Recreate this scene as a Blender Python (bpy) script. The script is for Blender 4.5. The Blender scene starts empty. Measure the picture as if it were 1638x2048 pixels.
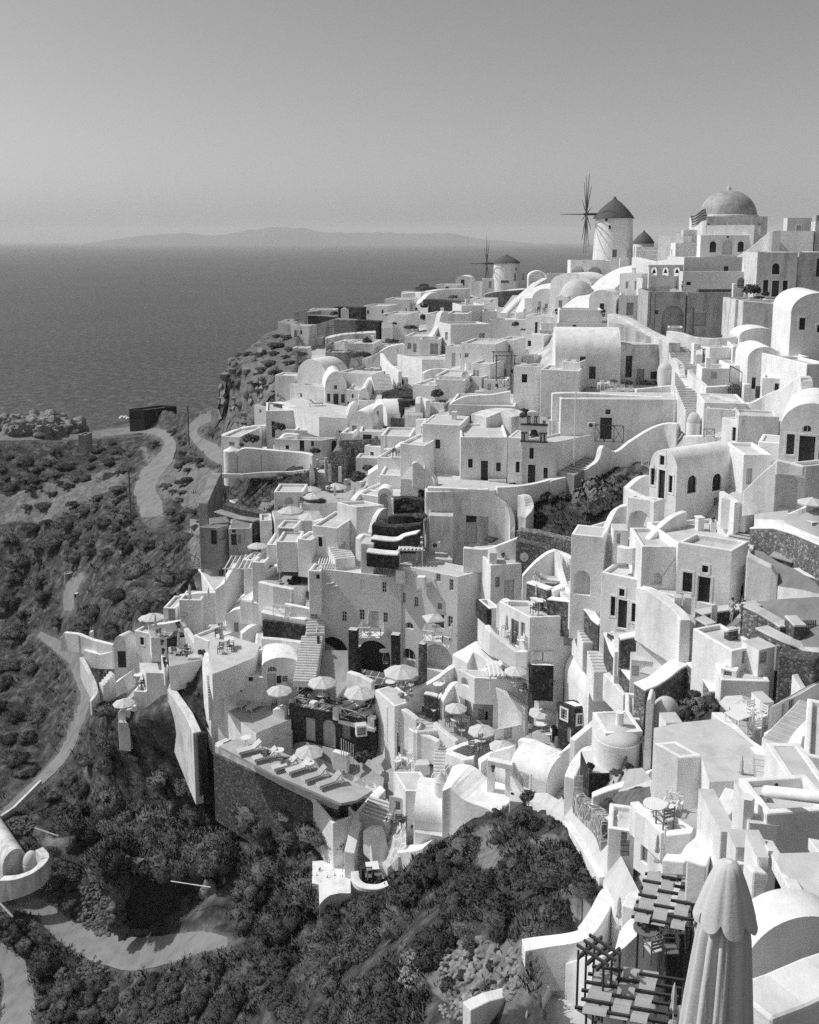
import bpy,bmesh,math,random
import numpy as np
from mathutils import Vector,Matrix,noise
from mathutils.geometry import tessellate_polygon
rnd = random.Random(7)
nr = np.random.RandomState(5)
sc = bpy.context.scene
COL = sc.collection
R = math.radians
# ------------------------------------------------------------ camera model (photo is 1638 x 2048)
F = 1900.0; CZ = 110.0; PITCH = R(9.0); HOR = 478.0
PPY = HOR + F*math.tan(PITCH)
CAM = Vector((0,0,CZ))
_f = Vector((0,math.cos(PITCH),-math.sin(PITCH))); _u = Vector((0,math.sin(PITCH),math.cos(PITCH)))
cd = bpy.data.cameras.new('camera'); cam = bpy.data.objects.new('camera',cd); COL.objects.link(cam)
cam.location = CAM; cam.rotation_euler = (R(90)-PITCH,0,0)
cd.sensor_fit = 'HORIZONTAL'; cd.sensor_width = 36; cd.lens = F/1638*36
cd.shift_y = -(1024-PPY)/1638; cd.clip_start = .5; cd.clip_end = 90000
sc.camera = cam
_cr = [0.0,0.0,1.0]
DADD = [0.]                                             # metres added to the depths read in this part of the photo
def crop(x,y,w,dd=0): _cr[:] = [x,y,w/1638]; DADD[0] = dd
def full(): _cr[:] = [0,0,1]
def px(x,y): return (_cr[0]+x*_cr[2],_cr[1]+y*_cr[2])
def ray(X,Y):
    return Vector((1,0,0))*((X-819)/F) + _u*(-(Y-PPY)/F) + _f
def at(X,Y,D):
    r = ray(X,Y); D = D+DADD[0]; return CAM + r*(D/r.y)
# depth of the ground (metres ahead of the camera) at points read off the photo; smooth between
CTRL = """1620 540 150;1620 700 108;1620 800 90;1620 930 74;1620 1040 68;1620 1250 61;1500 1215 66;1620 1400 52;1500 1450 52;1600 1530 43
1620 1640 34;1330 1640 45;1290 1920 42;1620 1850 30;1640 2040 30;1440 2040 37;1355 585 165;1540 600 140;1440 690 130;1470 510 166;1600 480 166;1230 525 190;1190 555 186;1080 620 182
1100 600 176;1000 700 150;940 640 168;870 700 155;700 800 148;640 790 148;600 900 136;570 935 134;580 1035 112;673 990 120;520 1090 113
470 1190 110;300 1235 113;247 1440 104;350 1310 108;440 1300 102;500 1440 96;600 1492 91;600 1590 88;440 1485 96.5;690 1620 84.5;690 1400 92
680 1502 89;750 1330 95;785 1290 97;930 1085 103;980 965 106;1210 890 113;1200 790 117;1370 760 110;1380 830 102;1420 1060 78;1245 1250 73;1470 1230 67;1150 1350 81;1190 1440 76.5;1130 1500 76.5;1220 1400 76
1060 1475 84;870 1400 88;960 1480 84;880 1540 82;800 1530 84;830 1620 80;760 1680 80;745 1760 78;640 1850 76;980 1600 78;1080 1560 74;1100 1620 68
1180 1710 53;1260 1790 45;1060 1900 45;1250 1560 58;1160 1580 64;1240 1500 62;1100 1990 42;960 2048 44;1000 1680 66;860 1760 68;860 1880 56;950 1900 51
700 1950 62;500 2000 70;400 1900 80;330 1880 86;250 2000 82;100 1800 98;40 2048 85;440 1640 95;600 1720 84;400 1540 98;250 1550 106;150 1350 138;130 1500 120
0 1640 108;140 1200 158;30 1100 185;200 1100 162;300 1150 140;400 1150 124;290 1020 168;310 900 205;305 840 232;0 860 222;0 960 202;420 890 184;430 1000 150;440 830 190
500 760 172;460 740 178;560 660 200;600 650 196;560 760 162;730 640 200;850 580 240;1000 580 262;1130 540 245;1290 520 190;-150 1000 200;-150 1500 125;-150 2048 90;1760 600 140;1760 1200 62;1760 1700 30;700 1100 104;760 1180 101;830 960 110;1290 1100 84;1250 768 127;1340 772 125;1180 772 126;1350 1000 84;1130 1150 88"""
_C = np.array([[float(v) for v in t.split()] for t in CTRL.replace('\n',';').split(';')])
def _phi(r2): return np.where(r2 > 0,.5*r2*np.log(np.maximum(r2,1e-12)),0.0)
_p = _C[:,:2]/1000.0; _n = len(_p)
_A = np.zeros((_n+3,_n+3)); _d2 = ((_p[:,None]-_p[None])**2).sum(2)
_A[:_n,:_n] = _phi(_d2) + np.eye(_n)*2e-4; _A[:_n,_n] = 1; _A[:_n,_n+1:] = _p; _A[_n,:_n] = 1; _A[_n+1:,:_n] = _p.T
_w = np.linalg.solve(_A,np.concatenate([np.log(_C[:,2]),np.zeros(3)]))
def fieldv(X,Y):
    q = np.stack([np.asarray(X,float),np.asarray(Y,float)],-1)/1000.0
    d2 = ((q[...,None,:]-_p)**2).sum(-1)
    return np.exp(_phi(d2) @ _w[:_n] + _w[_n] + q @ _w[_n+1:])
def fld(X,Y): return float(fieldv(X,Y))
def G(X,Y,D=None): return at(X,Y,D or fld(X,Y))       # ground point under a photo pixel
def zat(P,X,Y):                                           # height at P's distance seen at pixel row Y
    r = ray(X,Y); return CAM.z + r.z*(P.y/r.y)
def onplane(X,Y,P,e):                                    # pixel ray meets the vertical plane through P along e
    r = ray(X,Y); n = Vector((-e.y,e.x,0)); den = r.dot(n)
    if abs(den) < 1e-5: return None
    t = (P-CAM).dot(n)/den
    return CAM + r*t
def onz(X,Y,z):
    r = ray(X,Y); return CAM + r*((z-CAM.z)/r.z)
# ------------------------------------------------------------ materials (the photograph is black and white: every colour is a grey)
MAT = {}
def mk(name,v,rough=.85,amp=.12,scale=1.2,bump=.0,bscale=6.,spec=.3,kind=None,v2=None,stain=0.):
    m = bpy.data.materials.new(name); m.use_nodes = True; nt = m.node_tree; N = nt.nodes; L = nt.links
    b = N['Principled BSDF']; b.inputs['Roughness'].default_value = rough; b.inputs['Specular IOR Level'].default_value = spec
    tc = N.new('ShaderNodeTexCoord'); gm = N.new('ShaderNodeNewGeometry')
    def nz(s,det=5,src=None):
        n = N.new('ShaderNodeTexNoise'); n.inputs['Scale'].default_value = s; n.inputs['Detail'].default_value = det; n.inputs['Roughness'].default_value = .6
        L.new(src or gm.outputs['Position'],n.inputs['Vector']); return n
    def ramp(f,pts):
        r = N.new('ShaderNodeValToRGB'); e = r.color_ramp.elements
        while len(e) < len(pts): e.new(.5)
        for el,(p,c) in zip(e,pts): el.position = p; el.color = (c,c,c,1)
        L.new(f,r.inputs[0]); return r
    def mul(a,bb,fac=1.):
        x = N.new('ShaderNodeMix'); x.data_type = 'RGBA'; x.blend_type = 'MULTIPLY'; x.inputs[0].default_value = fac
        L.new(a,x.inputs[6]); L.new(bb,x.inputs[7]); return x.outputs[2]
    hsrc = None
    if kind == 'stone':
        vo = N.new('ShaderNodeTexVoronoi'); vo.inputs['Scale'].default_value = scale; L.new(gm.outputs['Position'],vo.inputs['Vector'])
        ve = N.new('ShaderNodeTexVoronoi'); ve.feature = 'DISTANCE_TO_EDGE'; ve.inputs['Scale'].default_value = scale; L.new(gm.outputs['Position'],ve.inputs['Vector'])
        sp = N.new('ShaderNodeSeparateColor'); L.new(vo.outputs['Color'],sp.inputs[0])
        c = ramp(sp.outputs[0],[(0,v*(1-amp)),(.6,v),(1,v*(1+2*amp))]).outputs[0]
        jr = ramp(ve.outputs['Distance'],[(.03,v2 if v2 else v*.3),(.09,0)])
        mm = ramp(ve.outputs['Distance'],[(.02,1),(.09,0)])
        x = N.new('ShaderNodeMix'); x.data_type = 'RGBA'; L.new(mm.outputs[0],x.inputs[0]); L.new(c,x.inputs[6])
        jv = v2 if v2 else v*.3; x.inputs[7].default_value = (jv,jv,jv,1)
        c = mul(x.outputs[2],ramp(nz(.7).outputs[0],[(.3,.75),(.7,1.1)]).outputs[0]); hsrc = ve.outputs['Distance']
    elif kind == 'tile':
        bt = N.new('ShaderNodeTexBrick'); bt.offset = 0; bt.inputs['Scale'].default_value = scale; bt.inputs['Mortar Size'].default_value = .05
        bt.inputs['Brick Width'].default_value = 1; bt.inputs['Row Height'].default_value = 1; bt.inputs['Mortar Smooth'].default_value = .2
        mp = N.new('ShaderNodeMapping'); mp.inputs['Rotation'].default_value = (0,0,R(24)); L.new(gm.outputs['Position'],mp.inputs[0]); L.new(mp.outputs[0],bt.inputs['Vector'])
        bt.inputs['Color1'].default_value = (v,)*3+(1,); bt.inputs['Color2'].default_value = (v*.8,)*3+(1,); bt.inputs['Mortar'].default_value = (v2,)*3+(1,)
        c = mul(bt.outputs[0],ramp(nz(1.5).outputs[0],[(.3,.8),(.7,1.1)]).outputs[0])
    elif kind == 'flag':       # crazy paving: slabs with pale joints
        ve = N.new('ShaderNodeTexVoronoi'); ve.feature = 'DISTANCE_TO_EDGE'; ve.inputs['Scale'].default_value = scale; L.new(gm.outputs['Position'],ve.inputs['Vector'])
        c = ramp(ve.outputs['Distance'],[(.04,v2),(.1,v)]).outputs[0]
        c = mul(c,ramp(nz(1.1).outputs[0],[(.3,.8),(.7,1.12)]).outputs[0])
    else:
        n1 = nz(scale); c = ramp(n1.outputs[0],[(.28,v*(1-amp)),(.5,v),(.72,v*(1+amp*.5))]).outputs[0]
        if stain:
            mp = N.new('ShaderNodeMapping'); mp.inputs['Scale'].default_value = (1,1,.25); L.new(gm.outputs['Position'],mp.inputs[0])
            n2 = nz(.9,8,mp.outputs[0]); c = mul(c,ramp(n2.outputs[0],[(.36,1-stain),(.52,1)]).outputs[0])
        if kind == 'leaf':
            oi = N.new('ShaderNodeObjectInfo'); c = mul(c,ramp(oi.outputs['Random'],[(0,.6),(1,1.35)]).outputs[0])
    L.new(c,b.inputs['Base Color'])
    if bump:
        bn = N.new('ShaderNodeBump'); bn.inputs['Strength'].default_value = bump; bn.inputs['Distance'].default_value = .06
        L.new(hsrc or nz(bscale,6).outputs[0],bn.inputs['Height']); L.new(bn.outputs[0],b.inputs['Normal'])
    if kind == 'leaf': b.inputs['Specular IOR Level'].default_value = .2
    MAT[name] = m; return m
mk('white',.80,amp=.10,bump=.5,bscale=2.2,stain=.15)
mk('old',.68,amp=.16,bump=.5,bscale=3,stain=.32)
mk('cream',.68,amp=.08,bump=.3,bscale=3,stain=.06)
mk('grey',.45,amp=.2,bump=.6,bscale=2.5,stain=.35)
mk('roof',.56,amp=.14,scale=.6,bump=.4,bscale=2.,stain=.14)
mk('floor',.42,amp=.14,scale=.8,bump=.2,stain=.15)
mk('floor_pale',.56,amp=.12,scale=.8,bump=.2,stain=.12)
mk('glass',.025,rough=.12,amp=.3,spec=.5)
mk('wood',.05,rough=.6,amp=.3,scale=4)
mk('shutter',.33,rough=.6,amp=.1,scale=4)
mk('pale_door',.52,rough=.6,amp=.08,scale=4)
mk('white_wood',.75,rough=.5,amp=.05)
mk('mid_wood',.16,rough=.7,amp=.3,scale=8)
mk('dark_wood',.055,rough=.6,amp=.3,scale=8)
mk('cloth',.56,rough=.95,amp=.06,scale=2,bump=.15,bscale=20)
mk('grey_cloth',.40,rough=.95,amp=.08,scale=3,bump=.2,bscale=30)
mk('dark_cloth',.10,rough=.95,amp=.1,scale=3)
mk('metal',.25,rough=.4,amp=.1)
mk('black',.03,rough=.6,amp=.3)
mk('skin',.36,rough=.6,amp=.05)
mk('stone',.13,kind='stone',scale=4.6,amp=.45,v2=.045,bump=.8)
mk('stone_pale',.24,kind='stone',scale=4.6,amp=.4,v2=.06,bump=.8)
mk('stone_white',.16,kind='stone',scale=1.7,amp=.5,v2=.6,bump=.5)
mk('stone_dark',.05,kind='stone',scale=3.0,amp=.5,v2=.02,bump=.8)
mk('tile',.13,kind='tile',scale=1.15,v2=.55)
mk('flag',.40,kind='flag',scale=1.3,v2=.62)
mk('thatch',.12,rough=1,amp=.5,scale=5,bump=1,bscale=9)
mk('dome',.38,rough=.6,amp=.25,scale=.8,bump=.3,stain=.25)
mk('road',.22,rough=.95,amp=.2,scale=.5,bump=.6,bscale=3,stain=.2)
mk('gravel',.36,rough=.95,amp=.45,scale=9,bump=.8,bscale=12)
mk('concrete',.30,amp=.25,bump=.5,stain=.3)
mk('mat',.40,rough=.95,amp=.12,scale=2,bump=.3,bscale=40)
mk('shed',.035,rough=.7,amp=.3,stain=.2)
mk('leaf',.07,rough=.6,kind='leaf',amp=.4,scale=3)
mk('leaf_dry',.115,rough=.8,kind='leaf',amp=.45,scale=2)
mk('leaf_pale',.16,rough=.6,kind='leaf',amp=.4,scale=4)
mk('scrub',.085,rough=.9,amp=.62,scale=.35)
mk('rock',.26,rough=.95,amp=.5,scale=.8,bump=1.,bscale=2.5,stain=.3)
mk('rubble',.13,rough=.95,amp=.5,scale=1.4,bump=.8,bscale=4)
mk('bark',.12,rough=.9,amp=.3,scale=5,bump=.6)
mk('pot',.16,amp=.2)
# ------------------------------------------------------------ mesh builder
class MB:
    def __init__(s): s.v = []; s.f = []
    def add(s,vs,fs):
        k = len(s.v); s.v += [Vector(p) for p in vs]; s.f += [tuple(i+k for i in f) for f in fs]; return s
    def quad(s,a,b,c,d): return s.add([a,b,c,d],[(0,1,2,3)])
    def box(s,o,e,n,x0,x1,y0,y1,z0,z1):     # o origin, e/n horizontal axes, z up
        P = [o+e*x+n*y+Vector((0,0,z)) for z in (z0,z1) for x,y in ((x0,y0),(x1,y0),(x1,y1),(x0,y1))]
        return s.add(P,[(0,3,2,1),(4,5,6,7),(0,1,5,4),(1,2,6,5),(2,3,7,6),(3,0,4,7)])
    def bx(s,x0,x1,y0,y1,z0,z1): return s.box(Vector(),Vector((1,0,0)),Vector((0,1,0)),x0,x1,y0,y1,z0,z1)
    def prism(s,poly,z0,z1):                      # plan polygon, flat top
        n = len(poly); zt = z1 if hasattr(z1,'__len__') else [z1]*n
        if sum(poly[i][0]*poly[(i+1) % n][1]-poly[(i+1) % n][0]*poly[i][1] for i in range(n)) < 0:
            poly = poly[::-1]; zt = list(zt)[::-1]
        V = [Vector((p[0],p[1],z0)) for p in poly]+[Vector((p[0],p[1],z)) for p,z in zip(poly,zt)]
        return s.add(V,[tuple(range(n))[::-1],tuple(range(n,2*n))]+[(i,(i+1) % n,n+(i+1) % n,n+i) for i in range(n)])
    def tube(s,pts,r,k=6,cap=True):
        pts = [Vector(p) for p in pts]; rr = r if hasattr(r,'__len__') else [r]*len(pts); b = len(s.v); V = []; Fc = []
        for i,p in enumerate(pts):
            t = (pts[min(i+1,len(pts)-1)]-pts[max(i-1,0)]).normalized(); a = t.orthogonal().normalized()
            if abs(t.z) < .9: a = t.cross(Vector((0,0,1))).normalized()
            c = t.cross(a)
            V += [p+(a*math.cos(2*math.pi*j/k)+c*math.sin(2*math.pi*j/k))*rr[i] for j in range(k)]
        for i in range(len(pts)-1):
            for j in range(k): Fc.append((i*k+j,i*k+(j+1) % k,(i+1)*k+(j+1) % k,(i+1)*k+j))
        if cap: Fc += [tuple(range(k))[::-1],tuple(range((len(pts)-1)*k,len(pts)*k))]
        return s.add(V,Fc)
    def lathe(s,o,prof,k=24,wob=0.,ang0=0.,ang1=2*math.pi,flute=None):
        o = Vector(o); V = []; Fc = []; full_ = abs(ang1-ang0-2*math.pi) < 1e-6; kk = k if full_ else k+1
        for i,(r,z) in enumerate(prof):
            for j in range(kk):
                an = ang0+(ang1-ang0)*j/k; q = r*(1+(flute(an,i) if flute else 0)+wob*noise.noise(Vector((math.cos(an)*1.5,math.sin(an)*1.5,z*.4))))
                V.append(o+Vector((q*math.cos(an),q*math.sin(an),z)))
        for i in range(len(prof)-1):
            for j in range(k):
                j2 = (j+1) % kk
                Fc.append((i*kk+j,i*kk+j2,(i+1)*kk+j2,(i+1)*kk+j))
        return s.add(V,Fc)
    def blob(s,c,rx,ry,rz,seed=0,amp=.25,sub=2):
        bm = bmesh.new(); bmesh.ops.create_icosphere(bm,subdivisions=sub,radius=1)
        V = []
        for v in bm.verts:
            d = 1+amp*noise.noise(v.co*1.6+Vector((seed*7.3,seed*3.1,0))); V.append(Vector((v.co.x*rx*d,v.co.y*ry*d,v.co.z*rz*d))+Vector(c))
        Fc = [tuple(v.index for v in f.verts) for f in bm.faces]; bm.free(); return s.add(V,Fc)
    def holed(s,o,e,n,outline,holes):           # vertical wall in (u, z); holes are polygons; n = outward normal
        polys = [[Vector((u,w,0)) for u,w in outline]]+[[Vector((u,w,0)) for u,w in h] for h in holes]
        tri = tessellate_polygon(polys) if holes else None
        flat = [p for q in polys for p in q]
        V = [o+e*p.x+Vector((0,0,p.y-o.z)) for p in flat]
        if not holes: return s.add(V,[tuple(range(len(V)))])
        fs = []
        for t in tri:
            a,b,c = (V[i] for i in t); fs.append(t if (b-a).cross(c-a).dot(n) > 0 else t[::-1])
        return s.add(V,fs)
    def build(s,name,mat,parent=None,smooth=False,bevel=0.,weld=True):
        me = bpy.data.meshes.new(name); o0 = parent['_o'] if parent is not None and '_o' in parent else (0,0,0)
        o0 = Vector(o0); me.from_pydata([v-o0 for v in s.v],[],s.f); me.validate()
        if weld:
            bm = bmesh.new(); bm.from_mesh(me); bmesh.ops.remove_doubles(bm,verts=bm.verts,dist=.002); bmesh.ops.recalc_face_normals(bm,faces=bm.faces)
            bm.to_mesh(me); bm.free()
        me.materials.append(MAT[mat] if isinstance(mat,str) else mat)
        if smooth: me.shade_smooth() if smooth is True else me.shade_smooth()
        ob = bpy.data.objects.new(name,me); COL.objects.link(ob)
        if smooth is not False and smooth is not True:
            me.set_sharp_from_angle(angle=R(smooth))
        if bevel:
            md = ob.modifiers.new('b','BEVEL'); md.width = bevel; md.segments = 2; md.limit_method = 'ANGLE'; md.angle_limit = R(35); md.harden_normals = False
        if parent is not None: ob.parent = parent
        return ob
def tag(o,label=None,cat=None,group=None,kind=None):
    if label: o['label'] = label
    if cat: o['category'] = cat
    if group: o['group'] = group
    if kind: o['kind'] = kind
    return o
def root(name,P,label,cat,group=None):
    o = bpy.data.objects.new(name,None); COL.objects.link(o); o.location = P; o.empty_display_size = .3
    o['_o'] = tuple(P); return tag(o,label,cat,group)
def proto(name):                                      # thing built at the origin, copied by put()
    o = bpy.data.objects.new(name,None); o['_o'] = (0,0,0); COL.objects.link(o); return o
_used = set()
def put(pr,P,rz=0,s=1.,label=None,cat=None,group=None):
    if pr.name in _used:
        c = pr.copy(); COL.objects.link(c)
        for ch in pr.children:
            k = ch.copy(); COL.objects.link(k); k.parent = c
            for g in ch.children:
                q = g.copy(); COL.objects.link(q); q.parent = k
    else:
        c = pr; _used.add(pr.name)
    c.location = P; c.rotation_euler = (0,0,rz); c.scale = (s,s,s) if not hasattr(s,'__len__') else s
    for k in ('label','category','group'):
        if k in c: del c[k]
    return tag(c,label,cat,group)
# ------------------------------------------------------------ light, sky, sea, haze
SUN_AZ = R(-78); SUN_EL = R(49)       # azimuth from +Y (ahead), negative = to the left
wd = bpy.data.worlds.new('World'); sc.world = wd; wd.use_nodes = True
nt = wd.node_tree; bg = nt.nodes['Background']
sky = nt.nodes.new('ShaderNodeTexSky'); sky.sky_type = 'NISHITA'; sky.sun_disc = False; sky.sun_elevation = SUN_EL; sky.sun_rotation = SUN_AZ
sky.dust_density = 2.5; sky.air_density = 1.0; sky.ozone_density = 1.0; sky.altitude = 100
sp = nt.nodes.new('ShaderNodeSeparateColor'); nt.links.new(sky.outputs[0],sp.inputs[0])
cmb = nt.nodes.new('ShaderNodeMix'); cmb.data_type = 'FLOAT'; cmb.inputs[0].default_value = .3     # panchromatic film: a mix of the red and the blue channel
nt.links.new(sp.outputs[0],cmb.inputs[2]); nt.links.new(sp.outputs[2],cmb.inputs[3])
tcw = nt.nodes.new('ShaderNodeTexCoord'); sz = nt.nodes.new('ShaderNodeSeparateXYZ'); nt.links.new(tcw.outputs['Generated'],sz.inputs[0])
def wm(op,a,b):
    n = nt.nodes.new('ShaderNodeMath'); n.operation = op
    for i,q in enumerate((a,b)):
        if isinstance(q,float): n.inputs[i].default_value = q
        else: nt.links.new(q,n.inputs[i])
    return n.outputs[0]
hzn = wm('MULTIPLY',wm('POWER',2.718,wm('MULTIPLY',wm('ABSOLUTE',sz.outputs[2],0.),-9.)),.7)      # the sky pales towards the sea horizon
nt.links.new(wm('MULTIPLY',cmb.outputs[0],wm('ADD',hzn,1.)),bg.inputs[0]); bg.inputs[1].default_value = .064
sl = bpy.data.lights.new('sun','SUN'); sl.energy = 2.2; sl.angle = R(.5); sl.color = (1,1,1)
so = bpy.data.objects.new('sun',sl); COL.objects.link(so)
sv = Vector((math.sin(SUN_AZ)*math.cos(SUN_EL),math.cos(SUN_AZ)*math.cos(SUN_EL),math.sin(SUN_EL)))
so.rotation_euler = sv.to_track_quat('Z','Y').to_euler(); so.location = sv*300
sc.view_settings.view_transform = 'Standard'; sc.view_settings.look = 'None'; sc.view_settings.exposure = .57; sc.view_settings.gamma = 1
sc.render.engine = 'CYCLES'; sc.cycles.use_denoising = False; sc.cycles.max_bounces = 8; sc.cycles.diffuse_bounces = 5; sc.cycles.glossy_bounces = 2; sc.cycles.volume_bounces = 1
sc.cycles.use_adaptive_sampling = True; sc.cycles.adaptive_threshold = .02
# sea
def sea_mat():
    m = bpy.data.materials.new('sea'); m.use_nodes = True; nt = m.node_tree; N = nt.nodes; L = nt.links; b = N['Principled BSDF']
    gm = N.new('ShaderNodeNewGeometry')
    def nz(sx,sy,det,sca):
        mp = N.new('ShaderNodeMapping'); mp.inputs['Scale'].default_value = (sx,sy,1); mp.inputs['Rotation'].default_value = (0,0,R(12)); L.new(gm.outputs[0],mp.inputs[0])
        n = N.new('ShaderNodeTexNoise'); n.inputs['Scale'].default_value = sca; n.inputs['Detail'].default_value = det; n.inputs['Roughness'].default_value = .78; L.new(mp.outputs[0],n.inputs['Vector']); return n
    def ramp(f,pts):
        r = N.new('ShaderNodeValToRGB'); e = r.color_ramp.elements
        while len(e) < len(pts): e.new(.5)
        for el,(p,c) in zip(e,pts): el.position = p; el.color = (c,c,c,1)
        L.new(f,r.inputs[0]); return r
    a = nz(.6,.35,10,.3); w = nz(.3,1.0,8,.06); pz = nz(1,.6,3,.003)
    base = ramp(a.outputs[0],[(.36,.02),(.5,.06),(.6,.12),(.66,.2)])
    caps = ramp(w.outputs[0],[(.68,0),(.72,.5)])
    pm = N.new('ShaderNodeMix'); pm.data_type = 'RGBA'; pm.blend_type = 'MULTIPLY'; pm.inputs[0].default_value = 1
    L.new(base.outputs[0],pm.inputs[6]); L.new(ramp(pz.outputs[0],[(.3,.75),(.7,1.2)]).outputs[0],pm.inputs[7])
    ad = N.new('ShaderNodeMix'); ad.data_type = 'RGBA'; ad.blend_type = 'ADD'; ad.inputs[0].default_value = 1
    L.new(pm.outputs[2],ad.inputs[6]); L.new(caps.outputs[0],ad.inputs[7]); L.new(ad.outputs[2],b.inputs['Base Color'])
    b.inputs['Roughness'].default_value = .5; b.inputs['Specular IOR Level'].default_value = .22
    bn = N.new('ShaderNodeBump'); bn.inputs['Strength'].default_value = .8; bn.inputs['Distance'].default_value = 1.5; L.new(a.outputs[0],bn.inputs['Height']); L.new(bn.outputs[0],b.inputs['Normal'])
    return m
SE = 30000
tag(MB().quad((-SE,-2000,0),(SE,-2000,0),(SE,SE,0),(-SE,SE,0)).build('sea',sea_mat()),kind='structure')
# far island across the water
def island():
    b = MB(); n = 90; V = []; Fc = []; D0 = 17000.
    prof = [(150,0),(210,8),(300,20),(380,24),(430,18),(500,29),(560,36),(610,33),(650,26),(700,24),(760,26),(830,22),(900,24),(960,12),(1040,6),(1090,0)]
    xs = np.interp; 
    for i in range(n+1):
        X = 150+940*i/n; h = float(np.interp(X,[p[0] for p in prof],[p[1] for p in prof]))
        h = h*(1+.05*noise.noise(Vector((X*.03,1,0))))*D0/F
        x = (X-819)/F*D0
        for j,(dy,q) in enumerate(((-900,0),(-500,.45),(0,1),(900,.5),(1800,0))):
            V.append(Vector((x*(1+dy/D0),D0+dy,h*q*(1+.1*noise.noise(Vector((X*.08,j*2.1,3)))) - (2 if q == 0 else 0))))
    for i in range(n):
        for j in range(4): Fc.append((i*5+j,(i+1)*5+j,(i+1)*5+j+1,i*5+j+1))
    b.add(V,Fc); return tag(b.build('far_island_hills','rubble',smooth=True),kind='structure')
island()
hz = bpy.data.materials.new('haze_air'); hz.use_nodes = True; nt = hz.node_tree; nt.nodes.remove(nt.nodes['Principled BSDF'])
pv = nt.nodes.new('ShaderNodeVolumePrincipled'); pv.inputs['Color'].default_value = (1,1,1,1); pv.inputs['Density'].default_value = 6e-5; pv.inputs['Anisotropy'].default_value = 0
nt.links.new(pv.outputs[0],nt.nodes['Material Output'].inputs['Volume'])
tag(MB().bx(-SE-20,SE+20,-2050,SE+20,-2,420).build('haze',hz),kind='stuff')
# ------------------------------------------------------------ terrain
SKY = [(-200,858),(0,852),(60,850),(130,858),(170,868),(235,846),(260,838),(355,826),(440,815),(452,740),(466,716),(550,656),(585,640),(735,614),(810,588),(850,572),(960,566),(1130,545),(1190,532),(1290,512),(1640,478),(1800,470)]
SX = [p[0] for p in SKY]; SY = [p[1] for p in SKY]
ROADS = [  # centre line in photo pixels with half width in pixels
 ('dirt_road',[(-30,876,6),(60,874,7),(150,872,8),(230,864,7),(285,858,8),(325,868,9),(340,890,12),(328,920,15),(300,950,18),(290,985,22),(302,1015,25),(304,1034,22)]),
 ('dirt_track',[(470,925,18),(430,905,16),(395,880,9),(385,858,9),(408,838,10),(440,826,12)]),
 ('cliff_path',[(165,1150,6),(146,1170,12),(140,1195,13),(138,1222,10)]),
 ('foot_path',[(78,1268,6),(112,1290,13),(146,1316,13),(160,1350,13),(172,1380,13),(168,1410,11),(152,1450,12),(138,1490,11),(118,1522,10),(85,1556,9),(45,1594,9),(10,1626,9),(-30,1656,9)]),
 ('yard_track',[(35,1800,15),(85,1820,18),(130,1862,24),(190,1890,31),(260,1908,34),(330,1900,28),(400,1884,22),(455,1885,10)]),
 ('curved_track',[(-10,1900,20),(25,1935,26),(38,1985,30),(30,2060,34)])]
BARE = [[(0,985),(120,962),(230,935),(262,962),(210,980),(150,1010),(90,1050),(0,1062)],[(370,1060),(420,1050),(470,1120),(430,1190),(390,1160)],
        [(1080,1720),(1200,1780),(1150,1860),(1050,1880),(1130,1800)],[(60,1650),(150,1660),(140,1700),(85,1690)],[(445,745),(520,700),(560,780),(470,860),(440,850)],[(280,900),(440,940),(400,1010),(330,1000)],[(890,1890),(1050,1875),(1065,2000),(950,2045),(850,1970)],[(945,1680),(980,1655),(1010,1720),(985,1780),(960,1740)],[(1060,1690),(1110,1680),(1125,1740),(1080,1745)]]
def segd(X,Y,pts):
    best = np.full(np.shape(X),1e9)
    for (x0,y0,w0),(x1,y1,w1) in zip(pts,pts[1:]):
        dx,dy = x1-x0,y1-y0; t = np.clip(((X-x0)*dx+(Y-y0)*dy)/(dx*dx+dy*dy),0,1)
        d = np.hypot(X-(x0+t*dx),(Y-(y0+t*dy)))-(w0+(w1-w0)*t); best = np.minimum(best,d)
    return best
def inpoly(X,Y,poly):
    r = np.zeros(np.shape(X),bool); n = len(poly)
    for i in range(n):
        x0,y0 = poly[i]; x1,y1 = poly[(i+1) % n]
        if y0 == y1: continue
        c = ((y0 > Y) != (y1 > Y)) & (X < (x1-x0)*(Y-y0)/(y1-y0)+x0); r ^= c
    return r
VILL = [(455,905),(540,810),(600,740),(600,680),(590,640),(735,608),(900,560),(1130,520),(1800,440),(1800,2100),(1120,2100),(1060,1900),(1140,1790),(1110,1650),(1040,1600),(960,1640),(840,1700),(720,1780),(640,1760),(700,1650),(560,1590),(440,1490),(350,1380),(290,1420),(230,1420),(240,1270),(400,1170),(470,1090),(430,1000)]
NOVILL = [[(430,945),(480,915),(640,935),(640,985),(550,1000),(520,1035),(430,1010)],[(1035,1000),(1110,955),(1160,945),(1240,935),(1310,915),(1250,1000),(1150,1085),(1035,1060)],
 [(745,1125),(780,985),(850,965),(852,1100)],[(330,1345),(420,1330),(440,1480),(400,1540)],[(1270,1480),(1310,1420),(1440,1380),(1440,1450),(1330,1480)],[(1160,1500),(1250,1500),(1310,1600),(1200,1650)],[(1120,1640),(1030,1600),(960,1640),(1050,1800),(1200,1790)],
 [(350,1190),(470,1090),(480,1020),(560,1000),(560,1060),(420,1170)]]
def nzv(P,s,o):  # fractal noise for arrays of points
    return np.array([noise.fractal(Vector((p[0]*s,p[1]*s,p[2]*s+o)),.8,2.1,5) for p in P])
from mathutils.bvhtree import BVHTree
def GT(X,Y):                                               # photo pixel -> point on the modelled ground
    h = TB.ray_cast(CAM,ray(X,Y).normalized()); return h[0] if h[0] is not None else G(X,Y)
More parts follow.
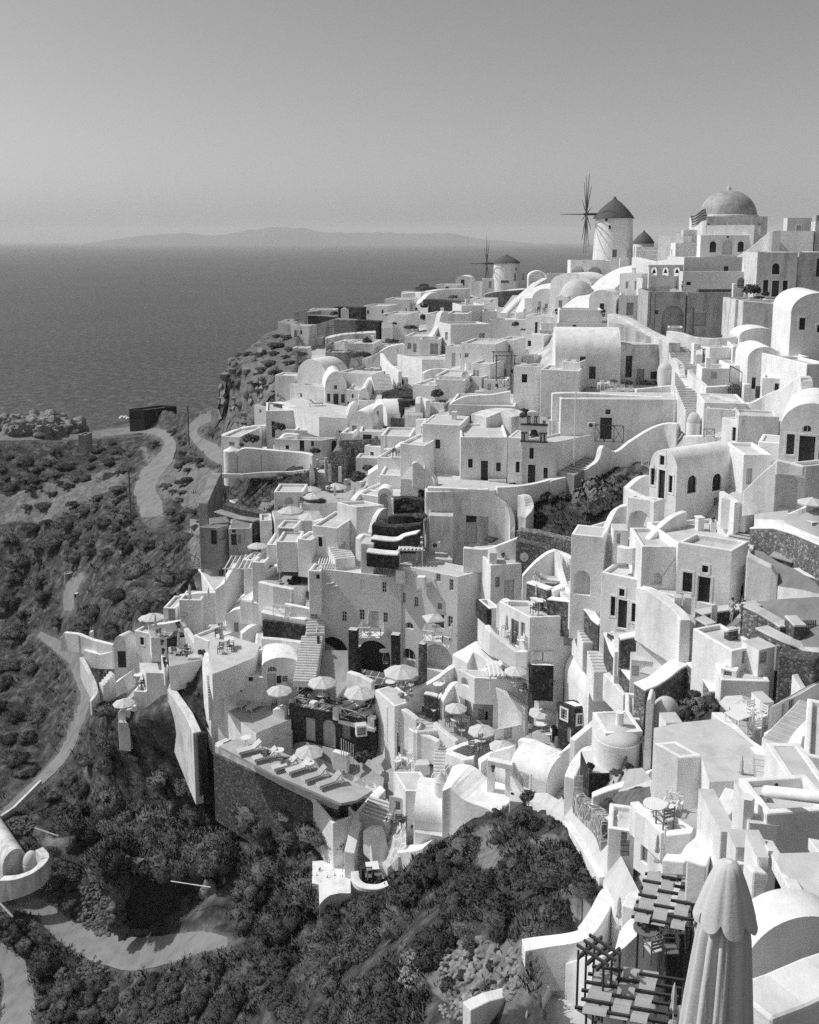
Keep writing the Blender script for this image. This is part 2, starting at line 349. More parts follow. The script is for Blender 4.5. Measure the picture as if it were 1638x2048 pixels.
def terrain():
    xs = np.concatenate([np.arange(-180,480,7),np.arange(480,1800,9)]).astype(float); nrw = 250
    ys0 = np.interp(xs,SX,SY); t = np.linspace(0,1,nrw)
    X = np.repeat(xs[:,None],nrw,1); Y = ys0[:,None]+(2140-ys0[:,None])*t[None]
    D = np.zeros_like(X)
    for i in range(len(xs)): D[i] = fieldv(X[i],Y[i])
    q_ = -(Y-PPY)/F; r = np.stack([(X-819)/F,q_*_u.y+_f.y,q_*_u.z+_f.z],-1)
    P = r*(D/r[...,1])[...,None]+np.array([0,0,CZ])
    rd = np.full(X.shape,1e9)
    for nm,pts in ROADS: rd = np.minimum(rd,segd(X,Y,pts))
    vill = inpoly(X,Y,VILL)
    for b in NOVILL: vill &= ~inpoly(X,Y,b)
    bare = np.zeros(X.shape,bool)
    for b in BARE: bare |= inpoly(X,Y,b)
    amp = np.clip(rd/14.,0,1)*np.where(vill,.02,1.)*np.where((X > 480) & (Y < 1560) & ~vill,.4,1.)*np.clip(D/110.,.15,1.)
    f = nzv(P.reshape(-1,3),.055,0).reshape(X.shape)*2.2+nzv(P.reshape(-1,3),.22,9).reshape(X.shape)*.9
    cliff = inpoly(X,Y,[(425,735),(470,700),(585,640),(660,690),(560,760),(520,830),(450,880),(425,850)])
    P[...,2] += f*amp*.8 - np.where(vill,3.0,0)
    P[...,1] += np.where(cliff,f*2.0,0)
    nx = len(xs); V = [tuple(p) for p in P.reshape(-1,3)]; Fc = []
    for i in range(nx-1):
        for j in range(nrw-1): Fc.append((i*nrw+j,i*nrw+j+1,(i+1)*nrw+j+1,(i+1)*nrw+j))
    # the far side of the ridge falls to the sea
    k0 = len(V); back = [(10,3.),(35,22.),(75,62.),(110,118.)]
    for i in range(nx):
        p = P[i,0]; d = np.array([p[0],p[1]])/math.hypot(p[0],p[1])
        for q,dz in back:
            V.append((p[0]+d[0]*q,p[1]+d[1]*q,max(p[2]-dz*p[2]/105,-3)+2.*noise.noise(Vector((p[0]*.05,q*.1,0)))))
    for i in range(nx-1):
        a = [i*nrw]+[k0+i*4+k for k in range(4)]; b = [(i+1)*nrw]+[k0+(i+1)*4+k for k in range(4)]
        for k in range(4): Fc.append((a[k],b[k],b[k+1],a[k+1]))
    me = bpy.data.meshes.new('hillside'); me.from_pydata(V,[],Fc); me.shade_smooth()
    at_ = me.attributes.new('wht','FLOAT','POINT'); ab = me.attributes.new('bare','FLOAT','POINT')
    wv = np.zeros(len(V)); bv = np.zeros(len(V))
    wv[:X.size] = vill.reshape(-1); bv[:X.size] = np.maximum(bare.reshape(-1)*.8,np.maximum(cliff.reshape(-1)*.6,np.clip(1-rd.reshape(-1)/10.,0,1)*.5))
    at_.data.foreach_set('value',wv.astype(np.float32)); ab.data.foreach_set('value',bv.astype(np.float32))
    m = bpy.data.materials.new('hill_ground'); m.use_nodes = True; nt = m.node_tree; N = nt.nodes; L = nt.links; b = N['Principled BSDF']; b.inputs['Roughness'].default_value = .95; b.inputs['Specular IOR Level'].default_value = .1
    gm = N.new('ShaderNodeNewGeometry')
    def nz(s,det=8):
        n = N.new('ShaderNodeTexNoise'); n.inputs['Scale'].default_value = s; n.inputs['Detail'].default_value = det; n.inputs['Roughness'].default_value = .65; L.new(gm.outputs[0],n.inputs['Vector']); return n.outputs[0]
    def ramp(f,pts):
        r_ = N.new('ShaderNodeValToRGB'); e = r_.color_ramp.elements
        while len(e) < len(pts): e.new(.5)
        for el,(p,c) in zip(e,pts): el.position = p; el.color = (c,c,c,1)
        L.new(f,r_.inputs[0]); return r_.outputs[0]
    def mix(f,a,c):
        x = N.new('ShaderNodeMix'); x.data_type = 'RGBA'; L.new(f,x.inputs[0]); L.new(a,x.inputs[6]); L.new(c,x.inputs[7]); return x.outputs[2]
    def attr(n):
        a = N.new('ShaderNodeAttribute'); a.attribute_name = n; return a.outputs['Fac']
    low = ramp(nz(.6),[(.35,.03),(.5,.065),(.62,.13),(.72,.24)])
    soil = ramp(nz(.9),[(.3,.10),(.5,.2),(.7,.32)])
    c = mix(attr('bare'),low,soil)
    sm = N.new('ShaderNodeMath'); sm.operation = 'MULTIPLY'; L.new(attr('wht'),sm.inputs[0]); sm.inputs[1].default_value = .9
    c = mix(sm.outputs[0],c,ramp(nz(.35),[(.38,.36),(.5,.5),(.6,.6)]))
    L.new(c,b.inputs['Base Color'])
    bn = N.new('ShaderNodeBump'); bn.inputs['Distance'].default_value = .35; L.new(nz(1.3),bn.inputs['Height']); iv = N.new('ShaderNodeMath'); iv.operation = 'SUBTRACT'; iv.inputs[0].default_value = .95; L.new(attr('wht'),iv.inputs[1]); L.new(iv.outputs[0],bn.inputs['Strength']); L.new(bn.outputs[0],b.inputs['Normal'])
    global TB; TB = BVHTree.FromPolygons(V,Fc); me.materials.append(m); o = bpy.data.objects.new('hillside',me); COL.objects.link(o); tag(o,kind='structure')
terrain()
def strip(name,pts,mat,lift=.06,sub=6):
    b = MB(); rows = []
    P = [Vector(p) for p in pts]; Q = []
    for i in range(len(P)-1):
        p0,p1,p2,p3 = P[max(i-1,0)],P[i],P[i+1],P[min(i+2,len(P)-1)]
        for k in range(sub):
            t = k/sub; Q.append(.5*((2*p1)+(p2-p0)*t+(2*p0-5*p1+4*p2-p3)*t*t+(3*p1-p0-3*p2+p3)*t**3))
    Q.append(P[-1]); V = []; Fc = []
    for i,q in enumerate(Q):
        d = (Q[min(i+1,len(Q)-1)]-Q[max(i-1,0)]); n = Vector((-d.y,d.x)).normalized(); w = q.z*(1+.18*noise.noise(Vector((i*.4,3,len(pts)))))
        for s in (-1,-.5,0,.5,1):
            X,Y = q.x+n.x*w*s,q.y+n.y*w*s; Y = max(Y,float(np.interp(X,SX,SY))+1)
            V.append(G(X,Y)+Vector((0,0,lift)))
    for i in range(len(Q)-1):
        for j in range(4): Fc.append((i*5+j,i*5+j+1,(i+1)*5+j+1,(i+1)*5+j))
    b.add(V,Fc); return tag(b.build(name,mat,smooth=True,weld=False),kind='structure')
for nm,pts in ROADS: strip(nm,pts,'road',.03)

from mathutils.geometry import delaunay_2d_cdt
def DR(name,pts,mat,lift=.12,step=9,kind='structure',loop=None):
    """sheet draped on the ground inside a photo polygon"""
    Q = [Vector(px(*p)) for p in pts]; B = []
    for i in range(len(Q)):
        a,b = Q[i],Q[(i+1) % len(Q)]; n = max(1,int((b-a).length/step))
        B += [a+(b-a)*(k/n) for k in range(n)]
    xs = [q.x for q in Q]; ys = [q.y for q in Q]; V = list(B); y = min(ys)+step/2
    gx,gy = np.meshgrid(np.arange(min(xs)+step/2,max(xs),step),np.arange(min(ys)+step/2,max(ys),step)); ins = inpoly(gx,gy,[(q.x,q.y) for q in Q])
    for X,Y in zip(gx[ins],gy[ins]):
        V.append(Vector((X,Y)))
    vs,es,fs,*_ = delaunay_2d_cdt(V,[(i,(i+1) % len(B)) for i in range(len(B))],[],1,1e-4)
    mb = MB(); mb.add([G(v.x,v.y)+Vector((0,0,lift)) for v in vs],[tuple(f) for f in fs])
    if lift > .09:
        k = [G(q.x,q.y)+Vector((0,0,lift)) for q in B]; n = len(k); sk = MB().add(k+[q-Vector((0,0,3.4)) for q in k],[(i,(i+1) % n,n+(i+1) % n,n+i) for i in range(n)])
        tag(sk.build(name+'_edge','rubble' if mat == 'rubble' else 'white'),kind=kind)
    return tag(mb.build(name,mat,smooth=True,weld=False),kind=kind)
# ------------------------------------------------------------ house kit
Z = Vector((0,0,1))
def arch_poly(u0,u1,w0,w1,n=10,pointed=False):
    r = (u1-u0)/2; s = min(r,(w1-w0)*.6); c = (u0+u1)/2; pts = [(u0,w0),(u1,w0)]
    for k in range(n+1):
        t = math.pi*k/n; pts.append((c+r*math.cos(t),w1-s+s*math.sin(t)*(1 if not pointed else 1)))
    return pts
def scale_poly(pts,d):                                # crude inset (d>0) or outset about the box centre
    us = [p[0] for p in pts]; ws = [p[1] for p in pts]; cu,cw = (min(us)+max(us))/2,(min(ws)+max(ws))/2
    hu,hw = (max(us)-min(us))/2,(max(ws)-min(ws))/2
    su,sw = max(hu-d,.02)/hu,max(hw-d,.02)/hw
    return [(cu+(u-cu)*su,cw+(w-cw)*sw) for u,w in pts]
def ring(b,o,e,n,outer,inner,y0,y1):            # frame between two outlines, from depth y0 to y1 along n
    k = len(outer); P = lambda p,y: Vector((o.x,o.y,0))+e*p[0]+n*y+Z*p[1]
    V = [P(p,y) for y in (y0,y1) for q in (outer,inner) for p in q]
    fs = []
    for i in range(k):
        j = (i+1) % k
        fs += [(2*k+i,2*k+j,3*k+j,3*k+i),(i,j,2*k+j,2*k+i),(k+i,3*k+i,3*k+j,k+j)]
    b.add(V,fs)
def plate(b,o,e,n,poly,y):
    b.add([Vector((o.x,o.y,0))+e*p[0]+n*y+Z*p[1] for p in poly],[tuple(range(len(poly)))])
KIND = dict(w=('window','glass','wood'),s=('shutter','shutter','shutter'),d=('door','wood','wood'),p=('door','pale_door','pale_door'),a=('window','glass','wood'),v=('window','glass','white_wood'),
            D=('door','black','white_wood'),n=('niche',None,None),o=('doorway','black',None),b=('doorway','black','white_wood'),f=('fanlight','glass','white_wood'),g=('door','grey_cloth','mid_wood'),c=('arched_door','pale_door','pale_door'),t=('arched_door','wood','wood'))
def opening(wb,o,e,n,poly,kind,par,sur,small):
    nm,pm,fm = KIND[kind]
    dep = .2 if kind not in 'n' else min(1.2,.45*(max(p[0] for p in poly)-min(p[0] for p in poly)))
    P = lambda p,y: Vector((o.x,o.y,0))+e*p[0]+n*y+Z*p[1]
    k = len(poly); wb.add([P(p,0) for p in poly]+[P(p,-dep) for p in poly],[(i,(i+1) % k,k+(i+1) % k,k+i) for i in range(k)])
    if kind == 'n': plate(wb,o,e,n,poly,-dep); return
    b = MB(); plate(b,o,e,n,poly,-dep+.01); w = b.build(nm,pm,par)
    if '_o' in par: w['_o'] = par['_o']
    if fm:
        us = [p[0] for p in poly]; ws = [p[1] for p in poly]; u0,u1,w0,w1 = min(us),max(us),min(ws),max(ws)
        fb = MB(); ft = .06 if not small else .08
        ring(fb,o,e,n,poly,scale_poly(poly,ft),-dep+.02,-dep+.08)
        O = Vector((o.x,o.y,0)); y0,y1 = -dep+.02,-dep+.06; c = (u0+u1)/2
        if kind in 'wavD' and not small:
            fb.box(O,e,n,c-.025,c+.025,y0,y1,w0+.02,w1-.02)
            m = 2 if kind != 'D' else 3
            for q in range(1,m+1): fb.box(O,e,n,u0+.03,u1-.03,y0,y1-.003,w0+(w1-w0)*q/(m+1)-.018,w0+(w1-w0)*q/(m+1)+.018)
        if kind in 'spdgct' and not small:
            for uu in (u0+ft,c+.01): fb.box(O,e,n,uu+.02,uu+(u1-u0)/2-ft-.03,y0-.005,y0+.02,w0+.15,w0+(w1-w0)*.46); fb.box(O,e,n,uu+.02,uu+(u1-u0)/2-ft-.03,y0-.005,y0+.02,w0+(w1-w0)*.52,w0+(w1-w0)*.88)
        if kind == 'f':
            for q in range(1,6):
                t = math.pi*q/6; hh = w1-w0; fb.box(O+e*c+Z*w0,e,n,math.cos(t)*hh*.95-.02,math.cos(t)*hh*.95+.02,y0,y1,0,max(.05,hh*math.sin(t)*.9))
        fb.build('frame',fm,w)
        if sur:
            sb = MB(); ring(sb,o,e,n,scale_poly(poly,-.16),poly,0,.035); sb.build('surround','white',w)
LOG = []; rs_ = random.Random(3)
def H(label,x,yt,yb,xl=None,xr=None,a=45,ar=None,d=6.,roof='flat',ops='',m='white',D=None,dz=3.,par=.3,rise=None,name='house',cat='house',group=None,rm='roof',dd=0,bev=None,th=.28,dl_=None):
    X,yT = px(x,yt); _,yB = px(x,yb)
    Dn = (D or fld(X,yB))+dd; P = at(X,yB,Dn); zt = zat(P,X,yT); z0 = P.z-dz
    ar = 90-a if ar is None else ar
    dl = Vector((-math.cos(R(a)),math.sin(R(a)),0)); dr = Vector((math.cos(R(ar)),math.sin(R(ar)),0))
    def ln(xx,dr_,dfl):
        if xx is None: return dfl
        q = onplane(*px(xx,(yt+yb)/2),P,dr_)
        t = (q-P).dot(dr_) if q is not None else -1
        if t < .3 or t > 45: LOG.append((label,'length',round(t,1))); return dfl
        return t
    ll = ln(xl,dl,d); lr = ln(xr,dr,d if xl is not None or dl_ is None else dl_)
    rt = root(name,Vector((P.x,P.y,P.z)),label,cat,group)
    nl = Vector((-dl.y,dl.x,0)); nl = nl if nl.dot(P-CAM) < 0 else -nl
    if nl.dot(dr) > 0: nl = -nl
    nr_ = Vector((-dr.y,dr.x,0)); nr_ = nr_ if nr_.dot(dl) < 0 else -nr_
    near = Dn < 78; bev = (.07 if Dn < 120 else 0) if bev is None else bev
    Pl,Pr,Pb = P+dl*ll,P+dr*lr,P+dl*ll+dr*lr
    wb = MB(); small = Dn > 125
    hl,hr = [],[]
    if not ops and name == 'house' and m in ('white','cream') and 30 < Dn < 200 and zt-P.z > 2.3 and par <= .4 and rs_.random() < .6:     # houses whose openings are too small to read singly
        for fc,e,L_ in (('L',dl,ll),('R',dr,lr)):
            if L_ > 2.4 and (zt-P.z) > 2.3 and rs_.random() < .7:
                u = L_*rs_.uniform(.2,.55); w = P.z+(zt-P.z)*rs_.uniform(.35,.5); hgt = min(1.1,(zt-w)*.6); wd_ = rs_.uniform(.5,.75); dr_ = rs_.random() < .25
                (hl if fc == 'L' else hr).append(([(u,P.z+.05 if dr_ else w),(u+wd_,P.z+.05 if dr_ else w),(u+wd_,P.z+2 if dr_ else w+hgt),(u,P.z+2 if dr_ else w+hgt)],rs_.choice('pd' if dr_ else 'wws'),'S'))
    for op in [t.split() for t in ops.split(';') if t.strip()]:
        fc,kd = op[0][0],op[0][1]; sur = 'S' in op[0][2:]; xa,ya,xb,yb2 = map(float,op[1:5])
        e = dl if fc == 'L' else dr; L_ = ll if fc == 'L' else lr
        xc,yc = (xa+xb)/2,(ya+yb2)/2
        qa,qb,qt,qd = onplane(*px(xa,yc),P,e),onplane(*px(xb,yc),P,e),onplane(*px(xc,ya),P,e),onplane(*px(xc,yb2),P,e)
        if None in (qa,qb,qt,qd): continue
        u0,u1 = sorted(((qa-P).dot(e),(qb-P).dot(e))); w0,w1 = sorted((qt.z,qd.z))
        u0 = max(u0,.12); u1 = min(u1,L_-.12); w0 = max(w0,z0+.1)
        if kd not in 'x' : w1 = min(w1,zt + (0 if roof[0] != 'v' else 9) - .1)
        if u1-u0 < .15 or w1-w0 < .2: LOG.append((label,'op',op)); continue
        poly = [(u0,w0),(u1,w0),(u1,w1),(u0,w1)] if kd in 'wsdpvDgb' else arch_poly(u0,u1,w0,w1)
        (hl if fc == 'L' else hr).append((poly,kd,sur))
    w2 = {'L': ll,'R': lr}
    gl = roof[0] == 'v' and roof[1]
    h = rise if rise else (w2[gl]*.36 if gl else 0)
    def outline(L_,g):
        o = [(0,z0),(L_,z0)]
        if g:
            for k in range(15): t = math.pi*k/14; o.append((L_/2+L_/2*math.cos(t),zt+h*math.sin(t)))
        else: o += [(L_,zt),(0,zt)]
        return o
    for o,e,n,L_,hs,fc in ((P,dl,nl,ll,hl,'L'),(P,dr,nr_,lr,hr,'R'),(Pr,dl,-nl,ll,[],'l'),(Pl,dr,-nr_,lr,[],'r')):
        wb.holed(Vector((o.x,o.y,o.z)),e,n,outline(L_,gl and fc.upper() == gl),[q[0] for q in hs])
        for poly,kd,sur in hs: opening(wb,o,e,n,poly,kd,rt,sur,small)
    rb = MB(); rot = [P,Pl,Pb,Pr]
    def xy(p,z): return Vector((p.x,p.y,z))
    if roof[0] == 'v':
        e,n0,L_,Lg = (dl,dr,ll,lr) if gl == 'R' else (dr,dl,lr,ll)
        V = []; Fc = []
        for i in range(2):
            for k in range(15):
                t = math.pi*k/14; q = P+e*(L_*i)+n0*(Lg/2+Lg/2*math.cos(t)); V.append(Vector((q.x,q.y,zt+h*math.sin(t)+.0)))
        for k in range(14): Fc.append((k,k+1,15+k+1,15+k))
        rb.add(V,Fc); rb.build('roof',rm if rm != 'roof' else m,rt,smooth=40)
    elif roof == 'flat':
        c = (P+Pb)/2; ins = []
        for p,ea,eb,la,lb in ((P,dl,dr,ll,lr),(Pl,-dl,dr,ll,lr),(Pb,-dl,-dr,ll,lr),(Pr,dl,-dr,ll,lr)): ins.append(p+ea*min(th,la*.3)+eb*min(th,lb*.3))
        if par > 0.02:
            for i in range(4):
                j = (i+1) % 4; wb.quad(xy(rot[i],zt),xy(rot[j],zt),xy(ins[j],zt),xy(ins[i],zt)); wb.quad(xy(ins[i],zt),xy(ins[j],zt),xy(ins[j],zt-par),xy(ins[i],zt-par))
            rb.quad(*[xy(p,zt-par+.001) for p in ins]).build('roof',rm,rt)
        else: rb.quad(*[xy(p,zt) for p in rot]).build('roof',rm,rt)
    elif roof[:4] == 'dome':
        c = (P+Pb)/2; rr = min(ll,lr)/2*.96; h = rise or rr*.9
        wb.quad(*[xy(p,zt) for p in rot])
        rb.lathe(xy(c,zt),[(rr*math.cos(math.pi/2*k/9),h*math.sin(math.pi/2*k/9)) for k in range(10)],24).build('roof',rm,rt,smooth=50)
    if roof == 'flat' and m in ('white','cream') and name == 'house' and 40 < Dn < 200 and min(ll,lr) > 3 and rs_.random() < .3:
        q = P+dl*ll*rs_.uniform(.55,.8)+dr*lr*rs_.uniform(.25,.75); cb = MB(); cb.box(xy(q,zt-par),dl,dr,-.3,.3,-.25,.25,0,par+.75); cb.box(xy(q,zt+.75),dl,dr,-.36,.36,-.31,.31,0,.1); cb.build('chimney',m,rt)
    wb.build('wall',m,rt,bevel=bev)
    rt['_g'] = (ll,lr,P.z,zt)
    return dict(rt=rt,P=P,dl=dl,dr=dr,ll=ll,lr=lr,zt=zt,nl=nl,nr=nr_,Pl=Pl,Pr=Pr,Pb=Pb,D=Dn)
def smoothed(P,sub):
    Q = []
    for i in range(len(P)-1):
        p0,p1,p2,p3 = P[max(i-1,0)],P[i],P[i+1],P[min(i+2,len(P)-1)]
        for k in range(sub):
            t = k/sub; Q.append(.5*((2*p1)+(p2-p0)*t+(2*p0-5*p1+4*p2-p3)*t*t+(3*p1-p0-3*p2+p3)*t**3))
    Q.append(P[-1]); return Q
def W(label,pts,th=.45,m='white',name='wall',cat='wall',ext=1.2,sub=4,D=None,dd=0,cap=None,base=None,group=None,bev=.07,dtop=0):
    """free-standing wall: (x, ytop, ybase[, D]) photo points along its foot"""
    P = []
    for q in pts:
        X,yT = px(q[0],q[1]); _,yB = px(q[0],q[2]); Dn = (q[3] if len(q) > 3 else (D or fld(X,yB)))+dd
        b = at(X,yB,Dn); P.append((Vector((b.x,b.y,zat(b,X,yT)+dtop)),b.z))
    T = smoothed([p[0] for p in P],sub) if sub > 1 and len(P) > 2 else [p[0] for p in P]
    zb = np.interp(np.linspace(0,len(P)-1,len(T)),range(len(P)),[p[1] for p in P])
    z0 = [b-ext for b in zb] if base is None else [base]*len(T)
    n = len(T); A = []; B = []
    for i,t in enumerate(T):
        d = T[min(i+1,n-1)]-T[max(i-1,0)]; d.z = 0; d.normalize(); q = Vector((-d.y,d.x,0))*(th/2); A.append(t+q); B.append(t-q)
    V = []; Fc = []
    for i in range(n):
        V += [A[i],B[i],Vector((B[i].x,B[i].y,min(z0[i],B[i].z-.2))),Vector((A[i].x,A[i].y,min(z0[i],A[i].z-.2)))]
    for i in range(n-1):
        for k in range(4): Fc.append((i*4+k,i*4+(k+1) % 4,i*4+4+(k+1) % 4,i*4+4+k))
    Fc += [(0,3,2,1),(n*4-4,n*4-3,n*4-2,n*4-1)]
    rt = MB().add(V,Fc)
    if cap:
        o = root(name,T[0],label,cat,group); rt.build('masonry',m,o,bevel=bev)
        V = []; Fc = []
        for i in range(n):
            d = (A[i]-B[i]).normalized()*.05; V += [A[i]+d+Z*.16,B[i]-d+Z*.16,B[i]-d-Z*.02,A[i]+d-Z*.02]
        for i in range(n-1):
            for k in range(4): Fc.append((i*4+k,i*4+(k+1) % 4,i*4+4+(k+1) % 4,i*4+4+k))
        Fc += [(0,3,2,1),(n*4-4,n*4-3,n*4-2,n*4-1)]
        MB().add(V,Fc).build('coping',cap,o,bevel=bev); return o
    o = rt.build(name,m,None,bevel=bev); return tag(o,label,cat,group)
def T(name,pts,k=0,m='floor',thick=4.,dd=0,D=None,dz=0,z=None):
    """level terrace floor: photo polygon laid on the level of its k-th point"""
    Q = [px(*p) for p in pts]
    if z is None: z = at(Q[k][0],Q[k][1],(D or fld(*Q[k]))+dd).z
    z += dz
    poly = [onz(X,Y,z) for X,Y in Q]
    if m not in ('road','concrete') and thick > 1: tag(MB().prism([(p.x,p.y) for p in poly],z-thick,z-.004).build(name+'_base','white',None),kind='structure'); thick = .003
    o = MB().prism([(p.x,p.y) for p in poly],z-thick,z).build(name,m,None); return tag(o,kind='structure'),z
def ST(label,x0,y0,x1,y1,w=1.4,n=10,m='white',D0=None,D1=None,name='stairs',tread=None,group=None,dz=2.5):
    a = G(*px(x0,y0),D0); b = G(*px(x1,y1),D1); e = b-a; hgt = e.z; e.z = 0; L_ = e.length; e.normalize(); q = Vector((-e.y,e.x,0)); mb = MB(); tb = MB()
    s = hgt/n
    for i in range(n):
        o = Vector((a.x,a.y,a.z)); top = s*(i+1) if s > 0 else s*i
        mb.box(o,e,q,L_*i/n,L_*(i+1)/n,-w/2,w/2,min(top,0)-dz if s < 0 else -dz,top)
        tb.box(o,e,q,L_*i/n+.06*(s > 0)-.03,L_*(i+1)/n-.02,-w/2+.05,w/2-.05,top,top+.025)
    o = root(name,a,label,'stairs',group); mb.build('flight',m,o,weld=False); tb.build('treads',tread or 'floor_pale',o,weld=False)
    return o
def RND(label,x,yt,yb,wpx,roof='flat',rise=None,m='white',D=None,dz=3.,k=32,name='round_house',cat='house',batter=0.,rm='roof',dd=0):
    X,yT = px(x,yt); _,yB = px(x,yb); Dn = (D or fld(X,yB))+dd; r = wpx*_cr[2]/2/F*Dn; P = at(X,yB,Dn); P.y += r*.6; zt = zat(P,X,yT)
    o = root(name,P,label,cat); rb = r*(1+batter)
    MB().lathe(P,[(rb,-dz),(r,zt-P.z),(r-.25,zt-P.z),(r-.25,zt-P.z-.25)],k,wob=.02).build('wall',m,o,smooth=50)
    if roof == 'dome': MB().lathe(Vector((P.x,P.y,zt)),[(r*.97*math.cos(math.pi/2*i/9),(rise or r*.8)*math.sin(math.pi/2*i/9)-.05) for i in range(10)],k).build('roof',rm,o,smooth=60)
    elif roof == 'cone': MB().lathe(Vector((P.x,P.y,zt)),[(r*1.05,-.1),(0.02,rise or r)],k).build('roof',rm,o,smooth=30)
    else: MB().lathe(Vector((P.x,P.y,zt-.2)),[(r-.2,0),(.01,.02)],k).build('roof',rm,o)
    return dict(P=P,r=r,zt=zt,rt=o,D=Dn)
def SL(label,pts,k,D,thick=5.,m='roof',name='flat_roof_house',cat='house'):
    Q = [px(*p) for p in pts]; z = at(*Q[k],D).z; poly = [onz(X,Y,z) for X,Y in Q]; o = root(name,poly[k],label,cat)
    MB().prism([(p.x,p.y) for p in poly],z-thick,z-.002).build('wall','white',o); MB().add(poly,[tuple(range(len(poly)))]).build('roof',m,o); return o
# ------------------------------------------------------------ furniture, umbrellas, people, plants (prototypes, then copies)
def mk_umbrella(square=False):
    pr = proto('square_umbrella' if square else 'umbrella'); k = 4 if square else 8; b = MB(); V = []; rows = [(0.0,.0),(.35,-.13),(.7,-.30),(1.0,-.52),(1.0,-.66)]
    off = math.pi/4 if square else 0.
    ap = 2.55
    for i,(r,z) in enumerate(rows):
        for j in range(k*2):
            an = off+math.pi*j/k; sag = 1.0 if j % 2 == 0 else (math.cos(math.pi/k) if square or i > 2 else .97*math.cos(math.pi/k))
            rr = r*1.5*(sag if r else 1); V.append(Vector((rr*math.cos(an),rr*math.sin(an),ap+z-(0.03 if j % 2 and 0 < i < 3 else 0))))
    Fc = []
    for i in range(4):
        for j in range(2*k): Fc.append((i*2*k+j,i*2*k+(j+1) % (2*k),(i+1)*2*k+(j+1) % (2*k),(i+1)*2*k+j))
    b.add(V,Fc); b.build('canopy','cloth',pr)
    MB().lathe((0,0,ap-.13),[(.36,-.05),(.3,.06),(.02,.2)],8).build('vent_cap','cloth',pr)
    MB().tube([(0,0,0),(0,0,ap+.1)],.028,6).build('pole','white_wood',pr)
    rb = MB()
    for j in range(k):
        an = off+2*math.pi*j/k; rb.tube([(0,0,ap-.6),(.8*math.cos(an),.8*math.sin(an),ap-.42)],.014,4)
    rb.build('ribs','white_wood',pr)
    MB().lathe((0,0,0),[(.3,0),(.28,.08),(.05,.12)],10).build('base','concrete',pr)
    return pr
def mk_closed(mat='cloth',nm='folded_umbrella'):
    pr = proto(nm); fl = lambda an,i: .22*math.cos(an*5) if i > 0 else 0
    MB().lathe((0,0,0),[(.02,2.62),(.07,2.5),(.12,2.1),(.15,1.7),(.12,1.5),(.18,1.15),(.2,.95),(.05,.97)],30,flute=fl).build('canopy',mat,pr,smooth=True)
    MB().tube([(0,0,0),(0,0,2.68)],.028,6).build('pole','white_wood',pr); MB().lathe((0,0,0),[(.28,0),(.26,.08),(.05,.12)],10).build('base','concrete',pr); return pr
def mk_chair(nm,mat,seat):
    pr = proto(nm)
    MB().bx(-.22,.22,-.22,.22,.42,.46).build('seat',seat,pr)
    b = MB(); b.bx(-.22,-.18,-.24,-.2,.44,.92); b.bx(.18,.22,-.24,-.2,.44,.92)
    for z in (.56,.68,.80): b.bx(-.18,.18,-.235,-.205,z,z+.07)
    b.build('backrest',mat,pr)
    for sx in (-1,1):
        for sy in (-1,1): MB().bx(sx*.2-.02,sx*.2+.02,sy*.2-.02,sy*.2+.02,0,.42).build('leg',mat,pr)
    for sx in (-1,1): b = MB().bx(sx*.22-.02,sx*.22+.02,-.2,.2,.62,.65); b.bx(sx*.22-.015,sx*.22+.015,.17,.2,.44,.62); b.build('armrest',mat,pr)
    return pr
def mk_table(nm,top,square=False):
    pr = proto(nm)
    if square:
        MB().bx(-.4,.4,-.4,.4,.71,.75).build('tabletop',top,pr)
        for sx in (-1,1):
            for sy in (-1,1): MB().bx(sx*.35-.025,sx*.35+.025,sy*.35-.025,sy*.35+.025,0,.71).build('leg','white_wood',pr)
    else:
        MB().lathe((0,0,0),[(.01,.75),(.42,.75),(.42,.71),(.01,.71)],20).build('tabletop',top,pr)
        for k in range(3): an = k*2.1; MB().tube([(.3*math.cos(an),.3*math.sin(an),0),(.05*math.cos(an),.05*math.sin(an),.4),(.22*math.cos(an),.22*math.sin(an),.71)],.018,5).build('leg','metal',pr)
    return pr
def mk_lounger(nm,mat,up=35):
    pr = proto(nm); c,s = math.cos(R(up)),math.sin(R(up)); hb = .75
    f = MB(); f.bx(-.32,-.27,-1.0,.95,.26,.32); f.bx(.27,.32,-1.0,.95,.26,.32); f.bx(-.27,.27,-1.0,-.95,.26,.32); f.bx(-.27,.27,.9,.95,.26,.32); f.build('frame','white_wood',pr)
    for sx in (-1,1):
        for y in (-.85,.75): MB().bx(sx*.29-.025,sx*.29+.025,y-.03,y+.03,0,.26).build('leg','white_wood',pr)
    MB().bx(-.31,.31,-1.0,.25,.325,.43).build('mattress',mat,pr,bevel=.03)
    b = MB(); V = [Vector((x,.26+y*c-z*s,.33+y*s+z*c)) for z in (0,.1) for x,y in ((-.31,0),(.31,0),(.31,hb),(-.31,hb))]
    b.add(V,[(0,3,2,1),(4,5,6,7),(0,1,5,4),(1,2,6,5),(2,3,7,6),(3,0,4,7)]); b.build('backrest',mat,pr,bevel=.03)
    MB().tube([(-.25,.26+.6*c,.33+.6*s),(-.25,.9,.3)],.018,4).build('prop','white_wood',pr)
    return pr
PR = {}
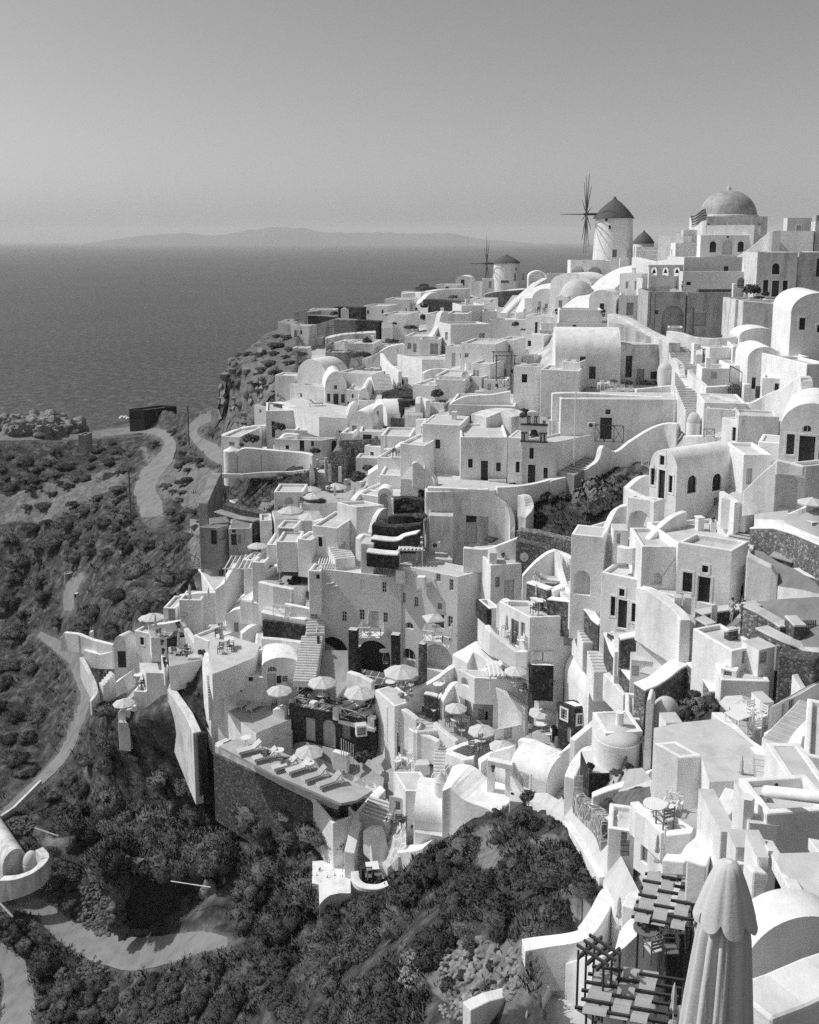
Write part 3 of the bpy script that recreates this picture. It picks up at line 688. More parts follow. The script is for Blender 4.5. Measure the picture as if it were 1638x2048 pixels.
def P_(k):
    if k not in PR:
        PR[k] = {'u': lambda: mk_umbrella(),'q': lambda: mk_umbrella(True),'c': lambda: mk_closed(),'cd': lambda: mk_closed('dark_cloth','dark_folded_umbrella'),'cg': lambda: mk_closed('grey_cloth','grey_folded_umbrella'),
                 'wc': lambda: mk_chair('chair','white_wood','white_wood'),'dc': lambda: mk_chair('dark_chair','dark_wood','mid_wood'),'mc': lambda: mk_chair('wooden_chair','mid_wood','cloth'),
                 't': lambda: mk_table('round_table','white_wood'),'st': lambda: mk_table('square_table','white_wood',True),'dt': lambda: mk_table('dark_round_table','mid_wood'),
                 'l': lambda: mk_lounger('sun_lounger','cloth'),'lg': lambda: mk_lounger('grey_sun_lounger','grey_cloth',38)}[k]()
    return PR[k]
CATS = dict(u='umbrella',q='umbrella',c='umbrella',cd='umbrella',cg='umbrella',wc='chair',dc='chair',mc='chair',t='table',st='table',dt='table',l='sun lounger',lg='sun lounger')
def U(label,x,y,wpx,k='u',D=None,width=None,z=None,group='open white umbrellas',rz=None):
    """open umbrella: canopy middle (x, y) and its width in photo pixels"""
    X,Y = px(x,y); w = wpx*_cr[2]
    Dn = D or fld(X,Y+w*.8)
    wid = w/F*Dn; s = wid/3.0; P = at(X,Y,Dn); s_ = min(max(s,.55),1.5)
    return put(P_(k),P-Z*(2.3*s_),rnd.uniform(0,1.5) if rz is None else rz,s_,label,'umbrella',group)
def CU(label,x,yt,yb,k='c',D=None,group='folded umbrellas'):
    X,yT = px(x,yt); _,yB = px(x,yb); Dn = D or fld(X,yB); P = at(X,yB,Dn); h = zat(P,X,yT)-P.z
    return put(P_(k),P,rnd.uniform(0,6),h/2.68,label,'umbrella',group)
def PUT(k,label,x,y,rz=0,s=1.,D=None,group=None,z=None):
    X,Y = px(x,y); P = G(X,Y,D) if z is None else onz(X,Y,z)
    return put(P_(k),P,R(rz),s,label,CATS[k],group)
def leafmesh(name,r,h,nlobe,nleaf,ls,seed,core=True,mat='leaf',blade=False,cmat=None):
    rs = np.random.RandomState(seed); V = []; Fc = []; NM = []
    lob = []
    for i in range(nlobe):
        an = rs.uniform(0,6.28); q = math.sqrt(rs.uniform(0,1))*.72; lr = rs.uniform(.26,.5)*(1.1-q*.5)
        lob.append((q*math.cos(an),q*math.sin(an),max(.12,(1-q*q*.8)*rs.uniform(.45,.8)),lr))
    per = nleaf//nlobe
    for lx,ly,lz,lr in lob:
        d = rs.normal(size=(per,3)); d /= np.linalg.norm(d,axis=1)[:,None]; d[:,2] = np.where(d[:,2] < -.35,-d[:,2],d[:,2])
        rad = lr*rs.uniform(.7,1.08,per)
        c = np.stack([(lx+d[:,0]*rad)*r,(ly+d[:,1]*rad)*r,np.maximum((lz+d[:,2]*rad)*h,.0)],1)
        for p,n in zip(c,d):
            t = rs.normal(size=3); t -= n*t.dot(n)*.6; t /= np.linalg.norm(t); bt = np.cross(n+rs.normal(size=3)*.5,t); bt /= max(np.linalg.norm(bt),1e-6)
            if blade: t = np.array([n[0]*.6,n[1]*.6,.9])+rs.normal(size=3)*.25
            a = ls*rs.uniform(.6,1.3); w = a*(.42 if not blade else .16); k = len(V)
            V += [tuple(p-t*a*.5),tuple(p+bt*w),tuple(p+t*a*.6),tuple(p-bt*w)]; g = Vector(n)*.75+Vector((lx,ly,lz*.9))*.55+Vector(rs.normal(size=3))*.3; Fc.append((k,k+1,k+2,k+3) if Vector(np.cross(bt,t)).dot(g) > 0 else (k+3,k+2,k+1,k)); NM += [g.normalized()]*4
    if core:
        b = MB()
        for i,(lx,ly,lz,lr) in enumerate(lob): b.blob((lx*r,ly*r,lz*h*.95),lr*r*.8,lr*r*.8,lr*h*.8,seed+i,.3,1)
        k = len(V); V += [tuple(v) for v in b.v]; Fc += [tuple(i+k for i in f) for f in b.f]; NM += [v.normalized() for v in b.v]
    me = bpy.data.meshes.new(name); me.from_pydata(V,[],Fc); me.materials.append(MAT[mat]); me.shade_smooth(); me.normals_split_custom_set_from_vertices(NM); return me
BUSH = {}
def bush_mesh(k,i):
    if (k,i) not in BUSH:
        sd = 11*i+len(k)
        BUSH[k,i] = {'b': lambda: leafmesh('shrub_foliage',1,.85,13,2600,.07,sd,mat='leaf'),'d': lambda: leafmesh('shrub_foliage',1,.8,15,4200,.10,sd,mat='leaf_dry',blade=True),
                      'g': lambda: leafmesh('shrub_foliage',1,1.,18,1700,.2,sd,mat='leaf_pale'),
                      'f': lambda: leafmesh('shrub_foliage',1,1.1,14,900,.2,sd,mat='leaf'),'p': lambda: leafmesh('shrub_foliage',1,.8,9,700,.13,sd,mat='leaf_pale')}[k]()
    return BUSH[k,i]
def bush(label,x,y,wpx,k='b',hs=1.,D=None,name='shrub',cat='shrub',group=None,lift=0.,P=None,trunk=False):
    X,Y = px(x,y); w = wpx*_cr[2]; Dn = D or fld(X,Y); P = P or at(X,Y,Dn); s = w/2/F*Dn
    o = bpy.data.objects.new(name,bush_mesh(k,rnd.randrange(4))); COL.objects.link(o); o.location = P+Z*(lift-.05*s); o.rotation_euler = (0,0,rnd.uniform(0,6.28)); o.scale = (s,s,s*hs)
    return tag(o,label,cat,group)
def potted(label,x,y,hpx,D=None,k='b',potm='pot'):
    X,Y = px(x,y); Dn = D or fld(X,Y); P = at(X,Y,Dn); h = hpx*_cr[2]/F*Dn
    o = root('potted_plant',P,label,'plant')
    MB().lathe(P,[(h*.16,0),(h*.22,h*.38),(h*.24,h*.4),(h*.19,h*.4),(h*.18,h*.35),(.01,h*.34)],12).build('pot',potm,o,smooth=40)
    f = bpy.data.objects.new('foliage',bush_mesh(k,rnd.randrange(4))); COL.objects.link(f); f.parent = o; f.location = (0,0,h*.38); f.scale = (h*.36,h*.36,h*.62); return o
def person(label,P,ang=0.,h=1.7,pose='stand',top='cloth',low='dark_cloth',hair='black'):
    """ang: heading, 0 = facing away from the camera"""
    o = root('person',P,label,'person'); s = h/1.75
    if pose == 'lie': J = dict(pel=(0,0,.55),che=(0,.42,.78),nec=(0,.58,.92),hed=(0,.68,1.02),kl=(-.1,-.42,.62),al=(-.1,-.82,.5),kr=(.1,-.40,.78),arr=(.1,-.75,.5),el=(-.32,.25,.66),hl=(-.25,.0,.6),er=(.32,.25,.66),hr=(.2,.0,.62))
    elif pose == 'sit': J = dict(pel=(0,0,.55),che=(0,.02,.98),nec=(0,.04,1.14),hed=(0,.07,1.28),kl=(-.12,.45,.56),al=(-.12,.48,.06),kr=(.12,.45,.56),arr=(.13,.5,.06),el=(-.27,.1,.86),hl=(-.16,.36,.8),er=(.27,.1,.86),hr=(.16,.36,.8))
    else: J = dict(pel=(0,0,.95),che=(0,0,1.32),nec=(0,.01,1.5),hed=(0,.04,1.64),kl=(-.1,.06,.5),al=(-.1,-.02,.06),kr=(.1,-.02,.5),arr=(.11,-.1,.06),el=(-.27,-.04,1.14),hl=(-.26,.12,.92),er=(.27,.02,1.14),hr=(.18,.28,1.12))
    ca,sa = math.cos(ang),math.sin(ang)
    T_ = lambda p: Vector((p[0]*ca-p[1]*sa,p[0]*sa+p[1]*ca,p[2]))*s
    def skin(name,ch,mat):
        V = []; E = []; Rr = []
        for i,(p,r,par) in enumerate(ch):
            V.append(T_(p)); Rr.append(r*s)
            if par is not None: E.append((par,i))
        me = bpy.data.meshes.new(name); me.from_pydata(V,E,[]); ob = bpy.data.objects.new(name,me); COL.objects.link(ob)
        md = ob.modifiers.new('s','SKIN'); sk = me.skin_vertices[0].data
        for i,r in enumerate(Rr): sk[i].radius = (r,r)
        sk[0].use_root = True
        sd = ob.modifiers.new('d','SUBSURF'); sd.levels = 1; sd.render_levels = 1
        me.materials.append(MAT[mat]); ob.parent = o; return ob
    sh = lambda sx: (J['nec'][0]+sx*.19,J['nec'][1],J['nec'][2]-.09)
    def mid(a,b,t): return tuple(a[i]+(b[i]-a[i])*t for i in range(3))
    hp = lambda sx: (J['pel'][0]+sx*.1,J['pel'][1],J['pel'][2]-.04)
    fd = lambda a: (a[0],a[1]+.16,a[2]-.02)
    body = [(J['pel'],.125,None),(mid(J['pel'],J['che'],.5),.115,0),(J['che'],.145,1),(J['nec'],.055,2),(mid(J['nec'],J['hed'],.5),.075,3),(J['hed'],.1,4),(mid(J['nec'],J['hed'],1.45),.07,5),
            (hp(-1),.095,0),(J['kl'],.06,7),(J['al'],.042,8),(fd(J['al']),.035,9),(hp(1),.095,0),(J['kr'],.06,11),(J['arr'],.042,12),(fd(J['arr']),.035,13),
            (sh(-1),.06,2),(J['el'],.042,15),(J['hl'],.032,16),(sh(1),.06,2),(J['er'],.042,18),(J['hr'],.032,19)]
    for par,hnd,el in ((17,J['hl'],J['el']),(20,J['hr'],J['er'])):
        d = [hnd[i]-el[i] for i in range(3)]; L_ = math.sqrt(sum(v*v for v in d)); d = [v/L_ for v in d]
        for q,ln in ((-.03,.08),(-.015,.1),(0,.11),(.015,.1),(.03,.085)): body.append((tuple(hnd[i]+d[i]*ln+(q if i == 0 else 0) for i in range(3)),.011,par))
    skin('body',body,'skin')
    if top: skin('shirt',[(J['pel'],.138,None),(mid(J['pel'],J['che'],.5),.132,0),(J['che'],.16,1),(mid(J['che'],J['nec'],.8),.08,2),(sh(-1),.075,2),(mid(sh(-1),J['el'],.6),.06,4),(sh(1),.075,2),(mid(sh(1),J['er'],.6),.06,6)],top)
    if low: skin('trousers',[(J['pel'],.142,None),(hp(-1),.108,0),(J['kl'],.08,1),(hp(1),.108,0),(J['kr'],.08,3)],low)
    b = MB(); c = T_(mid(J['nec'],J['hed'],1.22)); back = T_((0,-.03,0)); b.blob(c+back+Z*.02*s,.108*s,.115*s,.105*s,3,.12,2); hb = MB(); hb.v = [v+Vector(P) for v in b.v]; hb.f = b.f; hb.build('hair',hair,o,smooth=True)
    return o
def PERS(label,x,yb,hpx,ang=0,pose='stand',D=None,z=None,**k):
    X,Y = px(x,yb); P = G(X,Y,D); hh = 1.75 if pose == 'stand' else (1.3 if pose == 'sit' else 1.75)
    h = (hpx*_cr[2]/F*P.y)*1.04/hh*1.75 if hpx else 1.7
    return person(label,P,R(ang),min(max(h,1.4),2.1),pose,**k)
def railing(label,pts,h=1.,m='white_wood',D=None,name='railing',cross=True,ext=0):
    """timber railing with diagonal braces between photo foot points"""
    P = [G(*px(*p),D) for p in pts]; o = root(name,P[0],label,'railing'); fr = MB()
    for a,b in zip(P,P[1:]):
        L_ = (b-a).length; n = max(1,round(L_/1.3))
        for i in range(n+1):
            q = a+(b-a)*(i/n); fr.tube([q-Z*ext,q+Z*h],.045,4)
        fr.tube([a+Z*h,b+Z*h],.05,4); fr.tube([a+Z*.12,b+Z*.12],.035,4)
    fr.build('frame',m,o)
    if cross:
        cr = MB()
        for a,b in zip(P,P[1:]):
            L_ = (b-a).length; n = max(1,round(L_/1.3))
            for i in range(n):
                q,r_ = a+(b-a)*(i/n),a+(b-a)*((i+1)/n); cr.tube([q+Z*.12,r_+Z*h],.03,4); cr.tube([q+Z*h,r_+Z*.12],.03,4)
        cr.build('braces',m,o)
    return o
def ac_unit(label,x,y,wpx,D=None,ang=0):
    X,Y = px(x,y); Dn = D or fld(X,Y); P = at(X,Y,Dn); s = wpx*_cr[2]/F*Dn; o = root('air_conditioner',P,label,'air conditioner')
    e = Vector((math.cos(R(ang)),math.sin(R(ang)),0)); n = Vector((-e.y,e.x,0)); MB().box(P,e,n,-s/2,s/2,-.17*s,.17*s,0,s*.7).build('casing','white_wood',o,bevel=.03)
    b = MB(); c = P-n*(.17*s+.012)+e*(-.12*s)+Z*.35*s
    for rr in (.28*s,): b.add([c+e*rr*math.cos(t*.3927)+Z*rr*math.sin(t*.3927) for t in range(16)],[tuple(range(16))])
    b.build('fan_grille','dark_cloth',o); return o
def pole(label,x,yt,yb,D=None,r=.06,m='white_wood',name='pole',cat='pole'):
    X,yT = px(x,yt); _,yB = px(x,yb); P = at(X,yB,D or fld(X,yB)); z = zat(P,X,yT); return tag(MB().tube([P-Z*.5,Vector((P.x,P.y,z))],r,6).build(name,m,None),label,cat)
# ------------------------------------------------------------ ridge: churches, windmills, upper village
def HF(label,x0,x1,yt,yb,rot=0,d=6.,**k): return H(label,x0,yt,yb,xl=None,xr=x1,ar=-rot,a=90+rot,d=d,**k)
crop(1100,320,538)
c = HF('weathered church with the great round dome on a square drum',945,1320,343,560,0,10.9,D=174,roof='dome',rise=4.9,rm='dome',m='old',name='domed_church',cat='church',ops='Rf 1265 382 1285 418;Rf 955 382 975 418')
q = (c['P']+c['Pb'])/2; MB().lathe((q.x,q.y,c['zt']+4.8),[(.5,0),(.42,.35),(.45,.5),(.2,.75),(.05,1.0),(.01,1.3)],10).build('finial','old',c['rt'],smooth=True)
MB().lathe((q.x,q.y,c['zt']-.02),[(5.25,0),(5.45,.0),(5.45,.28),(5.1,.42)],32).build('cornice','old',c['rt'],smooth=30)
HF('white terrace house with tall bright parapet in front of the domed church',925,1240,398,600,31,5,D=160)
HF('white house with three arched doors on the terrace below the dome',912,1390,458,600,6,3,D=157,m='white',ops='RaS 972 495 1012 562;RcS 1050 485 1112 575;RaS 1142 495 1180 560;Rw 1076 463 1090 474')
W('white stair parapet climbing right to the flat roofed house beside the dome',[(1140,585,612,156),(1210,540,612,155),(1290,470,612,154),(1345,432,612,153),(1392,428,612,153)],th=.5)
HF('flat roofed house with arched niche right of the domed church',1388,1600,432,640,24,6,D=158,ops='Rn 1340 485 1386 556')
HF('glass fronted roof room above the flat roofed house by the dome',1440,1592,352,470,12,4,D=166,m='cream',par=.1)
HF('grey penthouse block at the photo edge right of the dome',1600,1720,372,640,15,5,D=158,m='old',ops='Rw 1622 340 1640 366')
HF('small grey water tank house on the skyline at the photo edge',1618,1700,336,420,0,3,D=170,m='grey')
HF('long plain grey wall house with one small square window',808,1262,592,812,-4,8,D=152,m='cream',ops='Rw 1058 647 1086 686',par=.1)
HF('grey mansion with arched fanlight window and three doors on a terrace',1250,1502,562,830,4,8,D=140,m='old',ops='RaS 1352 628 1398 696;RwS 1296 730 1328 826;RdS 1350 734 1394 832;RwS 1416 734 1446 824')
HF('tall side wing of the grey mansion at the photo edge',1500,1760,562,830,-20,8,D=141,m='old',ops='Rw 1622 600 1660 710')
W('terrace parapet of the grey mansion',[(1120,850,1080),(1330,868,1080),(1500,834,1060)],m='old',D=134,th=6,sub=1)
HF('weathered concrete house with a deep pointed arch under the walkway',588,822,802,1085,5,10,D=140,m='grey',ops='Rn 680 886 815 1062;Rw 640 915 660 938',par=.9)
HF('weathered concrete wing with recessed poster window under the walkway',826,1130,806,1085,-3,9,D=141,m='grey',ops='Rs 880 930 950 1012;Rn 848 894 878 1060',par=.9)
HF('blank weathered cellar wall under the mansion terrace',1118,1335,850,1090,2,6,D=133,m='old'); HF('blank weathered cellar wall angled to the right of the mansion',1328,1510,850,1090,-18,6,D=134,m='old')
# bell gable
def bell_gable(label,x0,x1,yt,ym,yb,D,nb,rows=1):
    a_ = at(*px(x0,yb),D); b_ = at(*px(x1,yb),D); e = (b_-a_); L_ = e.length; e.normalize(); n = Vector((-e.y,e.x,0)); zt = zat(a_,*px(x0,yt)); zm = zat(a_,*px(x0,ym)); o = root('bell_gable',a_,label,'bell gable')
    mb = MB(); outline = [(0,a_.z-1),(L_,a_.z-1),(L_,zt),(0,zt)]; w = L_/(nb+.6); holes = []
    for i in range(nb): u = L_*(i+.5)/nb; holes.append(arch_poly(u-w*.36,u+w*.36,zm,zt-(zt-zm)*.12))
    for y,s in ((0,-1),(.7,1)): mb.holed(a_+n*y,e,n*s,outline,holes)
    for h in holes:
        k = len(h); P = lambda p,y: Vector((a_.x,a_.y,0))+e*p[0]+n*y+Z*p[1]; mb.add([P(p,0) for p in h]+[P(p,.7) for p in h],[(i,(i+1) % k,k+(i+1) % k,k+i) for i in range(k)])
    k = 4; P = lambda p,y: Vector((a_.x,a_.y,0))+e*p[0]+n*y+Z*p[1]
    mb.add([P(p,0) for p in outline]+[P(p,.7) for p in outline],[(i,(i+1) % k,k+(i+1) % k,k+i) for i in range(k)])
    mb.build('masonry','old',o)
    for i in range(nb):
        u = L_*(i+.5)/nb; hb = (zt-zm)*.42; c_ = Vector((a_.x,a_.y,0))+e*u+n*.35+Z*(zm+(zt-zm)*.3)
        MB().lathe(c_,[(hb*.5,0),(hb*.4,hb*.15),(hb*.27,hb*.5),(hb*.2,hb*.8),(.02,hb*.95)],12).build('bell','black',o,smooth=True)
        MB().tube([c_+Z*hb*.9,c_+Z*hb*1.5],.04,4).build('hanger','black',o)
    cb = MB(); cb.box(Vector((a_.x,a_.y,0)),e,n,-.12,L_+.12,-.12,.82,zt,zt+.16); cb.build('cornice','old',o); return o
bell_gable('weathered bell gable with two hanging bells left of the plain grey wall',598,806,645,708,800,150,3)
HF('low grey chapel wall below the two bells',560,812,722,815,3,5,D=151,m='old',ops='Rw 716 768 752 796')
# windmills
def windmill(label,x,yb,yt,yapex,wt,wb,D,sails=True,axis=-1,hub=None,ropes=False,n=12,rad=8.4,yaw=6,ht='thatch',stair=False):
    X,Yb = px(x,yb); P = at(X,Yb,D); s = D/F*_cr[2]; rt_,rb_ = wt*s/2,wb*s/2; zt = zat(P,*px(x,yt)); za = zat(P,*px(x,yapex)); P.y += rb_; h = zt-P.z
    o = root('windmill',P,label,'windmill')
    MB().lathe(P,[(rb_,-3),(rb_,0),(rb_+(rt_-rb_)*.5,h*.5),(rt_,h),(.1,h)],40,wob=.015).build('tower','white',o,smooth=40)
    th = MB().lathe(P+Z*h,[(rt_*1.12,-.25),(rt_*1.10,0),(rt_*.72,(za-zt)*.42),(rt_*.36,(za-zt)*.72),(rt_*.13,(za-zt)*.86),(rt_*.07,(za-zt)),(.01,(za-zt)*1.02)],48,wob=.05,flute=lambda a,i: .015*math.sin(a*24)); th.build('thatch_roof',ht,o,smooth=60)
    def win(xa,ya,xb,yb_,nm='window',mt='glass'):
        b = MB(); cx_,cy_ = (xa+xb)/2,(ya+yb_)/2; r = ray(*px(cx_,cy_)); R_ = (rt_+rb_)/2
        zc = zat(P-Vector((0,rb_,0)),*px(cx_,cy_)); k = (zc-P.z)/h; R_ = rb_+(rt_-rb_)*k
        dx = (r.x/r.y)*(P.y-R_)-P.x; an = math.asin(max(-.95,min(.95,dx/R_))); n_ = Vector((math.sin(an),-math.cos(an),0)); e = Vector((math.cos(an),math.sin(an),0)); w = (xb-xa)*s; hh = (yb_-ya)*s
        q = P+n_*(R_-.1); q.z = zc; b.box(q,e,n_,-w/2,w/2,0,.14,-hh/2,hh/2); ob = b.build(nm,mt,o); ob['_o'] = tuple(P)
        f = MB(); ring(f,Vector((q.x,q.y,0)),e,n_,[(-w/2-.1,zc-hh/2-.1),(w/2+.1,zc-hh/2-.1),(w/2+.1,zc+hh/2+.1),(-w/2-.1,zc+hh/2+.1)],[(-w/2,zc-hh/2),(w/2,zc-hh/2),(w/2,zc+hh/2),(-w/2,zc+hh/2)],0,.2); f.build('frame','white_wood',ob)
    if sails:
        yw = R(yaw); ax = Vector((-math.cos(yw),-math.sin(yw),0)); hx = zat(P,*px(x,hub)) if hub else zt+.6; C = Vector((P.x,P.y,hx))+ax*(rt_+1.9); sd = Vector((-ax.y,ax.x,0))
        MB().tube([Vector((P.x,P.y,hx)),C+ax*.5],[.3,.22],8).build('axle','dark_wood',o)
        MB().tube([C,C+ax*rad*.62],[.14,.05],6).build('bowsprit','dark_wood',o)
        tips = []
        for k in range(n):
            an = 2*math.pi*k/n+.14; d = sd*math.cos(an)+Z*math.sin(an); L_ = rad*(1 if k % 3 else .93); tips.append(C+d*L_)
            MB().tube([C-d*.4,C+d*L_*.55,C+d*L_],[.13,.09,.045],5).build('sail_arm','dark_wood',o)
        if ropes:
            for k in range(n):
                pass
            rp = MB()
            for k in range(n): pass
    return win,P,o
win,Pm,om = windmill('tall white windmill with thatched cone roof and bare sail wheel',408,612,346,219,222,244,190,hub=330,yaw=-3.5)
win(340,350,358,372); win(360,398,374,420); win(380,546,406,592,'door','mid_wood'); win(470,546,490,612,'door','pale_door')
H('white arcade house with two arches at the foot of the tall windmill',372,612,735,xl=124,xr=482,a=4,D=180,m='white',ops='LnS 132 645 208 728;LnS 230 650 316 725;Rw 360 672 390 690',d=6)
HF('small white bulkhead on the windmill base',424,478,600,660,10,3,D=182)
win2,P2,o2 = windmill('squat ruined windmill stump under a dark thatched cap',585,545,500,428,118,130,205,sails=False)
HF('white stepped block right of the thatched stump',655,810,462,600,30,6,D=176); HF('white cube house left of the flagpole',760,915,505,640,5,6,D=170); HF('white roof box with dark ledge behind the flag',806,945,425,560,12,6,D=180,m='old')
HF('white house with balustrade right of the tall windmill',522,662,530,640,8,5,D=186); railing('balustrade on the house beside the tall windmill',[(524,585),(650,582)],1.,'old',D=183,cross=False)
W('white rampart wall sloping below the flag',[(520,592,660,172),(640,622,660,168),(745,606,660,164),(905,612,660,160)],th=2,sub=1)
# flag
pole_o = root('flagpole',at(*px(945,580),158),'white pole flying a striped flag before the dome','flagpole'); pf = at(*px(945,580),158); zf = zat(pf,*px(950,285))
MB().tube([pf-Z,Vector((pf.x,pf.y,zf))],.07,6).build('pole','white_wood',pole_o)
fm = bpy.data.materials.new('flag_cloth'); fm.use_nodes = True; _fn = fm.node_tree.nodes; wv = _fn.new('ShaderNodeTexCoord'); spx = _fn.new('ShaderNodeSeparateXYZ'); fm.node_tree.links.new(wv.outputs['UV'],spx.inputs[0])
mm = _fn.new('ShaderNodeMath'); mm.operation = 'PINGPONG'; mm.inputs[1].default_value = 1/9; fm.node_tree.links.new(spx.outputs[1],mm.inputs[0]); m2 = _fn.new('ShaderNodeMath'); m2.operation = 'GREATER_THAN'; m2.inputs[1].default_value = 1/18; fm.node_tree.links.new(mm.outputs[0],m2.inputs[0])
rp_ = _fn.new('ShaderNodeValToRGB'); rp_.color_ramp.elements[0].color = (.13,.13,.13,1); rp_.color_ramp.elements[1].color = (.6,.6,.6,1); fm.node_tree.links.new(m2.outputs[0],rp_.inputs[0]); fm.node_tree.links.new(rp_.outputs[0],_fn["Principled BSDF"].inputs['Base Color']); MAT['flag_cloth'] = fm
def flag():
    n1,n2 = 14,8; V = []; Fc = []; uv = []
    for i in range(n1+1):
        for j in range(n2+1):
            u,v = i/n1,j/n2; V.append(Vector((pf.x-.08-u*2.4+.1*math.sin(v*5),pf.y+.25*math.sin(u*7+v),zf-.25-1.9*(1-v)-u*1.15+.12*math.sin(u*6)))-pf)
    for i in range(n1):
        for j in range(n2): Fc.append((i*(n2+1)+j,(i+1)*(n2+1)+j,(i+1)*(n2+1)+j+1,i*(n2+1)+j+1))
    me = bpy.data.meshes.new('flag'); me.from_pydata(V,[],Fc); ul = me.uv_layers.new(name='u')
    for l in me.loops: ul.data[l.index].uv = ((l.vertex_index//(n2+1))/n1,(l.vertex_index % (n2+1))/n2)
    me.materials.append(fm); o = bpy.data.objects.new('flag',me); COL.objects.link(o); o.parent = pole_o
flag()
# bright slope of houses below the tall windmill
HF('white curved hill wall left of the windmill arcade',0,250,752,900,35,8,D=176,m='white',roof='vR',rise=2)
RND('small round white chapel under a low dome left of the bright stairs',172,835,925,215,roof='dome',rise=3.2,D=168)
W('bright stair wall climbing past the little dome',[(150,905,960,160),(215,850,950,164),(290,800,930,168),(380,720,860,172),(480,660,800,176),(570,640,760,178)],th=5,sub=3)
HF('white house with two tall doors under the bells',420,560,690,830,33,6,D=160,ops='Rp 460 740 478 782;Rs 386 738 400 772;Rp 515 735 538 790')
HF('white lean-to with grey door below the bells',415,585,822,960,14,6,D=152,ops='Rs 466 868 508 945;Rw 396 882 412 912')
HF('small white vault with pot on its ridge',235,400,845,960,20,6,D=156,roof='vR',rise=1.5)
HF('long low white vault with curved front window',55,318,912,1000,6,5,D=150,roof='flat',ops='Ra 135 990 185 1030')
HF('white house under the long low vault',40,370,992,1070,10,6,D=147,ops='Rw 138 1003 160 1028')
HF('white cube with doorway at the foot of the round chapel',30,100,830,950,20,5,D=166,ops='Rs 52 855 74 915')
potted('dark potted bush on the white roof below the bells',325,955,50,D=148); potted('dark potted bush beside the little doorway',40,940,40,D=158)
# people on the walkway and terrace plants
zwalk = 0
PERS('person in dark clothes and cap walking on the walkway above the arches',768,798,56,ang=80,D=141,top='dark_cloth',low='dark_cloth')
PERS('person in a white shirt walking on the walkway above the arches',803,798,56,ang=80,D=141.5,top='cloth',low='dark_cloth')
bush('dark bush by the gate in front of the grey mansion',1230,818,110,'f',1.1,D=138); bush('leafy shrub before the doors of the grey mansion',1310,832,60,'b',1.5,D=137); bush('low dark shrub on the mansion terrace edge',1278,846,80,'b',.7,D=136)
HF('low stone planter along the walkway',905,1110,788,812,0,1,D=143,m='stone',name='planter',cat='planter',roof='flat',par=.1)
def gate(label,x0,x1,yt,yb,D=None,m='dark_wood',arch=True):
    A_ = at(*px(x0,yb),D or fld(*px(x0,yb))); B_ = at(*px(x1,yb),A_.y); e = B_-A_; L_ = e.length; e.normalize(); n = Vector((-e.y,e.x,0)); h = zat(A_,*px(x0,yt))-A_.z; o = root('gate',A_,label,'gate'); b = MB(); k = 7
    for i in range(k):
        u = L_*(i+.5)/k; hh = h*(1-.25*abs(2*(i+.5)/k-1)**2) if arch else h; b.box(A_,e,n,u-L_*.045,u+L_*.045,0,.04,.05,hh)
    b.build('pickets',m,o); b = MB()
    for z in (.25,.62): b.box(A_,e,n,0,L_,.04,.08,h*z,h*z+.07)
    b.build('rails',m,o); return o
gate('dark arched picket gate on the mansion terrace',1140,1182,714,782,D=141)
for x in (1120,1195): W('white gatepost at the mansion picket gate, %s of the gate' % ('left' if x < 1150 else 'right'),[(x-10,752,800,141),(x+10,752,800,141)],th=.6,sub=1,name='gatepost',cat='gatepost')
# vault house at the photo edge
HF('tall white vaulted house at the photo edge with two small windows',1452,1790,930,1165,12,12,D=104,roof='vR',rise=2.2,ops='RwS 1518 962 1554 1034;RwS 1626 1006 1660 1050')
HF('small white vault between the cellar wall and the tall vaulted house',1148,1400,1075,1160,6,5,D=118,roof='vR',rise=1.1); HF('white stub house left of the tall vaulted house',1318,1442,1045,1130,30,5,D=119)
W('weathered retaining wall with cracks sloping down to the right',[(365,935,1170,136),(470,965,1170,133),(600,1040,1180,129),(700,1088,1200,125),(752,1112,1260,121)],th=1.5,m='old',ext=3)
W('curved weathered parapet from the arches to the steps',[(712,1040,1160,126),(800,1052,1160,124),(870,1075,1160,122),(1000,1085,1160,120),(1130,1072,1160,119)],th=.6,m='old')
HF('white block at the foot of the weathered arch',712,805,1020,1130,15,3,D=131,m='old'); pole('tall thin post at the left end of the arched house',608,805,985,D=139,r=.08,m='bark'); pole('second thin post before the arched house',634,815,1015,D=138,r=.07,m='bark')
HF('long house wall between the mansion and the walkway bells',805,1250,680,812,2,3,D=147,m='cream',par=.1,ops='Rw 830 742 858 762')

# ------------------------------------------------------------ ridge going left to the bastion (crop 540,470)
crop(540,470,600)
win3,P3,o3 = windmill('small white windmill with low thatched roof on the ridge stairs',1296,300,150,106,140,152,262,hub=156,rad=7.6,yaw=3,n=8)
win3(1338,178,1350,194); win3(1262,248,1305,262,'window','mid_wood')
CU('dark folded umbrella left of the pair beside the small windmill',1337,198,278,'cd',D=258,group='dark folded umbrellas'); CU('dark folded umbrella right of the pair beside the small windmill',1381,204,268,'cd',D=258,group='dark folded umbrellas')
W('round stone terrace wall below the small windmill',[(1198,325,350,250),(1240,312,350,247),(1300,304,350,245),(1390,296,330,246)],m='stone',th=3,cap='white')
HF('white house with wide arched porch right of the small windmill',1410,1515,232,268,4,6,D=250,roof='vR',rise=1.7,ops='Rn 1422 200 1500 262'); HF('low white house behind the ridge stairs',1510,1640,212,262,10,6,D=246,ops='Rn 1600 224 1640 255')
HF('white block left of the small windmill',1158,1222,240,300,6,5,D=258,ops='Rs 1195 252 1208 290')
HF('white vaulted house with one dark door on the ridge',1012,1100,248,300,12,7,D=262,roof='vR',rise=1.3,ops='Rw 1042 244 1062 276'); HF('low white annexe with railing right of the vaulted ridge house',1098,1162,256,300,8,5,D=260)
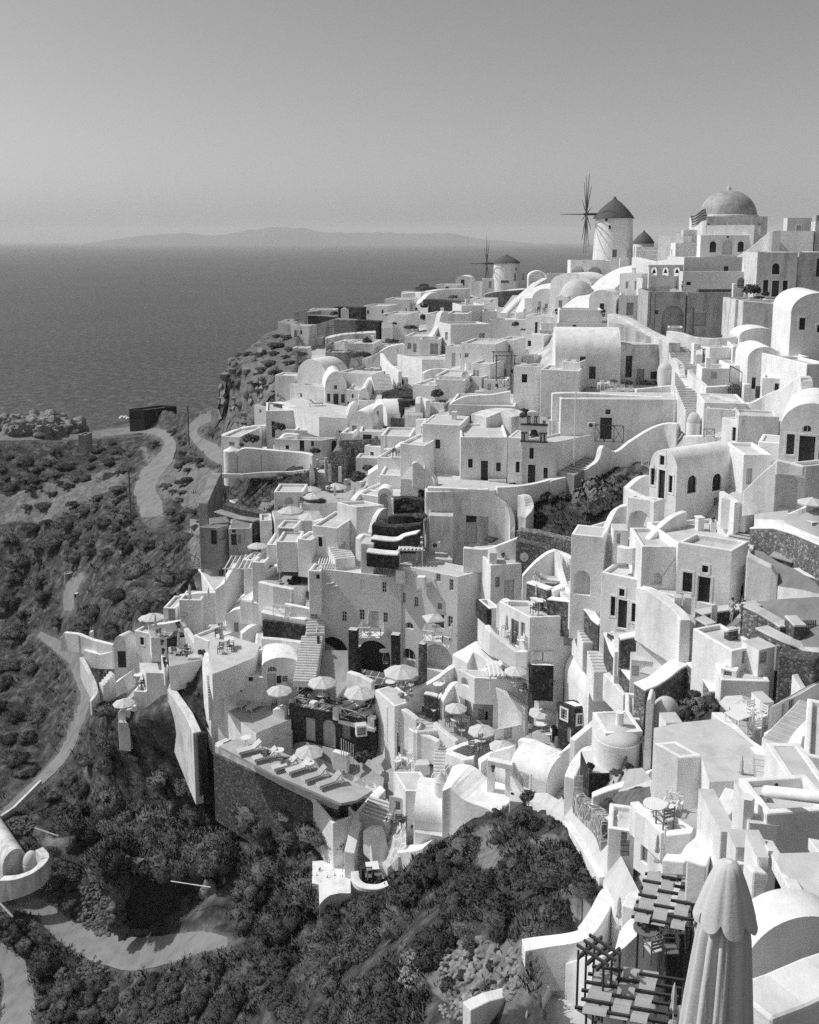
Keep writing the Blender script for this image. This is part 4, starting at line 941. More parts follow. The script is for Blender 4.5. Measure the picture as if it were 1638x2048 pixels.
HF('flat white house with long roof on the ridge edge',905,1022,272,320,14,8,D=250,ops='Rw 958 282 975 300'); W('curved parapet of the ridge edge house',[(720,318,360,236),(800,312,365,236),(850,310,380,234),(930,296,372,238),(1080,292,350,244)],th=2)
HF('white terraced block with sunbeds on the ridge edge',718,855,308,365,30,8,D=238); HF('white house with two small windows below the ridge edge',625,760,350,430,14,8,D=222,ops='Rw 675 378 690 400;Rw 690 414 706 430;Rw 740 400 746 430'); HF('bright white cube with small windows left of it',512,640,385,460,20,7,D=214,ops='Rw 610 408 620 440;Rw 530 412 540 430')
W('sweeping white wall below the dark rocks',[(760,405,430,222),(820,360,430,224),(860,320,420,226),(900,312,400,230)],th=1.5)
W('dark rock wall under the ridge terrace',[(858,350,400,222),(940,355,402,219),(1022,365,405,216)],m='stone_dark',th=3); bush('low dark bush on the ridge skyline',842,288,60,'f',.8,D=250); bush('broad scrub patch on the ridge skyline',840,302,150,'d',.4,D=246)
bush('climbing shrub on the ridge terrace wall',1000,350,60,'p',1.2,D=226); bush('dark shrub below the rock wall',840,400,50,'f',1.1,D=214); bush('dark creeper on the narrow wall below the rocks',832,470,45,'b',2.4,D=196)
W('bastion parapet overlooking the sea',[(70,470,500,202),(110,458,500,206),(140,478,500,200)],th=1.2,m='concrete'); HF('square stone bastion block at the cliff end',133,215,418,475,25,6,D=203,m='concrete')
W('long concrete retaining wall of the bastion',[(70,470,505,198),(150,492,545,194),(260,490,545,192),(360,456,545,190),(480,462,540,190)],m='concrete',th=2.5,ext=3,sub=1); W('dark stone wall at the end of the bastion terrace',[(480,462,530,189),(550,466,530,188),(608,470,530,187)],m='stone_dark',th=2.5,ext=2)
W('dark stone parapet on the bastion terrace',[(212,440,470,200),(280,442,472,199),(362,448,474,197)],m='stone_dark',th=1,cap='concrete'); HF('low white building along the bastion terrace',215,350,408,436,6,5,D=206); W('white arch wall on the bastion terrace',[(388,405,452,203),(410,396,452,203),(430,408,452,203)],th=.5); W('dark hedge wall behind the bastion terrace',[(352,390,440,212),(430,392,440,212),(512,394,440,210)],m='stone_dark',th=2)
bush('dark shrub left of the arch on the bastion terrace',350,440,50,'f',1.,D=201); bush('dark shrub right of the arch on the bastion terrace',460,442,60,'f',.9,D=201)
HF('white terrace house with stairs and chimney stub below the bastion',612,740,430,512,20,8,D=188,ops='Rw 628 425 645 440'); ST('white steps in the terrace house below the bastion',640,512,640,450,2.2,10,D0=184,D1=190); bush('small dark shrub at the steps below the bastion',680,490,30,'f',1.,D=183)
W('pergola terrace wall under the bastion',[(305,560,600,176),(400,540,600,176),(500,532,600,175),(578,528,600,175)],m='old',th=4)
def pergola(label,x0,y0,x1,y1,h=2.4,dep=3.,D=None,n=6,m='white_wood',cover=None,r=.06,rot=None,thick=None,name='pergola'):
    A_ = G(*px(x0,y0),D); B_ = G(*px(x1,y1),D); B_.z = A_.z; e = B_-A_; L_ = e.length; e.normalize(); nn = Vector((-e.y,e.x,0)); nn = nn if nn.y > 0 else -nn; o = root(name,A_,label,'pergola')
    for u in (0,L_):
        for v in (0,dep): MB().tube([A_+e*u+nn*v-Z*.5,A_+e*u+nn*v+Z*h],r,6).build('post',m,o)
    b = MB()
    for v in (0,dep): b.tube([A_+e*-.3+nn*v+Z*h,A_+e*(L_+.3)+nn*v+Z*h],r*1.1,6)
    b.build('beam',m,o)
    for i in range(n+1): MB().tube([A_+e*(L_*i/n)+nn*-.35+Z*(h+.1),A_+e*(L_*i/n)+nn*(dep+.35)+Z*(h+.1)],thick or r*.8,6).build('rafter',m,o)
    if cover: MB().box(A_,e,nn,0,L_,0,dep,h+.15,h+.19).build('cover',cover,o)
    return o
pergola('wire pergola over the terrace under the bastion',312,600,470,585,3.2,4,D=173,m='bark',n=4); HF('white vault with dark arched mouth under the bastion',350,430,588,650,15,6,D=166,ops=''); HF('stone store room with dark arch',305,350,600,660,8,4,D=166,m='concrete',ops='Rn 312 606 345 635'); HF('white chimney house in the garden below the bastion',402,560,590,660,12,7,D=164); W('white chimney in the garden below the bastion',[(405,575,650,163),(425,575,650,163)],th=.9,sub=1,name='chimney',cat='chimney')
HF('flat grey shed below the bastion garden',303,430,640,690,5,4,D=160,m='concrete'); bush('dark pine-like shrub in the bastion garden',530,600,60,'f',1.4,D=168); bush('wide shrub below the bastion garden',500,665,130,'b',.6,D=160)
for i,(x,y,w) in enumerate(((660,590,90),(770,515,90),(580,620,60))): bush(('long shrub bed under the white terrace wall','olive shrub beside the terraced houses','low shrub under the garden terrace')[i],x,y,w,'b',.7,D=(172,186,168)[i])
# central upper houses
HF('white house with tall curved gable wall',735,890,552,650,12,7,D=160,ops='Rs 750 590 772 622;Rs 780 592 800 640'); W('white gable wall swooping up to a peak',[(870,560,650,160),(905,500,640,163),(925,425,600,166),(960,420,590,168),(966,480,590,168)],th=.8)
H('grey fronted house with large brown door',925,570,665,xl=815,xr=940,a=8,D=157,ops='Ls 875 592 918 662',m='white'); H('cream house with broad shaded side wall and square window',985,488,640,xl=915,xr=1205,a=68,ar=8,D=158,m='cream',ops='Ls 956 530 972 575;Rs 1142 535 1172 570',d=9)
HF('pale vault with two roof spouts',965,1080,430,500,10,8,D=175,m='old',ops='Rw 960 480 974 510'); HF('cream block with flat roof above the vault',1045,1170,385,480,-10,8,D=182,m='cream',ops='Rw 1092 438 1100 468'); HF('small cream extension of the flat roofed block',1160,1240,415,480,4,6,D=179,m='cream')
HF('white house terrace above the cream house',855,960,430,500,18,7,D=180); ST('white steps beside the ridge terrace',1210,398,1195,350,3,8,D0=205,D1=214)
HF('low white house in front of the ridge steps',1090,1200,350,402,20,7,D=212,ops=''); HF('long low wall house under the two stairways',1200,1440,462,520,6,9,D=178,m='white')
ST('wide white stairway climbing to the small windmill',1395,420,1480,275,4.2,22,D0=186,D1=232); ST('second white stairway left of the wide one',1310,430,1375,330,4.2,16,D0=188,D1=215)
W('curved parapet between the two stairways',[(1360,420,440,184),(1390,350,420,196),(1430,280,360,218),(1500,235,300,238)],th=1.4); W('outer parapet of the left stairway',[(1275,425,440,186),(1330,365,400,200),(1390,310,350,218),(1450,258,310,234)],th=1.2)
W('broad curved white wall right of the stairways',[(1470,345,430,186),(1500,300,420,192),(1560,268,400,196),(1638,262,400,196)],th=6); HF('white vaulted house with three doors right of the stairways',1430,1580,350,430,14,7,D=178,roof='vR',rise=2,ops='Rp 1462 362 1480 408;Rs 1500 375 1516 400'); RND('white domed house at the head of the bright slope',1620,335,440,100,roof='dome',D=178,rise=2.6)
HF('bright white wall house below the domed house',1390,1640,440,535,26,8,D=166,m='white'); HF('white roof parapet with chairs below the stairways',1480,1600,480,530,10,5,D=164); bush('small round tree beside the bright wall',1340,520,46,'f',1.3,D=164,lift=.6); bush('pale shrub right of the small round tree',1382,522,36,'p',1.,D=163)
PUT('dc','dark chair left on the high white terrace',1460,428,30,1.3,D=170); PUT('dc','dark chair right on the high white terrace',1500,432,200,1.3,D=170); PUT('dc','dark chair by the dome on the high white terrace',1555,440,100,1.3,D=169)
HF('white terraced house with zigzag parapet',1040,1230,590,690,20,8,D=145,ops='Rs 1062 645 1084 668'); H('white house with long sloping roof wall',830,680,790,xl=695,xr=1085,a=60,ar=4,D=150,d=8,ops='Ra 762 680 775 746'); W('curved courtyard parapet of the sloping house',[(835,752,790,146),(870,735,790,147),(940,728,790,148),(1050,740,785,146),(1080,690,780,144)],th=.6); W('rounded back wall of the courtyard',[(785,672,740,156),(860,668,740,156),(950,655,735,156),(1030,655,730,155),(1085,690,730,152)],th=.6)
HF('bright block with rooftop tub',900,1080,768,860,16,7,D=138); W('white wall with peak behind the olive tree',[(870,800,880,138),(1000,805,880,137),(1062,815,880,136)],th=.6,sub=1)
def dish(label,x,y,w,D=None,az=20,nm='satellite_dish'):
    X,Y = px(x,y); Dn = D or fld(X,Y); P = at(X,Y,Dn); r = w*_cr[2]/2/F*Dn; o = root(nm,P,label,'satellite dish'); M = Matrix.Rotation(R(az),3,'Z') @ Matrix.Rotation(R(68),3,'X')
    b = MB().lathe((0,0,0),[(.01,.12*r),(r*.5,.15*r),(r,.3*r),(r,.34*r),(.5*r,.19*r),(.01,.16*r)],20); b.v = [M @ v+P+Z*r*1.1 for v in b.v]; b.build('reflector','cloth',o,smooth=40)
    MB().tube([P,P+Z*r*1.1],.05,5).build('mast','metal',o); MB().tube([P+Z*r*.4,P+M @ Vector((0,0,r*1.1))+Z*r*1.1],.03,4).build('feed_arm','metal',o); return o
dish('white satellite dish on the bright terraced house',1068,790,42,D=136,az=-10); bush('dark olive tree against the white terrace wall',912,885,80,'f',1.1,D=133); bush('low shrub beside the dark olive tree',945,915,50,'b',.8,D=131)
HF('white house stack behind the olive tree',780,900,815,905,24,7,D=137); H('white house with long flat roof above the vaults',560,760,850,xl=372,xr=700,a=22,D=152,d=12,ops=''); ST('white steps beside the long flat roof',625,850,600,760,3,12,D0=146,D1=152); W('parapet of the long flat roof',[(610,645,720,160),(650,700,760,155),(710,745,800,150)],th=.6)
W('white wall curving down to the cliff',[(195,705,740,168),(240,745,780,164),(300,790,810,158),(360,750,800,158),(390,700,780,160)],th=.6); ST('steps above the cliff edge houses',290,760,250,720,3,8,D0=158,D1=164); W('rampart wall below the garden',[(385,705,740,164),(480,685,740,164),(560,660,740,163),(640,612,730,163),(730,590,720,164)],th=.8)
HF('long bright retaining house under the garden',560,740,610,680,16,6,D=166); HF('shaded grey house end beside the steps',700,745,610,690,-20,4,D=163,m='cream')
H('white cave house with vaulted gable and three dark doors',305,830,955,xl=110,xr=420,a=30,ar=10,D=150,ops='RwS 350 820 366 842;Rw 312 866 330 910;RdS 346 866 374 938;Rw 388 870 408 916;Lw 165 864 174 886',d=8); HF('white gable vault of the cave house',302,420,835,940,-10,9,D=149,roof='vR',rise=2.6,ops='RwS 350 820 366 842;Rw 312 866 330 910;RdS 346 866 374 938;Rw 388 870 408 916'); HF('bright wing of the cave house with small windows',418,520,845,960,6,7,D=148,ops='Rw 446 868 456 890;Rd 420 910 432 958'); HF('rounded white back house behind the cave house',150,310,770,860,30,10,D=157,roof='vR',rise=3)
PUT('lg','double grey cushion seat before the cave house',250,932,95,1.2,D=146)
HF('small vaulted house with arched lattice front',485,680,905,950,-4,6,D=140,roof='flat',par=.0); HF('arched lattice vault beside the stone steps',482,545,915,965,2,12,D=141,roof='vR',rise=2.2,m='white',ops='Ra 488 892 540 950'); W('black lattice balustrade wall in front of the vault',[(545,935,960,138),(620,938,962,138),(690,905,950,138)],m='stone_dark',th=.5)
ST('stone steps between the vault and the olive terrace',785,990,785,905,2.6,10,'white',D0=132,D1=137,tread='floor_pale'); W('white stair wall right of the stone steps',[(806,920,1000,133),(812,885,990,134),(840,890,990,134),(862,905,990,133)],th=.7,m='white'); W('dark stone wall left of the stone steps',[(700,905,965,136),(740,902,965,136),(765,905,970,135)],m='stone_dark',th=3); W('dark rocky terrace wall above the stone steps',[(640,850,890,143),(700,842,895,142),(770,880,900,139)],m='stone_dark',th=4); PUT('dc','dark chair on the rocky terrace',700,850,30,1.4,D=142); bush('scrub on the rocky terrace',730,850,90,'d',.6,D=144)
H('white gabled house with vertical slit and vault roof below the stone steps',640,1000,1060,xl=565,xr=770,a=70,ar=10,D=134,roof='vL',rise=2.2,d=6,ops='Lw 582 965 594 995'); HF('long shaded white wall house left of the church',975,1335,925,1090,10,9,D=122,m='white',dd=0); W('sloping white parapet of the long wall house',[(975,925,1090,124),(1060,880,1090,124),(1200,870,1090,124),(1310,850,1060,124)],th=.6); W('white boundary wall below the olive terrace',[(800,1005,1090,124),(880,1000,1090,123),(975,985,1090,122)],th=.6); HF('white end block below the olive terrace',820,985,1040,1120,8,5,D=118)
pergola('dark timber pergola on the sunny corner house',1235,780,1335,785,3.2,5,D=136,m='dark_wood',n=5); railing('dark iron lattice balustrade on the sunny corner house',[(1240,840),(1318,822)],1.6,'dark_wood',D=130); H('white corner house with two dark windows above the long wall',1445,720,930,xl=1330,xr=1560,a=20,ar=40,D=122,ops='Lw 1374 760 1404 806;Rw 1480 772 1506 810',d=7)
for i,(x,yt,yb,xx) in enumerate(((1095,700,800,1200),(1190,640,720,1240),(1240,570,660,1330))): HF(('white stepped house under the pergola','white bulkhead left of the zigzag steps','white house with railing above the pergola')[i],x,xx,yt,yb,26,6,D=(140,146,150)[i],ops=('Rp 1110 735 1122 790;Rp 1128 738 1140 790','','Rs 1300 600 1312 640')[i])
bush('dark bush at the foot of the corner house',1385,990,80,'f',1.1,D=118)
# ------------------------------------------------------------ right side, middle: vaults, steps, church (crop 1100,640)
crop(1100,640,538,4)
H('big white barrel vaulted house with its long vault turned broadside',425,212,400,xl=30,xr=None,a=6,ar=84,d=8,D=118,roof='vR',rise=3.2,ops='LwS 238 282 278 358;Ld 180 222 216 420',name='vaulted_house')
HF('white block with rounded dormer over the tall dark door',68,182,250,440,26,5,D=117); HF('white lean-to wall left of the chair terrace',-60,178,300,445,18,5,D=115)
HF('weathered cave house with dark door and two dark windows',420,745,150,400,-4,6,D=121,m='old',ops='Rd 460 218 500 350;Rs 528 298 574 366;Rw 612 314 650 360',par=.05)
W('cracked weathered parapet above the cave house',[(365,0,160,128),(470,25,160,127),(600,85,180,125),(745,130,220,123)],m='old',th=3,sub=1)
RND('small weathered round bread oven beside the steps',705,300,400,95,roof='dome',rise=.9,m='old',D=114,name='oven',)
T('terrace',[(205,440),(250,380),(520,395),(740,405),(790,465),(520,462)],0,'floor',3,D=114)
W('long white terrace wall above the plain facade',[(5,445,720),(150,440,725),(400,455,735),(620,465,720),(785,468,690)],th=.8,D=106.5,ext=4,sub=2)
W('curved end parapet of the chair terrace',[(520,420,470,110),(640,408,470,111),(780,395,470,112),(835,400,560,110)],th=.5)
for k,l,x,y,rz in (('st','white table on the chair terrace',320,430,10),('wc','white armchair left on the chair terrace',305,418,40),('wc','white armchair in the middle of the chair terrace',365,425,300),('wc','white armchair beside the long bench',400,450,200),('wc','white bench seat end on the chair terrace',440,448,170),('wc','white bench seat right end on the chair terrace',490,455,170)): PUT(k,l,x,y,rz,1.25,D=112)
for i,(x,y,w,k,l) in enumerate(((470,395,80,'f','spiky bush left of the dark windows'),(560,400,110,'f','spiky bush under the dark windows'),(640,400,90,'f','spiky bush beside the bread oven'),(390,380,70,'p','pale bush beside the dark door'),(255,415,30,'b','dark round pot plant by the tall door'))): bush(l,x,y,w,k,.8,D=115)
HF('white facade with dark glazed door and balcony',60,820,480,735,2,5,D=104.6,ops='Rd 305 595 376 725;Rw 338 545 368 574',par=.05,name='facade_house')
railing('dark timber balcony rail with crossed braces',[(272,742),(445,750)],2.,'dark_wood',D=102.6); ac_unit('white air conditioner beside the dark glazed door',252,655,48,D=104)
pole('tall white flagless pole before the plain facade',146,435,860,D=100,r=.07); pole('short white drain pole on the plain facade',752,465,680,D=103,r=.06)
W('long white swooping wall from the steps to the stair foot',[(0,975,1010,99),(160,930,990,99.5),(275,860,960,100),(310,765,900,101),(390,800,900,101.5),(480,735,900,102),(600,660,880,103),(690,628,860,103),(775,628,760,102)],th=.6,ext=4)
ST('grey stone steps beside the swooping wall',100,940,280,840,2.2,8,'concrete',99,102.5,tread='floor'); W('low white parapet joining the church roof',[(30,760,800,103),(120,745,790,104),(220,700,780,105),(268,668,780,105)],th=.5)
W('concrete slope wall behind the church roof',[(0,600,720,107),(130,640,720,106),(250,665,720,106)],m='old',th=1.5,sub=1)
# zigzag steps
DADD[0] = 1.5
for i,(x0,y0,x1,y1,D0,D1) in enumerate(((900,560,830,400,102,108),(830,400,825,290,108,114),(825,290,770,160,114,122))): ST(('lower flight of the worn village steps','middle flight of the worn village steps','upper flight of the worn village steps')[i],x0,y0,x1,y1,2.6,11,'old',D0,D1,tread='floor')
W('jagged white wall right of the village steps',[(845,300,420,108),(880,350,450,107),(940,400,500,105),(960,470,560,103),(925,500,610,101)],th=.7); W('white wall left of the village steps',[(748,230,420,113),(790,270,430,112),(800,340,450,111),(835,390,560,108),(850,500,600,105)],th=.8)
W('tall white stub wall at the top of the steps',[(862,140,300,115),(900,150,300,115),(905,210,300,114)],th=.8)
H('white house with grey mural wall and two doors above the steps',968,168,300,xl=912,xr=1110,a=70,ar=10,D=113,ops='Lp 920 175 945 255'); HF('white house end with grey shuttered window',1105,1198,160,300,12,6,D=112,ops='Rs 1128 204 1174 272'); HF('small white shed with metal hatch',920,1095,292,400,8,4,D=107,ops='Rp 980 318 1016 358'); HF('grey house front beside the gate',1085,1200,275,405,4,5,D=108,ops='Rd 1180 308 1198 370',m='white')
railing('dark diagonal stair rail beside the picket gate',[(1092,380),(1165,420)],1.9,'dark_wood',D=105,cross=False); gate('tall dark picket gate with pointed top',1080,1166,388,485,D=102); W('low white wall left of the tall picket gate',[(940,405,480,103),(1010,402,480,103),(1075,398,480,103)],th=.7,sub=1); W('white gatepost with grey meter box',[(1170,388,490,102),(1215,388,490,102)],th=.7,sub=1,name='gatepost',cat='gatepost')
HF('white barrel vault right of the gate',1195,1400,238,400,8,7,D=104,roof='vR',rise=1.4,ops='Rw 1228 350 1252 420'); HF('white block with narrow dark window right of the vault',1385,1575,225,420,-8,6,D=100,ops='Rw 1402 252 1418 345'); HF('white house block at the photo edge with wide steps',1550,1700,268,500,-6,7,D=94,ops='Rs 1558 360 1600 402'); HF('white upper block behind the vault at the edge',1570,1720,215,330,10,6,D=104); HF('white terrace block between the gate and the vault',1285,1435,350,480,22,5,D=100)
gate('small dark gate right of the meter box',1250,1278,402,478,D=101,arch=False)
W('white wall with swooping peak right of the gate',[(965,452,600,99),(1080,480,600,98),(1200,505,600,96),(1320,450,590,95),(1440,405,580,93),(1535,340,560,91),(1560,430,560,90),(1590,540,570,89)],th=1.2,ext=5)
HF('white block behind the small terrace with fish scale grille',925,1190,500,760,10,6,D=96,ops='Rw 1108 655 1134 738',par=.1); W('white chimney slab on the steps',[(930,500,600,99),(975,496,600,99)],th=1.2,sub=1,name='chimney',cat='chimney'); RND('rounded white buttress beside the steps',880,625,700,90,D=97,roof='dome',rise=1.2,name='buttress',cat='buttress')
W('terrace parapet with iron grille',[(815,705,770,95),(900,702,770,94),(1035,712,770,93)],th=.6,sub=1); railing('grey iron grille on the small terrace',[(935,715),(1000,718)],.9,'metal',D=93,cross=True)
H('white house with narrow side window and rounded roof edge',1195,625,800,xl=1040,xr=1400,a=60,ar=12,D=88,d=7,ops='Lw 1108 655 1134 738;Rw 1360 675 1382 785')
HF('white vaulted villa with fanlight door and tall dark windows',1385,1790,660,925,24,9,D=76,roof='vR',rise=2.3,ops='RwS 1440 695 1488 818;RdS 1515 706 1612 882;Rf 1538 640 1596 684;RwS 1636 740 1680 850')
DADD[0] = 0
c = H('white vaulted house with two arched windows and tall front doors',762,918,1200,xl=602,xr=1110,a=52,ar=30,roof='vL',rise=1.6,D=80,name='vaulted_house',ops='LwS 668 825 698 884;LwS 612 902 638 1005;LdS 660 912 700 1092;LwS 722 946 746 1052;RaS 836 946 890 1054;RaS 988 935 1042 1040;Rs 998 1080 1024 1160')
W('white fin wall sloping down behind the vaulted house',[(1080,790,1080,84),(1120,800,1080,83),(1170,818,1030,82)],th=.5,sub=1); HF('white block with pale door between the vaulted house and the stair',1170,1345,818,1000,2,5,D=80,ops='Rp 1196 905 1230 1000')
H('white stair block with great arch and dark arched door',1545,890,1130,xl=1378,xr=1790,a=24,ar=20,d=7,D=72,ops='Ln 1384 935 1506 1150',name='stair_house')
W('white stair parapet climbing to the villa door',[(1180,1040,1120,74),(1240,975,1110,73.5),(1310,905,1110,73),(1375,850,1110,72.5)],th=.6,sub=1,ext=1); W('white parapet over the great arch',[(1375,850,930,72.4),(1460,868,935,72),(1545,890,940,71.5)],th=.6,sub=1,ext=.1)
ST('white steps behind the villa parapet',1120,1100,1185,1060,2,5,'white',74.5,76.5)
W('white angular fin wall below the stair',[(1028,1040,1330,76),(1090,1080,1330,75),(1130,1110,1330,74)],th=.5,sub=1)
W('curved white parapet left of the vaulted house',[(462,1020,1110,83),(500,985,1100,84),(540,955,1080,85),(590,945,1060,86)],th=.6); W('white balcony wall before the tall front doors',[(462,1022,1150,82),(560,1070,1170,80.5),(645,1105,1190,79)],th=.5,sub=1)
railing('small white balcony on the left gable',[(560,885),(600,905)],.9,'white_wood',D=82)
# ------------------------------------------------------------ church group (crop 800,740)
crop(800,740,500,7)
c = H('white twin church with flat roof and crosses on its dark doors',700,440,742,xl=395,xr=None,a=2,ar=88,d=8,D=99,m='white',ops='LwS 446 582 476 640;LdS 530 594 576 726;LwS 630 606 660 664',name='church',cat='church',par=.25)
c = H('white church wing with bell gable and dark cross door',1020,470,740,xl=792,xr=1275,a=12,ar=40,d=8,D=97,name='church',cat='church',m='white',ops='LwS 848 510 876 582;LdS 838 620 886 742;LwS 940 640 968 710',par=.25); H('slanting white church wall joining the two church fronts',800,445,742,xl=705,xr=None,a=20,d=4,D=97.4,m='white',ops='LwS 758 600 784 672',name='church',cat='church',par=.1)
def bell2():
    P = at(*px(860,470),97); e = Vector((math.cos(R(-12)),math.sin(R(-12)),0)); n = Vector((-e.y,e.x,0)); s = 97/F*_cr[2]; o = root('bell_gable',P,'white two tier bell gable with dark trimmed arches over the church door','bell gable')
    z1 = 118*s*1.02; w = 180*s
    mb = MB(); O = P-e*(w*.40)
    tiers = [(0,w,-.6,z1,[(.28,.72,.05,.75)]),(w*.22,w*.62,z1,z1+88*s,[(.16,.48,.06,.72),(.56,.88,.06,.72)])]
    for u0,u1,b0,b1,hs in tiers:
        L_ = u1-u0; hh = b1-max(b0,0); ou = [(u0,P.z+b0),(u1,P.z+b0),(u1,P.z+b1)]+([((u0+u1)/2+L_/2*math.cos(t*.314)*.9,P.z+b1+L_*.18*math.sin(t*.314)) for t in range(1,10)] if b0 > 0 else [])+[(u0,P.z+b1)]
        holes = [arch_poly(u0+L_*a,u0+L_*b,P.z+max(b0,0)+hh*c_,P.z+max(b0,0)+hh*d_) for a,b,c_,d_ in hs]
        for y,sg in ((0,-1),(.6,1)): mb.holed(O+n*y,e,n*sg,ou,holes)
        for h in holes+[ou]:
            k = len(h); Q = lambda p,y: Vector((O.x,O.y,0))+e*p[0]+n*y+Z*p[1]; mb.add([Q(p,0) for p in h]+[Q(p,.6) for p in h],[(i,(i+1) % k,k+(i+1) % k,k+i) for i in range(k)])
    mb.build('masonry','white',o); t = MB()
    for u0,u1,z in ((-.1,w+.1,z1-.02),(-.1,w+.1,-.05),(-.05,w*.25,z1*.5),(w*.72,w+.05,z1*.5),(w*.2,w*.36,z1+60*s),(w*.5,w*.64,z1+60*s)): t.box(Vector((O.x,O.y,P.z)),e,n,u0,u1,-.1,.62,z,z+.13)
    t.build('cornices','dark_wood',o); t = MB()
    for u in (.02*w,.12*w,.78*w,.92*w): t.tube([O+e*u+n*-.06+Z*.1,O+e*u+n*-.06+Z*z1*.5],.07,6)
    for u in (.24*w,.33*w,.52*w,.6*w): t.tube([O+e*u+n*-.06+Z*(z1+.1),O+e*u+n*-.06+Z*(z1+60*s)],.06,6)
    t.build('colonnettes','dark_wood',o); c_ = O+e*w*.5+n*.3+Z*z1*.35; MB().lathe(c_,[(.55,0),(.45,.15),(.3,.5),(.2,.8),(.02,.9)],12).build('bell','black',o,smooth=True); MB().tube([c_+e*-.6+Z*.85,c_+e*.6+Z*.85],.07,5).build('bell_yoke','dark_wood',o)
bell2()
T('terrace',[(240,670),(400,700),(700,745),(800,755),(600,790),(180,765),(250,700)],3,'floor_pale',3,D=96.5)
W('white parapet of the church terrace',[(180,765,800,95.5),(330,770,800,95),(480,780,800,95),(580,775,810,94.8)],th=.5,ext=2,sub=1); W('long white wall under the church climbing right to the steps',[(630,765,830,94.5),(740,760,820,95),(880,740,810,95.5),(1010,705,790,96.5),(1140,665,760,98)],th=.6,ext=3)
bush('dark plant at the corner of the slanting church wall',735,748,60,'b',.5,D=96); HF('white bench against the church front',580,695,722,750,2,1,D=98,name='bench',cat='bench',par=0.02)
W('rounded concrete mass behind the church roof',[(515,300,400,107),(600,270,390,108),(690,262,385,108),(790,300,390,106)],m='old',th=3,ext=4); bush('spiky dark bush behind the bell gable',815,310,100,'d',1.1,D=106,name='shrub')
HF('white wall house end below the long wall',145,395,350,620,14,6,D=104,m='white',par=.1); W('white ramp wall at the left end of the church terrace',[(80,610,700,97),(110,600,700,97),(160,640,720,97)],th=.6); ST('white steps at the left end of the church terrace',60,720,120,640,2,8,'white',97,101)
HF('low white roof house with green net left of the church',0,165,480,600,22,6,D=102); W('plant boxes and white posts at the church terrace corner',[(160,620,740,97),(200,660,745,97),(240,720,760,96.5)],th=.7,sub=1)
# peeling house under the church
DADD[0] = 9
c = H('white house with peeling plaster and a half boarded doorway',760,792,1160,xl=170,xr=None,a=-3,ar=93,d=7,D=93,m='old',ops='Lp 430 1005 506 1138;Lb 430 950 506 1004;Ld 620 935 672 1055',par=.06); W('sloping plaster edge of the peeling house',[(580,790,1150,92.6),(690,870,1150,92),(730,950,1150,91.5),(735,1060,1160,91)],th=.6,sub=2)
HF('low buttress block in front of the peeling house',190,345,955,1150,6,2.5,D=91,m='old',par=.02); ac_unit('white air conditioner on the hotel roof edge',235,1165,66,D=90); W('rounded plaster pillar with thin blades at the dark garden',[(790,815,990,92),(830,830,990,91),(845,900,990,90),(800,960,1000,89)],m='old',th=1)
W('white curved wall left of the peeling house',[(160,850,1140,93),(180,830,1140,93),(190,960,1140,92)],th=.6,sub=1); bush('dry plants at the peeling doorway',600,1125,130,'d',.7,D=90.5)
# garden with the great fig
DADD[0] = 4
bush('great round fig bush with broad shining leaves',1285,930,370,'g',1.25,P=GT(*px(1285,925)),name='fig_bush',cat='bush'); bush('small fig bush left of the great round one',965,850,120,'f',.9,P=GT(*px(965,860))); bush('dark shrub between the two fig bushes',1080,830,100,'f',1.,P=GT(*px(1080,850)))
for i,(x,y,w,k) in enumerate(((950,960,130,'d'),(1040,990,160,'d'),(1160,1010,160,'d'),(900,1010,90,'f'),(1260,1030,120,'b'),(1470,650,150,'d'),(1550,620,120,'d'))): bush(('flowering weed patch left in the walled garden','low weeds in the middle of the walled garden','tall weeds below the great fig bush','dark clump by the garden pillar','dark clump at the foot of the great fig bush','weeds on the bank under the swooping wall','weeds beside the gable balcony')[i],x,y,w,k,.6)
DR('garden_soil',[(830,960),(1000,880),(1500,640),(1620,620),(1480,900),(1150,1080),(780,1050)],'rubble',.1)
W('broad ivy grown stone wall below the fig garden',[(775,1040,1180,90),(900,1055,1190,89),(1020,1085,1200,88),(1145,1110,1200,87)],m='stone_pale',th=1.2,ext=3); W('stone wall with dish below the ivy wall',[(770,1110,1245,88),(900,1135,1245,87),(1000,1165,1245,86)],m='stone',th=1.2,ext=3)
DADD[0] = 0
dish('big white satellite dish before the stone wall',810,1255,60,D=85,az=15)
# ------------------------------------------------------------ house group right (crop 1238,880)
crop(1238,880,400)
H('tall white house with bricked arch and roof court',175,850,1200,xl=-290,xr=540,a=50,ar=40,d=8,D=77,ops='',name='house',par=.5); W('curving white roof parapet with stair on the tall house',[(0,860,950,76),(60,880,950,75.5),(180,850,960,75),(300,720,960,76),(420,620,960,77),(520,580,960,78)],th=.6,ext=.6,sub=2)
H('white wall with bricked arch behind the roof court',295,500,900,xl=60,xr=370,a=32,ar=40,d=4,D=79,ops='Ln 80 580 245 840'); W('rounded white parapet at the left of the roof court',[(-130,760,900,80),(-60,590,880,81),(0,540,860,81),(50,530,850,81)],th=.6)
HF('white cupboard block in the roof court',-50,75,740,870,6,2,D=78,ops='Rp -20 765 10 850',par=.02); 
H('white house front with dark doorway and bookshelf window',905,905,1385,xl=470,xr=1045,a=30,ar=48,d=7,D=68.5,ops='LwS 520 1084 600 1246;LbS 640 1120 748 1366;LwS 680 1028 730 1086;Rd 1000 1190 1042 1345',par=.4)
H('white wall with arched niche linking the two tall houses',470,850,1230,xl=None,xr=None,a=80,ar=10,d=6,D=72,ops=''); HF('shaded white recess wall with niche',175,520,870,1220,2,5,D=72.5,ops='Rn 258 1090 355 1190'); 
